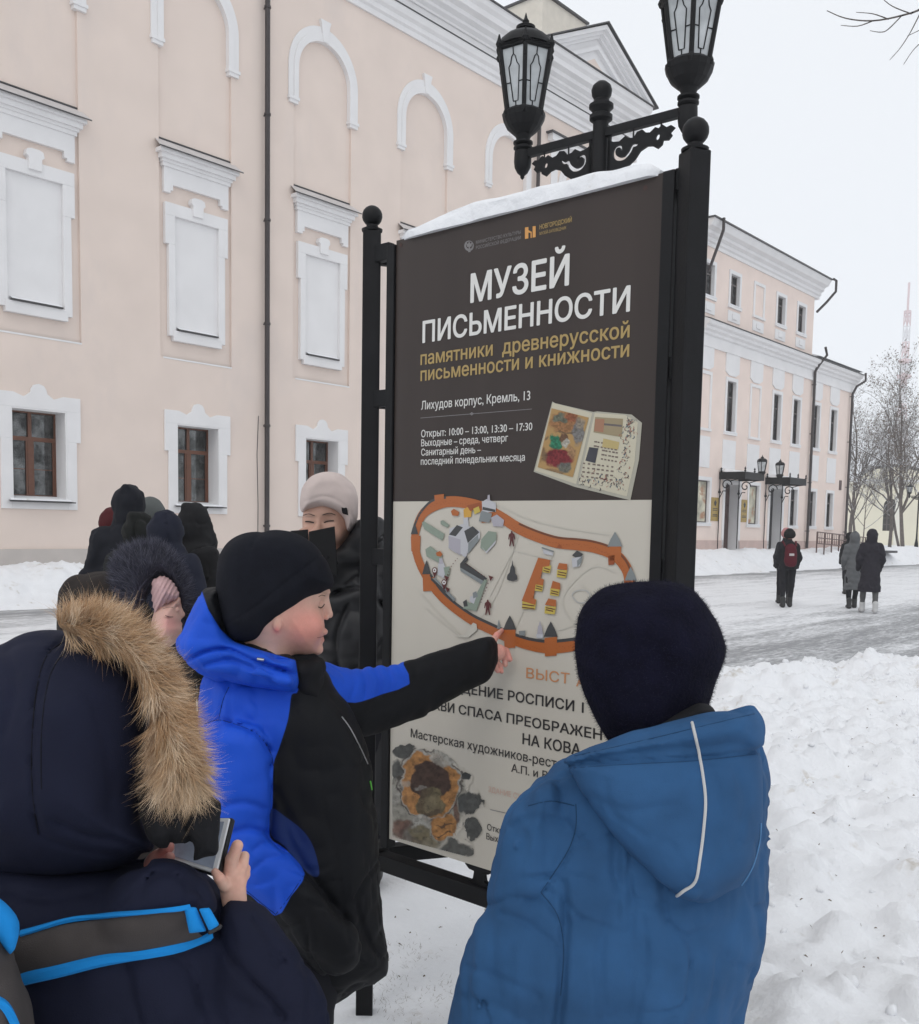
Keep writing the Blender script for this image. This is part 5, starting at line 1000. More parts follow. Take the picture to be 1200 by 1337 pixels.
def fresco(X, Y):
    x, y = (X-500)*4, (Y-850)*4; cr_c = (.56, .52, .445); OR = (.50, .235, .075); DK = (.075, .078, .075); BR = (.075, .045, .035); OL = (.19, .155, .085); WH = (.46, .44, .39); RD = (.17, .075, .05)
    it = [(230, 770, 205, 250, (.26, .25, .21), .10, .8), (110, 520, 62, 42, DK, .2, .95), (70, 620, 34, 50, DK, .3, .9), (60, 760, 30, 60, WH, .4, .6), (430, 655, 32, 20, DK, .2, 1), (465, 790, 60, 62, DK, .2, .95), (470, 930, 42, 55, DK, .2, .95), (385, 1035, 85, 50, DK, .25, .9), (200, 1010, 90, 45, OL, .4, .8), (90, 925, 55, 45, RD, .4, .85), (160, 960, 60, 50, BR, .4, .5),
          (245, 700, 172, 192, (.09, .07, .06), .03, .9), (245, 700, 164, 184, WH, .03, .95), (243, 705, 156, 172, OR, .05, .97), (330, 565, 75, 45, WH, .25, .9), (300, 600, 30, 40, (.3, .28, .24), .4, .7), (110, 690, 30, 20, WH, .5, .6), (245, 685, 108, 100, BR, .10, .98), (250, 790, 72, 78, OL, .12, .95), (225, 770, 40, 50, BR, .5, .5), (270, 800, 36, 40, (.27, .22, .13), .4, .7), (190, 715, 28, 12, WH, .5, .5), (250, 850, 40, 16, BR, .4, .6), (200, 890, 55, 50, WH, .2, .95), (325, 925, 66, 62, OR, .15, .97), (330, 905, 36, 6, BR, .5, .8), (320, 955, 42, 5, BR, .5, .8), (390, 850, 20, 55, RD, .3, .8), (200, 950, 50, 44, OL, .3, .85)]
    C = paint(x, y, cr_c, it, 20, .017); ck = fbm(np.stack([x*.022, y*.022, x*0], -1), 3); C = C*np.where(np.abs(ck) < .022, .55, 1)[..., None]
    w = 22*fbm(np.stack([x*.02, y*.02, x*0+9], -1), 3); m = np.zeros(X.shape)
    for (cx, cy, rx, ry) in ((230, 770, 210, 262), (110, 520, 66, 46), (70, 620, 40, 60), (430, 655, 34, 22), (465, 790, 64, 66), (470, 930, 46, 60), (385, 1035, 90, 60), (90, 925, 70, 60), (200, 1020, 120, 60), (90, 700, 60, 140)): m = np.maximum(m, (np.hypot((x+w-cx)/rx, (y+w-cy)/ry) < 1)*1.0)
    return np.clip(C, .01, .8), m*(y < 968+(x-40)*.262)*(x > 46)
print_grid('fresco_picture', 511.5, 968, 634, 1126, .7, fresco, CREAM, -.0118)
def minia(X, Y):
    x, y = (X-500)*3.11, (Y-230)*3.11; GD = (.40, .25, .10)
    it = [(730, 1000, 60, 40, (.34, .16, .07), .3, .9), (770, 975, 26, 22, (.30, .10, .05), .3, .9), (720, 985, 30, 16, (.13, .16, .12), .3, .9), (795, 1040, 26, 52, (.19, .20, .21), .3, .9), (800, 1000, 18, 24, (.33, .27, .2), .4, .8), (703, 1080, 26, 32, (.035, .22, .12), .2, 1), (735, 1060, 14, 16, (.14, .07, .045), .3, .9), (741, 1085, 13, 16, (.5, .47, .4), .2, 1), (712, 1145, 58, 36, (.22, .03, .035), .25, 1), (650, 1130, 18, 30, (.16, .10, .06), .4, .8), (690, 1200, 50, 14, (.27, .17, .09), .4, .8), (740, 1180, 26, 24, (.14, .16, .14), .3, .9), (765, 1120, 18, 26, (.38, .22, .12), .4, .8), (748, 1040, 40, 5, (.1, .07, .05), .4, .7), (660, 1060, 14, 8, (.12, .1, .08), .4, .7)]
    C = paint(x, y, GD, it, 7, .05); ex = lambda a, b: (x-a[0])*(b[1]-a[1])-(y-a[1])*(b[0]-a[0]); q = [(688, 944), (835, 980), (770, 1222), (630, 1182)]; m = np.ones(X.shape, bool)
    for k in range(4): m &= ex(q[k], q[(k+1) % 4]) < 0
    return np.clip(C, .01, .7), m*1.0
print_grid('miniature_picture', 700, 530, 771, 626, .5, minia, DARK, -.0131)

# ================================================================== street lamp with two lanterns
lc = pt(781, 690, 5.27); la = pt(683, 190, 5.62); lb_ = pt(898, 152, 5.0); ax_ = (lb_-la)[:2]; LAZ = math.atan2(ax_[1], ax_[0]); Lh = np.linalg.norm(ax_)/2
ctr = (la+lb_)/2; LP = empty('street_lamp', (ctr[0], ctr[1], 0), LAZ, 'black cast iron lamp post with two hexagonal lanterns behind the museum sign', 'street lamp', 'black two lantern street lamps')
za = 3.675
def lamp_post(E_, za, Lh, h1, h2):
    p = MB(); p.sm = True; p.lathe([(.16, -.2), (.16, .12), (.13, .2), (.10, .5), (.075, .62), (.055, .8), (.045, 1.2), (.042, za+.06)], 18); p.lathe([(.042, za+.06), (.062, za+.075), (.062, za+.095), (.045, za+.105), (.05, za+.12), (.066, za+.135), (.066, za+.15), (.045, za+.165), (.04, za+.18), (.052, za+.20), (.056, za+.225), (.048, za+.25), (.025, za+.27), (.003, za+.275)], 18); p.build('pole', iron, E_)
    MB().box(-Lh, -.019, za-.022, Lh, .019, za+.022).build('crossbar', iron, E_, bevel=.003)
    for sg in (-1, 1):
        x = sg*Lh; s = MB(); s.sm = True
        s.lathe([(.004, za-.135), (.012, za-.125), (.012, za-.115), (.03, za-.10), (.046, za-.07), (.05, za-.04), (.048, za+.015), (.040, za+.022), (.054, za+.032), (.054, za+.042), (.038, za+.05), (.056, za+.06), (.056, za+.07), (.036, za+.078), (.04, za+.09), (.05, za+.11), (.03, za+.13)], 18, (x, 0, 0)); s.build('lantern_stem', iron, E_)
        lantern(E_, (x, 0, za+.225), 1.0, h1 if sg < 0 else h2)
        ol = [(.05, -.045), (.05, -.215), (.10, -.218), (.17, -.205), (.215, -.175), (.245, -.14), (.285, -.125), (.315, -.13), (.345, -.15), (.37, -.135), (.375, -.115), (.405, -.12), (.425, -.10), (.415, -.085), (.44, -.065), (.42, -.05), (.395, -.055), (.37, -.035), (.35, -.05), (.33, -.04), (.30, -.06), (.275, -.055), (.255, -.035), (.225, -.04), (.205, -.065), (.175, -.06), (.155, -.045), (.12, -.065), (.085, -.06), (.065, -.05)]
        sw = [(.245, -.085), (.225, -.105), (.20, -.105), (.185, -.13), (.155, -.155), (.12, -.155), (.095, -.135), (.092, -.105), (.108, -.09), (.13, -.095), (.135, -.115)]
        S1 = smooth_loop(sw, 3, False); T_ = np.gradient(np.array(S1), axis=0); T_ /= np.linalg.norm(T_, axis=1)[:, None]; Nn = np.stack([-T_[:, 1], T_[:, 0]], 1); wd_ = np.interp(np.arange(len(S1)), [0, 6, len(S1)*.6, len(S1)-1], [.002, .010, .009, .004])[:, None]
        hole = [tuple(q) for q in (np.array(S1)+Nn*wd_)]+[tuple(q) for q in (np.array(S1)-Nn*wd_)[::-1]]; h2_ = [(.345+.013*math.cos(a), -.092+.016*math.sin(a)) for a in np.linspace(0, 6.28, 9)[:-1]]
        mir = lambda L_: [(sg*a, b) for a, b in L_]
        o = flat_shape('scroll_plate', [mir(ol), mir(hole), mir(h2_)], iron, E_, .008); o.location = (0, 0, za); o.rotation_euler = (math.pi/2, 0, 0)
        MB().tube([(sg*.20, 0, za-.06), (sg*.20, 0, za-.02)], .005, 5).tube([(sg*.36, 0, za-.05), (sg*.36, 0, za-.02)], .005, 5).box(sg*.058-.008, -.008, za-.22, sg*.058+.008, .008, za-.02).build('hanger', iron, E_)
va = math.atan2(la[1]-0, la[0]); vb = math.atan2(lb_[1], lb_[0])
lamp_post(LP, za, Lh, va-LAZ, vb-LAZ+.06)
p = pt(1196, 718, 59); f2 = empty('street_lamp', (p[0], p[1], gz(p)), math.radians(-25), 'distant black lamp post with lanterns at the right edge near the church', 'street lamp', 'black two lantern street lamps'); lamp_post(f2, 3.3, .52, 0, 0)
# ================================================================== people
def cloth(name, c, **k):
    d = dict(rough=.85, bump=.35, bscale=420, bdist=.0015, var=.10, vscale=9, spec=.25, sheen=.0); d.update(k); return mat(name, c, **d)
skin_m = mat('skin', rough=.45, attr='Col', bump=.35, bscale=330, bdist=.0012, sss=.12, spec=.35)
fur_m = mat('fur_hair', rough=.75, attr='Col', spec=.2)
SK = np.array([.62, .36, .27])
def folds(a, f, seed=0, st=(1, 1, 1), o=2):
    st = np.array(st, float)
    return lambda P, D: a*ridge(P*f*st+seed, o)+a*.5*vnoise(P*f*.6*st+seed+5)
def creases(a, f, seed=0, st=(1, 1, 1)):
    st = np.array(st, float)
    def fn(P, D):
        Q = P*f*st+seed; Q = Q+.5*np.stack([vnoise(Q*.7+3), vnoise(Q*.7+13), vnoise(Q*.7+23)], -1); n = np.abs(vnoise(Q)); m = np.clip(vnoise(P*f*.35+seed*3)*2+.35, 0, 1); return m*a*(np.clip(1-n*5, 0, 1)**1.6-.25*np.clip(1-np.abs(n-.3)*5, 0, 1))
    return fn
def soft(a, f, seed=0): return lambda P, D: a*fbm(P*f+seed, 2)
def PX(pts, d, k=1.0): return [pt(x, y, d*k) for x, y in pts]
def person(name, px, py, d, label, group=None):
    p = pt(px, py, d); return empty(name, (p[0], p[1], max(0.0, gz(np.array([p[0], p[1], 0]))) if d < 8 else gz(np.array([p[0], p[1], 0]))), 0, label, 'person', group)
def put(name, sc, m, E_, regs=None, colfn=None):
    me = sc.mesh(name)
    if regs: attr_regions(me, regs)
    if colfn: attr_color(me, colfn)
    return link(name, me, m, E_, True)
def legs_at(E_, x, y, top, m, w=.085, sp=.10, yaw=0.0, res=.012, gy=.0):
    s = Sculpt(res); c, sn = math.cos(yaw), math.sin(yaw); z0 = E_.location[2]
    for sg in (-1, 1):
        a = np.array([x+sg*sp*c, y+sg*sp*sn, 0]); s.cap(a+[0, 0, top], a+[0, 0, z0+.16], w, w*.72, k=.03)
    s.disp(folds(.006, 9)); put('trousers', s, m, E_)
    b = Sculpt(.009)
    for sg in (-1, 1):
        a = np.array([x+sg*sp*c, y+sg*sp*sn, z0]); f = np.array([-sn, c, 0])
        b.cap(a+[0, 0, .20], a+[0, 0, .07], .062, .055).cap(a+[0, 0, .05]-f*.03, a+[0, 0, .042]+f*.14, .05, .042, k=.03)
    put('boots', b, mat('black_boot', (.02, .02, .02), .5), E_)

# ---------------------------------------------------------------- boy in the blue jacket, from behind
C_ = person('person', 850, 1000, 1.6, 'boy in a plain blue jacket and dark navy fuzzy beanie, seen from behind at right')
jk = cloth('blue_jacket_cloth', (.024, .082, .192), var=.2, vscale=9, bump=.5, bscale=600, bdist=.0012)
torso = Raster([(770, 985), (712, 1018), (672, 1056), (648, 1108), (632, 1170), (612, 1240), (596, 1290), (582, 1337), (566, 1420), (560, 1620), (600, 1700), (900, 1700), (940, 1600), (958, 1420), (968, 1337), (988, 1288), (1002, 1240), (1008, 1180), (1005, 1120), (998, 1060), (985, 1010), (930, 985)])
arm = Raster([(722, 1020), (678, 1044), (652, 1084), (637, 1135), (624, 1185), (605, 1240), (589, 1295), (577, 1345), (572, 1400), (600, 1440), (660, 1440), (703, 1400), (720, 1330), (732, 1230), (738, 1150), (742, 1080)])
hood = Raster([(738, 990), (770, 978), (815, 964), (860, 951), (925, 935), (978, 922), (992, 932), (998, 955), (996, 1000), (997, 1060), (993, 1108), (982, 1140), (955, 1166), (925, 1179), (900, 1180), (870, 1165), (820, 1116), (772, 1058), (748, 1015)])
s = Sculpt(.0048); s.pillow(torso, 1.62, .15, .16).pillow(arm, 1.545, .075, .072, ay=.00018, org=(680, 1100), k=.014)
s.pillow(Raster([(720, 1010), (800, 975), (900, 950), (985, 955), (998, 1060), (960, 1120), (760, 1120), (690, 1080)]), 1.60, .12, .12, k=.05)
s.disp(creases(.010, 7, 2, (1, 1, .8))).disp(creases(.006, 14, 6)).disp(folds(.0045, 8, 3)).disp(folds(.0042, 15, 8, (1.6, 1, .45))).disp(lambda P, D: .0045*np.clip((1.03-P[:, 2])*4, 0, 1)*np.sin(P[:, 0]*44+2.2*vnoise(P*3.2)+P[:, 2]*4))
for g, w, d in (([(762, 1088), (745, 1112), (722, 1150), (702, 1172)], 2.2, .006), ([(735, 1150), (738, 1200), (736, 1250), (730, 1320), (722, 1380)], 6, .013), ([(640, 1182), (672, 1172), (705, 1180), (725, 1200)], 4, .006), ([(655, 1192), (690, 1206), (730, 1238)], 4, .006), ([(612, 1262), (660, 1280), (700, 1300)], 5, .005), ([(600, 1300), (645, 1312), (690, 1338)], 5, .004), ([(668, 1080), (700, 1068), (738, 1072)], 5, .004), ([(700, 1150), (730, 1140), (775, 1150)], 4, .004), ([(712, 1160), (735, 1175), (760, 1200)], 4, .005), ([(1001, 1100), (985, 1150), (990, 1220)], 5, .005), ([(838, 1195), (842, 1260), (830, 1340)], 5, .004), ([(905, 1195), (915, 1270), (900, 1345)], 6, .004), ([(800, 1180), (780, 1250), (790, 1330)], 6, .004)): s.groove(g, w, d)
jac = put('jacket', s, jk, C_); cbv = bvh_of(jac.data); [surf_tube('seam', cbv, q_, .0009, cloth('dark_thread', (.011, .042, .10)), jac, .0) for q_ in ([(752, 1050), (752, 1080), (742, 1110), (722, 1142), (706, 1165)], [(706, 1165), (728, 1195), (736, 1240), (732, 1300)], [(690, 1052), (720, 1046), (750, 1052)])]
s = Sculpt(.0042); s.pillow(hood, 1.475, .066, .068, ay=-.00012, org=(880, 1050)).disp(folds(.0035, 11, 5)).disp(creases(.0035, 12, 4))
s.pillow(Raster([(736, 992), (770, 972), (815, 960), (860, 948), (925, 931), (976, 920), (990, 928), (999, 950), (996, 981), (953, 987), (872, 993), (783, 998), (742, 1004)]), 1.49, .088, .045, k=.003)
for g, w, d in (([(738, 999), (783, 996), (830, 993), (872, 991), (920, 988), (953, 985), (995, 979)], 3.0, .008), ([(748, 990), (800, 973), (860, 956), (930, 938), (978, 930)], 1.5, .002), ([(740, 1010), (772, 1060), (820, 1116), (870, 1163), (905, 1180)], 3, .003), ([(770, 1040), (820, 1058), (880, 1050)], 6, .004), ([(960, 1005), (972, 1050), (960, 1100)], 6, .004), ([(790, 1020), (800, 1060), (840, 1090)], 5, .003), ([(925, 1000), (940, 1040), (935, 1090)], 6, .003)): s.groove(g, w, d)
hd = put('hood', s, jk, C_); hb = bvh_of(hd.data); sew = cloth('dark_thread', (.011, .042, .10)); [surf_tube('seam', hb, q_, .0007, sew, hd, .0) for q_ in ([(745, 1003), (790, 1000), (840, 997), (900, 994), (950, 989), (992, 984)], [(750, 987), (800, 976), (860, 962), (930, 945), (985, 932)])]; pip = cloth('reflective_piping', (.50, .50, .50), rough=.5)
surf_tube('piping', hb, [(904, 944), (909, 965), (914, 990), (921, 1040), (919, 1080), (914, 1120), (908, 1150), (893, 1163), (880, 1172)], .0024, pip, hd)
surf_tube('piping', hb, [(993, 1075), (991, 1100), (982, 1132), (968, 1155)], .0012, cloth('blue_piping', (.10, .24, .45)), hd)
s = Sculpt(.004); s.cap(pt(848, 960, 1.60), pt(850, 1000, 1.62), .062).pillow(Raster([(895, 925), (915, 918), (930, 923), (934, 935), (915, 945), (880, 955), (800, 985), (780, 980)]), 1.55, .05, .02, k=.01); put('inner_collar', s, cloth('black_cloth', (.010, .010, .012)), C_)
s = Sculpt(.004); s.pillow(Raster([(842, 760), (880, 762), (908, 774), (930, 802), (944, 836), (945, 858), (934, 890), (924, 925), (905, 965), (870, 1000), (820, 1000), (797, 972), (779, 940), (762, 905), (753, 870), (752, 830), (760, 795), (785, 770), (812, 762)]), 1.62, .118, .11)
s.disp(soft(.003, 14))
hm = mat('navy_knit', (.006, .006, .015), .95, bump=.8, bscale=160, bdist=.004, var=.3, vscale=30, spec=.1); hat = put('beanie', s, hm, C_)
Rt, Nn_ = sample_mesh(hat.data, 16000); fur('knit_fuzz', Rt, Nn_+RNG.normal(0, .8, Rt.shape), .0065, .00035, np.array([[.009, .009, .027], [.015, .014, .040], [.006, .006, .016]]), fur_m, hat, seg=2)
q = pt(790, 1500, 1.66); legs_at(C_, q[0], q[1], .55, cloth('dark_trousers', (.012, .012, .016)), yaw=.1, sp=.08)

# ---------------------------------------------------------------- boy pointing at the map
B_ = person('person', 380, 1000, 2.2, 'boy in black beanie and bright blue and black jacket pointing at the map')
blueA = Raster([(225, 770), (262, 775), (300, 836), (386, 866), (388, 905), (381, 905), (376, 940), (364, 978), (357, 1000), (356, 1050), (352, 1092), (372, 1108), (398, 1140), (380, 1170), (359, 1196), (314, 1162), (290, 1200), (230, 1200), (225, 1000), (225, 850)], sub=3, margin=120)
navyA = Raster([(354, 1056), (372, 1066), (396, 1085), (410, 1108), (417, 1142), (402, 1140), (372, 1105), (354, 1090)], sub=3)
BL, BK = (.012, .085, .60), (.0055, .006, .008)
bm_ = region_mat('blue_black_shell', [BK, BL, (.012, .03, .13)], rough=.62, bump=.3, bscale=500, bdist=.0012, var=.08, vscale=8, spec=.2)
torso = Raster([(262, 895), (285, 872), (340, 862), (400, 866), (425, 872), (441, 900), (461, 930), (478, 975), (488, 1035), (496, 1100), (500, 1180), (509, 1262), (500, 1280), (470, 1297), (432, 1317), (400, 1328), (330, 1336), (298, 1330), (285, 1200), (272, 1100), (262, 1000)])
slv = Raster([(268, 960), (290, 938), (322, 940), (347, 958), (358, 1000), (357, 1050), (353, 1090), (378, 1112), (400, 1140), (438, 1178), (466, 1215), (471, 1243), (456, 1268), (425, 1276), (390, 1252), (350, 1208), (312, 1168), (292, 1110), (276, 1050), (268, 1000)])
s = Sculpt(.0055); s.pillow(torso, 2.22, .13, .13).pillow(slv, 2.09, .072, .062, k=.008)
s.disp(folds(.0045, 10, 2)).disp(creases(.007, 9, 5)).disp(creases(.004, 19, 6))
for g, w, d in (([(262, 946), (285, 940), (305, 945), (335, 958), (352, 980)], 2.6, .009), ([(300, 893), (291, 915), (286, 940)], 2.2, .006), ([(351, 1000), (356, 1050), (354, 1092), (372, 1112)], 3, .008), ([(295, 1052), (320, 1048), (345, 1056)], 4, .008), ([(300, 1088), (325, 1082), (352, 1090)], 4.5, .011), ([(330, 1110), (345, 1100), (356, 1096)], 3, .006), ([(330, 1135), (350, 1120), (372, 1118)], 3, .005), ([(372, 1062), (380, 1100), (410, 1150), (450, 1200)], 5, .008), ([(420, 910), (412, 960), (420, 1040), (440, 1130), (455, 1230)], 3, .003), ([(445, 936), (462, 960), (480, 1000)], 1.6, .003), ([(430, 1298), (470, 1280), (506, 1255)], 1.5, .002), ([(380, 910), (378, 945), (364, 980), (352, 1000)], 2.0, .005), ([(330, 880), (350, 895), (372, 893)], 3, .004), ([(360, 1030), (385, 1080), (395, 1100)], 5, .006)): s.groove(g, w, d, dmax=2.35)
jac = put('jacket', s, bm_, B_, [blueA, navyA]); jb = bvh_of(jac.data); [surf_tube('seam', jb, q_, .0009, cloth('navy_thread', (.004, .02, .12)), jac, .0) for q_ in ([(268, 945), (285, 940), (305, 945), (335, 958), (352, 980), (357, 1000)], [(299, 897), (291, 915), (286, 938)], [(318, 1160), (340, 1178), (360, 1194)], [(398, 1140), (380, 1168), (360, 1194)])]
surf_tube('zip', jb, [(446, 936), (455, 948), (463, 962), (472, 980), (480, 998)], .0014, mat('steel', (.5, .5, .52), .3, metal=1), jac); surf_tube('zip_pull', jb, [(483, 1020), (485, 1031)], .002, mat('lime_tag', (.12, .55, .06), .5), jac)
# stretched out arm
tip = board(656, 823, -.012); tipw = L0+bv*tip[0]+bn*(-.014)+np.array([0, 0, tip[1]]); dT = proj(tipw)[2]
dh = dT-.06
blueB = Raster([(418, 855), (450, 866), (520, 858), (527, 868), (535, 893), (500, 906), (472, 916), (455, 917), (425, 908)], sub=2)
ea = Raster([(418, 868), (426, 864), (450, 874), (485, 871), (520, 866), (560, 852), (600, 840), (632, 832), (646, 834), (652, 850), (650, 868), (640, 886), (616, 900), (580, 920), (540, 942), (500, 956), (468, 962), (445, 935), (425, 905)])
slope = (dh-2.33)/(650-430); s = Sculpt(.005); s.pillow(ea, (2.33+dh)/2, .052, .05, ax=slope, org=(540, 900)); s.cap(pt(405, 905, 2.26), pt(455, 915, 2.36), .07, .055, k=.03)
s.disp(folds(.003, 14, 1)).disp(creases(.006, 13, 9))
for g, w, d in (([(470, 868), (478, 890), (476, 912)], 3, .006), ([(487, 868), (496, 888), (494, 908)], 3, .007), ([(503, 866), (512, 884), (510, 903)], 3, .006), ([(458, 872), (464, 892), (458, 912)], 3, .004), ([(519, 866), (526, 880), (533, 894)], 2, .003), ([(560, 930), (575, 905), (610, 885)], 5, .005), ([(640, 834), (645, 850), (642, 872)], 2, .003)): s.groove(g, w, d)
put('sleeve', s, bm_, B_, [blueB, Raster([(0, 0), (1, 0), (1, 1)], sub=1)])
mmx = lambda px: px*dh/FOC
s = Sculpt(.0016); hpt = lambda x, y, dd=0: pt(x, y, dh+dd)
s.cap(hpt(637, 852), hpt(650, 852), mmx(13), mmx(11), k=.006, flat=(cf, .6))
s.cap(hpt(643, 838, -.005), hpt(649, 829, .025), mmx(5.0), mmx(4.0), k=.004).cap(hpt(649, 829, .025), tipw, mmx(4.0), mmx(2.9), k=.003)
for (a, b, c, r) in (((652, 846), (661, 850), (666, 861), 4.6), ((651, 853), (659, 860), (660, 868), 4.3), ((646, 861), (653, 869), (655, 877), 3.8)):
    s.cap(hpt(*a, .0), hpt(*b, .012), mmx(r), mmx(r*.95), k=.002).cap(hpt(*b, .012), hpt(*c, .010), mmx(r*.95), mmx(r*.75), k=.002)
s.cap(hpt(640, 862, -.01), hpt(646, 870, -.004), mmx(4.8), mmx(4.2), k=.003).cap(hpt(646, 870, -.004), hpt(650, 876, .002), mmx(4.2), mmx(3.2), k=.002)
def skin_plain(base, blotch=(0.10, -.03, -.02)):
    def f(V): n = vnoise(V*60)[:, None]*.7+.4; return np.clip((np.array(base)+n*np.array(blotch))*(1+.05*vnoise(V*260)[:, None]), 0, 1)
    return f
put('hand', s, skin_m, B_, colfn=skin_plain((.62, .33, .27)))
# collar, hood
s = Sculpt(.0045); s.pillow(Raster([(260, 776), (270, 767), (288, 768), (293, 795), (300, 828), (326, 840), (357, 848), (390, 860), (388, 902), (345, 900), (300, 893), (262, 884), (238, 862), (231, 838), (240, 815), (252, 790)]), 2.15, .122, .034)
s.disp(folds(.004, 14, 4))
for g, w, d in (([(245, 862), (270, 850), (300, 848), (330, 862), (384, 880)], 2.5, .007), ([(262, 776), (290, 820), (320, 842), (350, 852)], 2.2, .004), ([(268, 868), (300, 862), (330, 872)], 3, .005), ([(352, 856), (368, 862), (380, 860)], 2.2, .004)): s.groove(g, w, d)
hdB = put('hood', s, bm_, B_, [Raster([(200, 740), (263, 770), (272, 796), (288, 822), (306, 838), (330, 846), (386, 862), (400, 960), (200, 960)], sub=1, margin=120), Raster([(0, 0), (1, 0), (1, 1)], sub=1)])
b2 = bvh_of(hdB.data); q = hit(b2, 341, 861, .004)
if q is not None: MB().tube([q-cr*.007+cu*.001, q+cr*.007-cu*.001], .0035, 10).build('toggle', mat('steel', (.5, .5, .52), .3, metal=1), hdB, world=True)
s = Sculpt(.0045); s.pillow(Raster([(370, 862), (384, 860), (418, 858), (425, 872), (421, 900), (418, 914), (396, 916), (384, 902)]), 2.17, .07, .035).disp(folds(.002, 20)); put('collar', s, cloth('black_cloth', (.010, .010, .012)), B_)
s = Sculpt(.005); s.cap(pt(352, 862, 2.17), pt(350, 880, 2.18), .06, .06).cap(pt(372, 868, 2.16), pt(402, 868, 2.17), .030, .030, k=.01).cap(pt(300, 845, 2.13), pt(345, 858, 2.13), .028, .03, k=.01); put('inner_collar', s, cloth('black_cloth', (.010, .010, .012)), B_)
# head
HD = 2.16; tl_ = .28*HD/FOC                                       # face turned a little away: depth grows to the right
hp = lambda x, y, dd=0: pt(x, y, HD+tl_*(x-380)+dd); mm = lambda px: px*HD/FOC
s = Sculpt(.0024)
s.pillow(Raster([(300, 720), (350, 700), (410, 715), (431, 745), (433.5, 757), (429, 768), (426, 778), (424, 790), (423, 806), (423, 818), (421, 832), (417, 846), (411, 853), (400, 856), (388, 854), (372, 850), (350, 848), (310, 830), (290, 780)]), HD, .080, .088, ax=tl_, org=(380, 800))
s.cap(hp(352, 838), hp(346, 862), .046, .050, k=.03)
s.cap(hp(425, 781), hp(429.6, 800), mm(4.2), mm(4.6), k=.012).ell(hp(430.6, 803.5), mm(3.8), k=.006).ell(hp(426.5, 806.5, -.009), mm(3.2), k=.004)   # nose, near nostril
s.ell(hp(424.2, 825), (mm(3.9), mm(7), mm(4.0)), k=.008).ell(hp(419.5, 836), (mm(3.8), mm(6), mm(3.2)), k=.008).ell(hp(415, 848), mm(7), k=.010)
s.ell(hp(424.5, 830.6, -.006), (mm(3.5), mm(8), mm(.9)), k=.002, sub=True)
s.ell(hp(422, 790, -.030), mm(6.0), k=.012, sub=True).ell(hp(418.5, 790.5, -.024), mm(5.2), k=.003)                                    # eye socket and lid
s.ell(hp(424, 773, -.018), (mm(7), mm(12), mm(3.2)), k=.012).ell(hp(405, 818, -.050), mm(17), k=.03)                                      # brow, cheek
s.ell(hp(362, 815, -.077), (mm(6), mm(4), mm(10)), k=.003)                                                                         # ear lobe
s.ell(hp(429.5, 808.6, -.006), mm(1.3), k=.001, sub=True)
def face_col(V):
    px, py, d = proj(V); c = np.tile(np.array([.68, .45, .36]), (len(V), 1)); g = lambda x, y, sx, sy: np.exp(-((px-x)/sx)**2-((py-y)/sy)**2)[:, None]
    c = c+(np.array([.66, .235, .19])-c)*np.clip(.62*g(398, 828, 34, 30)+.35*g(412, 815, 16, 18)+.3*g(385, 800, 30, 26), 0, .75)+(np.array([.70, .2, .2])-c)*.6*g(361, 823, 5, 5)
    c = c+(np.array([.60, .24, .20])-c)*.75*g(422.5, 833, 4, 4)+(np.array([.42, .26, .20])-c)*.6*g(419, 793, 6, 3.5)+(np.array([.22, .13, .08])-c)*.55*g(424, 774, 5, 2.2)
    return np.clip(c*(1+vnoise(V*90)[:, None]*.035+vnoise(V*300)[:, None]*.035), 0, 1)
hB = put('head', s, skin_m, B_, colfn=face_col); fb = bvh_of(hB.data); lash = mat('eyelash', (.03, .02, .015), .8)
surf_tube('eyelash', fb, [(415.5, 792.5), (418.5, 793.6), (421.5, 791.8), (423.3, 789)], .0012, lash, hB, .0003, 5); surf_tube('eyebrow', fb, [(416, 779), (420, 777), (424.5, 778)], .0010, mat('brow_hair', (.16, .10, .06), .9), hB, .0001, 5)
surf_tube('lip_line', fb, [(414, 832.5), (418, 832), (422.5, 831)], .0006, mat('lip_shadow', (.25, .08, .07), .7), hB, .0002, 5)
s = Sculpt(.0035); s.pillow(Raster([(345, 693), (372, 692), (396, 700), (413, 713), (425, 730), (432, 746), (434.5, 756), (433, 766), (403, 788), (389, 800), (368, 814), (352, 825), (334, 837), (308, 837), (292, 822), (284, 795), (281, 765), (284, 735), (296, 710), (318, 697)]), HD-.003, .097, .052, ax=tl_, org=(380, 800))
s.disp(soft(.0022, 14)).groove([(296, 815), (330, 795), (365, 767), (398, 742), (422, 724)], 2.0, .0018).groove([(300, 812), (336, 800), (372, 775), (405, 752), (428, 735)], 6, -.0012).groove([(345, 693), (335, 702), (328, 715)], 3, .0025)
put('beanie', s, mat('black_knit', (.009, .010, .015), .92, bump=.5, bscale=300, bdist=.0025, var=.15, vscale=40, spec=.15), B_)
q = pt(368, 1300, 2.24); legs_at(B_, q[0], q[1], .60, cloth('dark_trousers', (.012, .012, .016)), yaw=-.9, sp=.09)

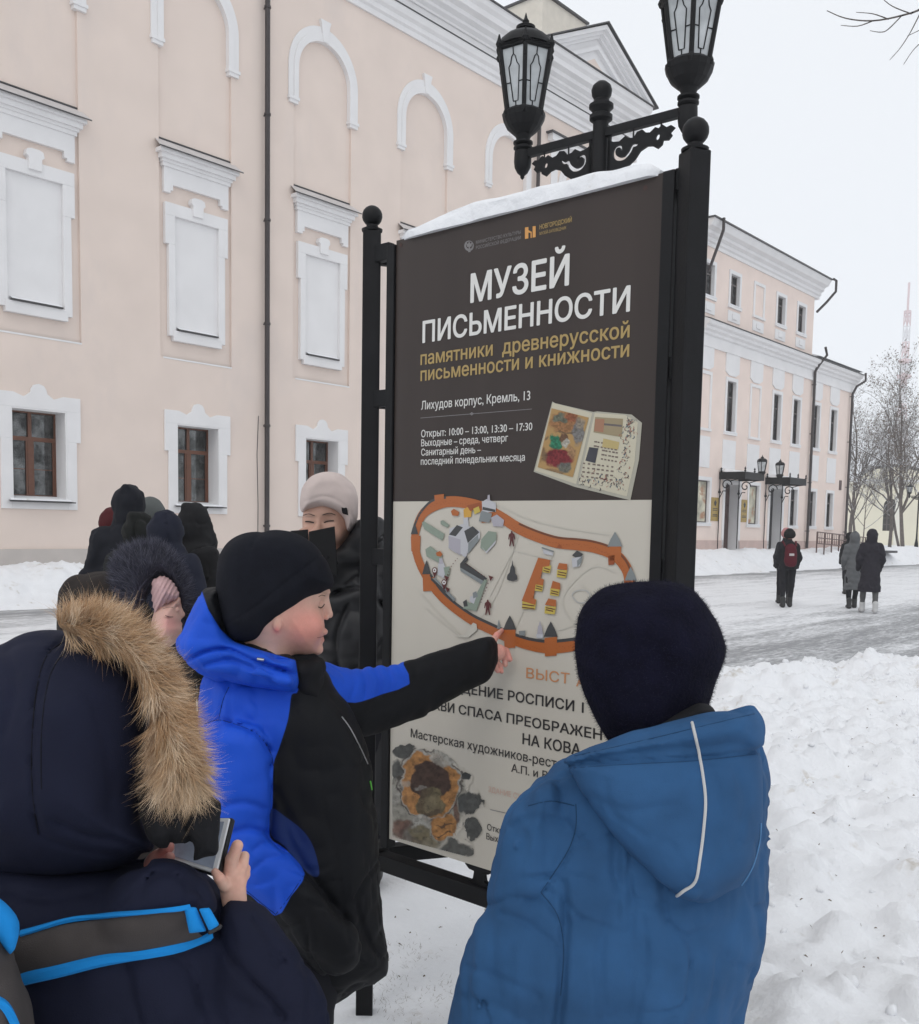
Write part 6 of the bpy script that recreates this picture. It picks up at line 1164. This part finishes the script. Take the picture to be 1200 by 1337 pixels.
# ---------------------------------------------------------------- child in the fur trimmed parka, nearest
A_ = person('person', 120, 1000, 1.3, 'child in navy hooded parka with tan fur trim, grey backpack strap and a phone')
nv_m = cloth('navy_parka_cloth', (.010, .012, .028), rough=.8, spec=.15, var=.12, vscale=10, bump=.4, bscale=520, bdist=.0012)
blk = cloth('black_cloth', (.010, .010, .012))
hr = Raster([(-70, 900), (-30, 858), (0, 838), (30, 824), (62, 819), (95, 822), (130, 832), (162, 852), (184, 885), (194, 930), (196, 980), (192, 1030), (190, 1060), (205, 1100), (190, 1120), (120, 1140), (0, 1145), (-70, 1120), (-90, 1000)])
bt_ = Raster([(-100, 1120), (-30, 1100), (60, 1106), (130, 1118), (200, 1114), (240, 1124), (268, 1140), (298, 1168), (322, 1230), (330, 1300), (345, 1400), (340, 1560), (-100, 1560)])
fa = Raster([(288, 1172), (318, 1171), (345, 1182), (380, 1222), (406, 1262), (424, 1298), (431, 1337), (428, 1410), (390, 1480), (300, 1490), (246, 1420), (232, 1330), (246, 1250), (268, 1200)])
hump = Raster([(150, 1150), (190, 1125), (232, 1120), (262, 1134), (283, 1160), (289, 1188), (270, 1215), (220, 1240), (160, 1245), (120, 1200)])
s = Sculpt(.0052); s.pillow(bt_, 1.36, .17, .17).pillow(fa, 1.31, .085, .078, k=.012).pillow(hump, 1.24, .07, .065, k=.018)
s.disp(folds(.0045, 11, 1)).disp(creases(.006, 9, 8)).disp(creases(.004, 20, 4))
for g, w, d in (([(292, 1180), (285, 1210), (300, 1250), (350, 1300), (372, 1330)], 4, .009), ([(183, 1172), (192, 1150), (215, 1138), (245, 1150)], 3, .006), ([(0, 1128), (60, 1140), (120, 1132), (190, 1128)], 5, .009), ([(150, 1190), (180, 1160), (200, 1140)], 3, .004), ([(165, 1262), (172, 1300), (185, 1340)], 5, .006), ([(225, 1245), (250, 1270), (262, 1310)], 4, .005), ([(330, 1200), (360, 1235), (372, 1262), (350, 1250)], 4, .005), ([(395, 1260), (405, 1290), (400, 1330)], 4, .004), ([(236, 1150), (262, 1168), (276, 1196)], 4, .004), ([(10, 1160), (60, 1175), (120, 1165)], 5, .004), ([(300, 1300), (340, 1320), (390, 1318)], 6, .004)): s.groove(g, w, d)
bod = put('parka', s, nv_m, A_); bb_ = bvh_of(bod.data)
s = Sculpt(.005); s.pillow(hr, 1.30, .15, .14).disp(folds(.0040, 9, 7)).disp(creases(.004, 10, 2))
for g, w, d in (([(112, 826), (78, 840), (58, 862), (48, 900), (42, 960), (42, 1030), (50, 1090)], 2.6, .008), ([(120, 832), (88, 846), (68, 870), (56, 910), (50, 965)], 2.4, .004), ([(70, 1072), (110, 1090), (160, 1100), (190, 1118)], 4, .006), ([(60, 1095), (110, 1112), (170, 1118)], 4, .004), ([(10, 850), (20, 900), (5, 960)], 6, .004)): s.groove(g, w, d)
hA = put('hood', s, nv_m, A_); ab_ = bvh_of(hA.data); [surf_tube('seam', ab_, q_, .0008, cloth('black_thread', (.003, .003, .006)), hA, .0) for q_ in ([(112, 828), (78, 841), (58, 862), (48, 900), (42, 960), (42, 1030), (50, 1090)], [(122, 834), (90, 848), (70, 872), (60, 905), (54, 960), (54, 1030)])]
s = Sculpt(.0045); s.pillow(Raster([(180, 1020), (230, 1030), (288, 1040), (290, 1085), (287, 1118), (268, 1122), (250, 1127), (251, 1108), (236, 1103), (208, 1108), (190, 1092)]), 1.235, .035, .022)
s.disp(folds(.003, 22)).groove([(246, 1045), (243, 1075), (250, 1105)], 3, .008).groove([(215, 1050), (225, 1080), (222, 1100)], 4, .005); put('hood_flap', s, blk, A_)
fr = Raster([(76, 812), (112, 803), (150, 810), (182, 838), (210, 880), (230, 925), (246, 970), (256, 1006), (262, 1028), (232, 1032), (208, 1024), (200, 970), (188, 905), (150, 850), (90, 826)])
s = Sculpt(.005); s.pillow(fr, 1.22, .05, .035); bs = put('fur_trim', s, mat('fur_underlayer', (.26, .155, .08), 1, bump=.8, bscale=120, bdist=.01, var=.4, vscale=40), A_)
Rt, Nr = sample_mesh(bs.data, 26000); px, py, d = proj(Rt); dirp = np.stack([(px-95), (py-960)], 1); dirp /= np.linalg.norm(dirp, axis=1)[:, None]
fl_ = np.stack([np.full(len(px), .42), np.full(len(px), .75)], 1)*np.clip((px-120)/90, 0, 1)[:, None]
clump = RNG.normal(0, 1, (400, 2))*.35; cc = RNG.integers(0, 400, len(px)); cen = Rt[RNG.integers(0, len(Rt), 400)]
for k0 in range(0, len(Rt), 3000): dd = np.linalg.norm(Rt[k0:k0+3000, None]-cen[None], axis=2); cc[k0:k0+3000] = dd.argmin(1)
dirp = dirp*.62+np.stack([-dirp[:, 1], dirp[:, 0]], 1)*.85+clump[cc]; D3 = dirp[:, :1]*cr-dirp[:, 1:]*cu+Nr*.45
kc = np.array([[.50, .32, .18], [.62, .46, .30], [.38, .23, .12], [.70, .57, .43], [.27, .16, .09]]); ci = (cc % 5)
fcols = kc
sel = np.argsort(RNG.random(len(Rt))); 
for t_ in range(5):
    m_ = ci == t_
    pass
def fur2(name, R_, Dd, L_, W_, base, m, par, **k):
    global RNG
    o = fur(name, R_, Dd, L_, W_, np.array([[1., 1, 1]]), m, par, **k); a = o.data.attributes['Col']; n = len(a.data); c = np.empty(n*4, np.float32); a.data.foreach_get('color', c); c = c.reshape(-1, 4); per = n//len(R_); c[:, :3] *= np.repeat(base, per, 0); a.data.foreach_set('color', np.clip(c, 0, 1).ravel()); return o
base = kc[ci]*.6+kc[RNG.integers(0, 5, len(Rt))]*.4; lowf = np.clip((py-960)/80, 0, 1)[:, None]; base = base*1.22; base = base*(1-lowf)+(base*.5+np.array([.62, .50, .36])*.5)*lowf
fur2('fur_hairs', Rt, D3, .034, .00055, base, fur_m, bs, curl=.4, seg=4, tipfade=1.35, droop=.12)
# strap, backpack
def ribbon(name, bvh, top, bot, m, par, off=.006, n=26, k=7, edge=.004):
    T_ = smooth_loop(top, 6, False); Bo = smooth_loop(bot, 6, False); rs = lambda L_: [np.array([np.interp(u, np.linspace(0, 1, len(L_)), [p[q] for p in L_]) for q in (0, 1)]) for u in np.linspace(0, 1, n)]
    T_, Bo = rs(T_), rs(Bo); G = []; last = None
    for i in range(n):
        row = []
        for j in range(k):
            u = j/(k-1); p = T_[i]*(1-u)+Bo[i]*u; h = hit(bvh, p[0], p[1], off-(edge if j in (0, k-1) else 0)); h = last if h is None else h; last = h; row.append(h)
        G.append(row)
    G = np.array(G)
    for _ in range(3): G[1:-1] = (G[:-2]+G[1:-1]*2+G[2:])/4
    v = np.array([ray(*( (T_[i]+Bo[i])/2 )) for i in range(n)]); v /= np.linalg.norm(v, axis=1)[:, None]
    V = np.concatenate([G.reshape(-1, 3), (G+v[:, None]*.008).reshape(-1, 3)]); F = []; N0 = n*k
    for i in range(n-1):
        for j in range(k-1): a = i*k+j; F += [(a, a+1, a+k+1, a+k), (a+N0, a+k+N0, a+k+1+N0, a+1+N0)]
        for j in (0, k-1): a = i*k+j; F.append((a, a+k, a+k+N0, a+N0))
    for i in (0, n-1):
        for j in range(k-1): a = i*k+j; F.append((a, a+1, a+1+N0, a+N0))
    b = MB(); b.sm = True; b.add(V, F); return b.build(name, m, par, world=True)
BP = empty('backpack', tuple(pt(-10, 1300, 1.12)), 0, 'grey and bright blue backpack with a strap over the parka at lower left', 'backpack'); BP.location[2] -= 0
gm = cloth('grey_webbing', (.060, .052, .050), bump=.6, bscale=900, var=.2, vscale=20); cb = cloth('cyan_webbing', (.008, .23, .62), bump=.4, bscale=900)
ribbon('strap', bb_, [(10, 1222), (60, 1212), (120, 1202), (180, 1192), (243, 1184)], [(14, 1284), (80, 1267), (150, 1251), (210, 1239), (262, 1228)], gm, BP, .007)
ribbon('strap_edge', bb_, [(22, 1272), (80, 1258), (150, 1243), (210, 1231), (270, 1218)], [(28, 1286), (80, 1274), (150, 1257), (210, 1245), (273, 1231)], cb, BP, .011, k=5)
ribbon('strap_edge', bb_, [(28, 1214), (80, 1202), (140, 1193), (200, 1185), (245, 1180)], [(28, 1222), (80, 1209), (140, 1199), (200, 1190), (247, 1185)], cb, BP, .0095, k=4)
hb_ = hit(bb_, 250, 1200, 0); dbk = proj(hb_)[2] if hb_ is not None else 1.18
for q_, dd_ in (([(240, 1185), (256, 1184), (270, 1216), (247, 1219)], .016), ([(259, 1186), (274, 1185), (287, 1208), (273, 1216)], .024)):
    s = Sculpt(.0028); s.pillow(Raster(q_, sub=1), dbk-dd_, .0075, .0065); put('buckle_band', s, cb, BP)
s = Sculpt(.002); s.cap(pt(274, 1217, dbk-.022), pt(287, 1210, dbk-.022), .0032); put('buckle_bar', s, mat('black_plastic2', (.012, .012, .013), .35), BP)
s = Sculpt(.006); s.pillow(Raster([(-90, 1195), (-10, 1190), (10, 1215), (24, 1250), (38, 1295), (50, 1337), (62, 1420), (40, 1540), (-90, 1540)]), 1.10, .09, .05).disp(folds(.005, 14)); bpk = put('bag', s, gm, BP); b3 = bvh_of(bpk.data)
s = Sculpt(.005); s.pillow(Raster([(-20, 1166), (4, 1176), (24, 1200), (24, 1225), (15, 1246), (4, 1236), (-20, 1206)]), 1.05, .02, .016); put('handle', s, cb, BP)
ribbon('piping', b3, [(-8, 1298), (8, 1306), (20, 1328), (26, 1350)], [(-8, 1312), (2, 1318), (10, 1334), (16, 1352)], cb, BP, .006, n=12, k=4)
# phone and hands
PH = empty('phone', tuple(pt(262, 1105, 1.31)), 0, 'white phone in a dark case held by the child in the navy parka', 'phone')
co = [pt(226, 1068, 1.345), pt(299.5, 1068, 1.315), pt(282, 1141, 1.275), pt(222, 1122, 1.305)]; ctr_ = sum(co)/4; nn = np.cross(co[1]-co[0], co[3]-co[0]); nn /= np.linalg.norm(nn); nn *= -np.sign(nn @ ray(260, 1100))
def slab(c4, th, sc_=1.0, off=0.0):
    c = [ctr_+(p-ctr_)*sc_ for p in c4]; return MB().add([p+nn*off for p in c]+[p+nn*(off-th) for p in c], [(0, 1, 2, 3), (7, 6, 5, 4), (0, 4, 5, 1), (1, 5, 6, 2), (2, 6, 7, 3), (3, 7, 4, 0)])
slab(co, .006, 1.0, 0).build('body', mat('white_plastic', (.72, .73, .74), .3), PH, bevel=.0015, world=True); slab(co, .009, 1.06, -.003).build('case', mat('black_plastic', (.012, .012, .013), .35), PH, bevel=.002, world=True)
slab(co, .0005, .84, .0006).build('screen', mat('screen_glass', (.30, .34, .42), .12, var=.3, vscale=25), PH, world=True)
s = Sculpt(.0017); hq = lambda x, y, dd=0: pt(x, y, 1.295+dd); ms = lambda px: px*1.22*1.295/FOC
s.cap(hq(306, 1176), hq(303, 1150), ms(13.5), ms(14.5), k=.008, flat=(cf, .65))
for (a, b, c, r0, r1, e) in (((299, 1146), (303, 1122), (310, 1104), 7.6, 6.2, -.01), ((309, 1146), (316, 1130), (319, 1118), 7.2, 5.6, .012), ((313, 1152), (319, 1142), (321, 1134), 6.6, 5.2, .026)):
    s.cap(hq(*a), hq(*b, e*.6), ms(r0), ms(r0*.92), k=.003).cap(hq(*b, e*.6), hq(*c, e), ms(r0*.92), ms(r1), k=.002)
s.cap(hq(293, 1156, -.012), hq(286, 1146, -.022), ms(6.5), ms(5.5), k=.005).cap(hq(286, 1146, -.022), hq(281, 1139, -.020), ms(5.5), ms(4.4), k=.002)
put('hand', s, skin_m, A_, colfn=skin_plain((.66, .41, .32), (.06, -.02, -.02)))
s = Sculpt(.0017); s.cap(pt(206, 1122, 1.32), pt(219, 1106, 1.30), .009, .0085).cap(pt(212, 1128, 1.30), pt(222, 1119, 1.285), .008, .0065, k=.003).ell(pt(204, 1128, 1.31), .016, k=.008); put('hand', s, skin_m, A_, colfn=skin_plain((.50, .24, .20)))
q = pt(120, 1400, 1.36); legs_at(A_, q[0], q[1], .70, cloth('dark_trousers', (.012, .012, .016)), yaw=-.3)

# ---------------------------------------------------------------- girl with grey fur hood
E_ = person('person', 190, 900, 2.65, 'child in pink knitted hat and a hood trimmed with thick grey fur'); d0 = 2.65
s = Sculpt(.005); s.pillow(Raster([(76, 790), (82, 765), (104, 750), (138, 744), (165, 752), (195, 790), (225, 850), (250, 930), (260, 1100), (250, 1400), (80, 1400), (70, 1100), (70, 880)]), d0+.05, .13, .12).disp(folds(.004, 12)); put('coat', s, cloth('dark_brown_coat', (.020, .015, .013)), E_)
s = Sculpt(.0045); s.pillow(Raster([(165, 720), (195, 712), (218, 722), (236, 748), (246, 785), (245, 812), (236, 798), (226, 768), (208, 752), (190, 785), (188, 812), (178, 815), (160, 790), (150, 758), (152, 735)]), d0-.03, .09, .05); bs = put('hood_fur', s, mat('grey_fur_underlayer', (.035, .035, .05), 1, bump=.8, bscale=120, bdist=.01), E_)
Rt, Nr = sample_mesh(bs.data, 11000); px, py, d = proj(Rt); dp = np.stack([px-198, py-790], 1); dp /= np.linalg.norm(dp, axis=1)[:, None]; D3 = (dp[:, :1]*cr-dp[:, 1:]*cu)*.9+Nr*.6+cu*.2+RNG.normal(0, .25, Rt.shape)
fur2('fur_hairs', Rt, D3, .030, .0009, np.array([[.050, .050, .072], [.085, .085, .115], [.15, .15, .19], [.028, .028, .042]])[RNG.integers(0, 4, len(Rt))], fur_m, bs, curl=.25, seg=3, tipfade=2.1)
s = Sculpt(.003); d0 = 2.56; s.pillow(Raster([(198, 775), (200, 758), (212, 752), (224, 758), (232, 770), (234, 781), (222, 789), (208, 798), (202, 800)]), d0, .075, .05)
s.disp(lambda P, D: .0018*np.sin(proj(P)[0]*1.05+proj(P)[1]*.55)); put('knitted_hat', s, cloth('pink_knit', (.52, .34, .34), bump=.6, bscale=300), E_)
hp = lambda x, y, dd=0: pt(x, y, d0+dd); mm = lambda px: px*d0/FOC
s = Sculpt(.0025); s.pillow(Raster([(205, 790), (222, 784), (234, 779), (236, 788), (234, 794), (236, 806), (236, 814), (238, 822), (234, 832), (226, 842), (205, 850), (195, 830)]), d0, .066, .06)
s.cap(hp(233.5, 793), hp(237.5, 802), mm(3), mm(4), k=.012).ell(hp(235, 815), mm(3), k=.004).ell(hp(234, 794, -.025), mm(4.5), k=.006, sub=True).ell(hp(231, 796, -.028), mm(3.6), k=.003)
def ecol(V):
    px, py, d = proj(V); c = np.tile(np.array([.64, .40, .33]), (len(V), 1)); g = lambda x, y, sx, sy: np.exp(-((px-x)/sx)**2-((py-y)/sy)**2)[:, None]; c = c+(np.array([.68, .30, .27])-c)*.7*g(222, 815, 12, 12)+(np.array([.16, .09, .07])-c)*.8*g(219, 806, 4, 1.6)+(np.array([.6, .25, .23])-c)*.6*g(237, 815, 3, 3); return c
he = put('head', s, skin_m, E_, colfn=ecol); eb = bvh_of(he.data); surf_tube('eyelash', eb, [(216, 803.5), (221, 805.5), (226, 805.5)], .0008, lash, he, .0002, 5); surf_tube('eyebrow', eb, [(213, 795), (219, 793), (226, 793)], .0007, mat('brow_hair', (.16, .10, .06), .9), he, .0, 5)

# ---------------------------------------------------------------- woman photographing behind the sign
D_ = person('person', 450, 900, 4.1, 'woman in a pale beige beanie holding up a dark phone behind the sign'); d0 = 4.1
hp = lambda x, y, dd=0: pt(x, y, d0+dd); mm = lambda px: px*d0/FOC
s = Sculpt(.009); s.pillow(Raster([(380, 760), (392, 720), (430, 705), (462, 678), (498, 680), (530, 720), (545, 800), (545, 950), (550, 1080), (420, 1080), (415, 950), (395, 860)]), d0+.08, .15, .13)
s.pillow(Raster([(392, 800), (440, 770), (470, 745), (500, 760), (505, 830), (470, 870), (425, 870), (395, 850)]), d0-.06, .08, .07, k=.02).pillow(Raster([(430, 722), (450, 700), (466, 676), (492, 672), (504, 690), (500, 730), (470, 745), (440, 745)]), d0+.02, .14, .06, k=.01)
s.disp(folds(.012, 7)).groove([(437, 775), (470, 768), (500, 790)], 3, .02).groove([(455, 790), (440, 830), (442, 870)], 3, .015).groove([(500, 700), (480, 720), (470, 760)], 3, .015); put('coat', s, cloth('black_puffer', (.010, .010, .012), rough=.5, spec=.4), D_)
s = Sculpt(.004)
s.ell(hp(427, 682), (mm(32), .092, mm(44)), k=.02).ell(hp(413, 697, -.088), (mm(7.5), .022, mm(6)), k=.015).cap(hp(416, 680, -.082), hp(413, 694, -.10), mm(3.5), mm(5), k=.01)
s.ell(hp(404, 680, -.097), (mm(8), .012, mm(5)), k=.02, sub=True).ell(hp(429, 679, -.093), (mm(8), .012, mm(5)), k=.02, sub=True)
s.ell(hp(398, 699, -.06), mm(10), k=.02).ell(hp(436, 698, -.055), mm(12), k=.02).cap(hp(430, 715), hp(440, 760), .06)
def dcol(V):
    px, py, d = proj(V); c = np.tile(np.array([.52, .31, .235]), (len(V), 1)); g = lambda x, y, sx, sy: np.exp(-((px-x)/sx)**2-((py-y)/sy)**2)[:, None]
    for (x, y) in ((405, 682), (429, 680)): c = c+(np.array([.10, .06, .05])-c)*.55*g(x, y, 6.5, 1.6)+(np.array([.12, .08, .06])-c)*.6*g(x-.5, y-8, 8, 1.7)
    c = c+(np.array([.56, .27, .22])-c)*.5*g(412, 697, 8, 6)+(np.array([.15, .07, .05])-c)*.6*(g(408.5, 702, 1.8, 1.3)+g(417, 702, 1.8, 1.3))+(np.array([.42, .2, .17])-c)*.6*g(413, 711, 8, 2); return c
hD = put('head', s, skin_m, D_, colfn=dcol); db_ = bvh_of(hD.data)
for q_ in ([(399, 681), (404, 681), (410, 682.5)], [(423, 682.3), (429, 680.3), (436, 680)]): surf_tube('eyelash', db_, q_, .0030, lash, hD, .0002, 5)
for q_ in ([(396, 673), (403, 671), (411, 673.5)], [(421, 672.5), (430, 670), (438, 672.5)]): surf_tube('eyebrow', db_, q_, .0020, mat('dark_brow_hair', (.05, .035, .03), .9), hD, -.0006, 5)
s = Sculpt(.0045); s.pillow(Raster([(393, 668), (392, 648), (397, 632), (408, 621), (424, 616), (442, 618), (456, 627), (465, 641), (468, 660), (466, 680), (459, 693), (452, 692), (446, 678), (437, 670), (421, 665), (404, 667)]), d0-.005, .112, .045).disp(soft(.003, 12)).groove([(398, 655), (425, 648), (450, 660), (463, 680)], 2, .0015)
hw = put('beanie', s, cloth('beige_knit', (.56, .47, .44), bump=.5, bscale=500), D_); hb2 = bvh_of(hw.data); ribbon('hat_label', hb2, [(446, 662), (453, 663)], [(448, 671), (455, 673)], blk, hw, .004, n=5, k=4)
PH2 = empty('phone', tuple(pt(410, 720, 3.95)), 0, 'phone in a black folding case held up by the woman in the beige beanie', 'phone')
def quad_slab(name, q, d, th, m, par): c = [pt(x, y, d) for x, y in q]; v = cf*th; return MB().add(c+[p+v for p in c], [(0, 1, 2, 3), (7, 6, 5, 4), (0, 4, 5, 1), (1, 5, 6, 2), (2, 6, 7, 3), (3, 7, 4, 0)]).build(name, m, par, bevel=.003, world=True)
bp_ = mat('black_leather_case', (.006, .006, .007), .5, spec=.2); quad_slab('case', [(379, 693), (402, 691), (404, 742), (382, 745)], 3.93, .012, bp_, PH2); quad_slab('cover', [(403, 694), (437, 687), (441, 752), (405, 742)], 3.92, .006, bp_, PH2); MB().lathe([(.004, 0), (.004, .002)], 8, tuple(pt(386, 700, 3.925))).build('camera_lens', mat('screen_glass', (.30, .34, .42), .12), PH2, world=True)
s = Sculpt(.0035)
for k in range(4): s.cap(pt(380+k*1.5, 706+k*10, 3.95), pt(392+k*2, 708+k*9.5, 3.925), .010, .009, k=.003)
s.cap(pt(380, 715, 3.99), pt(390, 745, 4.02), .03, .028, k=.012).cap(pt(438, 735, 3.97), pt(428, 728, 3.925), .011, .009, k=.004); put('glove', s, blk, D_)
s = Sculpt(.012)
q = pt(452, 1150, 4.18); legs_at(D_, q[0], q[1], .75, cloth('dark_trousers', (.012, .012, .016)), yaw=2.8)

# ---------------------------------------------------------------- passers-by, built standing at the origin facing +y
def walker(label, px, d, h, yaw, coat=(.012, .012, .016), hem=.45, head='hood', hatc=None, res=.013, trou=(.012, .012, .015), boot=(.02, .02, .02), group=None, stride=.0, wide=1.0, bag=None, seed=0, quilt=False, lean=0.0):
    p = pt(px, 690, d); z = gz(np.array([p[0], p[1], 0])); z = max(z, .006); E_ = empty('person', (p[0], p[1], z), yaw, label, 'person', group); f = h/1.75
    M_ = lambda x, y, z_: np.array([x*f*wide, y*f, z_*f]); nm = 'walker'
    s = Sculpt(res, (hem*1.75-.02)*f)
    s.cap(M_(0, -.01, 1.30), M_(0, 0, .95), .165*f*wide, .165*f*wide, flat=((0, 1, 0), .72)).cap(M_(0, 0, .95), M_(0, .0, hem*1.75-.12), .165*f*wide, .215*f*wide, k=.03, flat=((0, 1, 0), .85))
    for sg in (-1, 1): s.cap(M_(sg*.145, 0, 1.375), M_(sg*.205, .0, 1.10), .078*f, .070*f, k=.05).cap(M_(sg*.205, .0, 1.10), M_(sg*.185, .13, .88), .070*f, .055*f, k=.03)
    s.cap(M_(0, 0, 1.42), M_(0, .0, 1.50), .11*f, .085*f, k=.04)
    if head == 'hood':
        s.ell(M_(0, -.01, 1.61), (.118*f, .135*f, .140*f), k=.03).cap(M_(.01, -.03, 1.66), M_(-.015, -.085, 1.715), .055*f, .03*f, k=.04).cap(M_(0, .06, 1.66), M_(0, .10, 1.70), .05*f, .03*f, k=.03).cap(M_(0, .03, 1.45), M_(0, -.02, 1.52), .13*f, .11*f, k=.03).ell(M_(0, .125, 1.60), (.075*f, .07*f, .10*f), k=.01, sub=True)
    s.disp(folds(.009, 6, seed)).disp(folds(.006, 12, seed+3)).disp(creases(.016, 8, seed))
    if quilt: s.disp(lambda P, D: .007*np.abs(np.sin(P[:, 2]*26))-.003)
    me = s.mesh('coat'); link('coat', me, cloth('coat_%d' % (seed), coat, bscale=200, bdist=.003), E_)
    t = Sculpt(res)
    for sg in (-1, 1): t.cap(M_(sg*.09, 0, .85), M_(sg*.09, sg*stride*.5, .48), .085*f, .07*f).cap(M_(sg*.09, sg*stride*.5, .48), M_(sg*.085, sg*stride, .10), .07*f, .05*f, k=.02)
    t.disp(folds(.006, 9, seed)); link('trousers', t.mesh('trousers'), cloth('trousers_%d' % seed, trou), E_)
    for sg in (-1, 1):
        b_ = Sculpt(res*.8); b_.cap(M_(sg*.085, sg*stride-.03, .05), M_(sg*.09, sg*stride+.12, .045), .05*f, .042*f).cap(M_(sg*.085, sg*stride-.02, .05), M_(sg*.085, sg*stride-.01, .20), .052*f, .058*f, k=.02); link('boot', b_.mesh('boot'), mat('boot_%d' % seed, boot, .6), E_)
    hs = Sculpt(res*.8); hs.ell(M_(0, .012, 1.60), (.078*f, .098*f, .118*f)).cap(M_(0, .0, 1.52), M_(0, -.01, 1.40), .055*f).cap(M_(0, .10, 1.61), M_(0, .122, 1.585), .011*f, .016*f, k=.012).ell(M_(0, .095, 1.53), .03*f, k=.02)
    me = hs.mesh('head'); attr_color(me, skin_plain((.52, .31, .25))); link('head', me, skin_m, E_)
    if head == 'hat':
        k_ = Sculpt(res*.8); k_.ell(M_(0, -.012, 1.655), (.105*f, .122*f, .115*f)).cap(M_(-.04, -.04, 1.62), M_(.04, -.04, 1.62), .085*f, k=.03).disp(soft(.004, 20)); link('hat', k_.mesh('hat'), cloth('hat_%d' % seed, hatc or coat, bump=.6, bscale=300), E_)
    if bag:
        k_ = Sculpt(res); k_.cap(M_(0, -.22, 1.30), M_(0, -.24, 1.05), .13*f, .15*f, flat=((0, 1, 0), .6)).disp(folds(.006, 10)); bg = link('backpack_bag', k_.mesh('backpack_bag'), cloth('red_bag', bag), E_)
        MB().box(-.05*f, -.345*f, 1.16*f, .05*f, -.32*f, 1.21*f).build('badge', mat('badge_grey', (.5, .45, .45), .6), bg)
        for sg in (-1, 1): MB().tube([M_(sg*.10, -.20, 1.36), M_(sg*.12, -.05, 1.47), M_(sg*.13, .09, 1.38), M_(sg*.13, .13, 1.2)], .022*f, 6).build('bag_strap', MATS['red_bag'], bg)
    return E_
if False: pass
GL = 'visitors gathered in front of the long house'
walker('tall visitor in a black hood at the left of the gathered group', 169, 7.2, 1.83, .25, (.008, .009, .014), seed=1, res=.011, wide=1.25, group=GL)
walker('visitor in a dark red knitted hat peeking out left of the tall black hood', 147, 8.6, 1.66, .4, (.02, .02, .025), head='hat', hatc=(.065, .008, .010), seed=2, res=.011, group=GL)
walker('visitor in a mottled grey hat between the black hood and the window', 197, 8.0, 1.74, .2, (.02, .022, .025), head='hat', hatc=(.085, .092, .09), seed=3, res=.011, group=GL)
walker('stooping visitor in a very dark green hood in the middle of the group', 183, 6.6, 1.62, -.2, (.009, .010, .009), seed=4, res=.011, group=GL, wide=1.35)
walker('visitor in a dark navy hood beside the black hooded figure', 217, 6.2, 1.63, -.3, (.010, .012, .024), seed=5, res=.011, group=GL, wide=1.3)
walker('visitor all in black with the hood up, rightmost of the group', 256, 6.9, 1.70, -.75, (.009, .009, .010), seed=6, res=.011, group=GL, wide=1.25)
walker('walker in black carrying a dark red backpack on the snowy road', 1031, 20.9, 1.66, -.1, (.014, .014, .017), head='hat', hatc=(.01, .01, .01), seed=7, res=.018, bag=(.085, .010, .018), stride=.10, hem=.50, wide=1.15)
walker('walker in a dusty pink hat hidden behind the one with the red backpack', 1027, 21.9, 1.68, -.1, (.02, .02, .025), head='hat', hatc=(.42, .20, .20), seed=8, res=.018, stride=-.1)
walker('walker in a long grey padded coat with grey hood', 1117, 20.9, 1.66, -.15, (.12, .125, .13), hem=.25, seed=9, res=.018, stride=.12, quilt=True, boot=(.03, .03, .03))
walker('walker in a long dark plum coat wearing white boots', 1139.5, 19.8, 1.70, -.15, (.022, .020, .027), hem=.26, seed=10, res=.018, stride=-.13, wide=1.15, boot=(.5, .5, .5), trou=(.10, .10, .10))
walker('distant walker in a black hat ahead of the two long coats', 1110, 26, 1.62, -.1, (.012, .012, .014), head='hat', hatc=(.01, .01, .01), seed=11, res=.02, stride=.1)

# ================================================================== winter haze
hz = MB().box(-800, -800, -4, 1000, 1000, 100).build('haze', None); hm_ = bpy.data.materials.new('haze'); hm_.use_nodes = True; t = hm_.node_tree; t.nodes.clear(); o = N(t, 'ShaderNodeOutputMaterial'); v = N(t, 'ShaderNodeVolumePrincipled')
v.inputs['Color'].default_value = (.97, .98, 1, 1); v.inputs['Density'].default_value = .0011; t.links.new(v.outputs[0], o.inputs['Volume']); hz.data.materials.append(hm_); tag(hz, kind='stuff')
SC.cycles.volume_bounces = 4
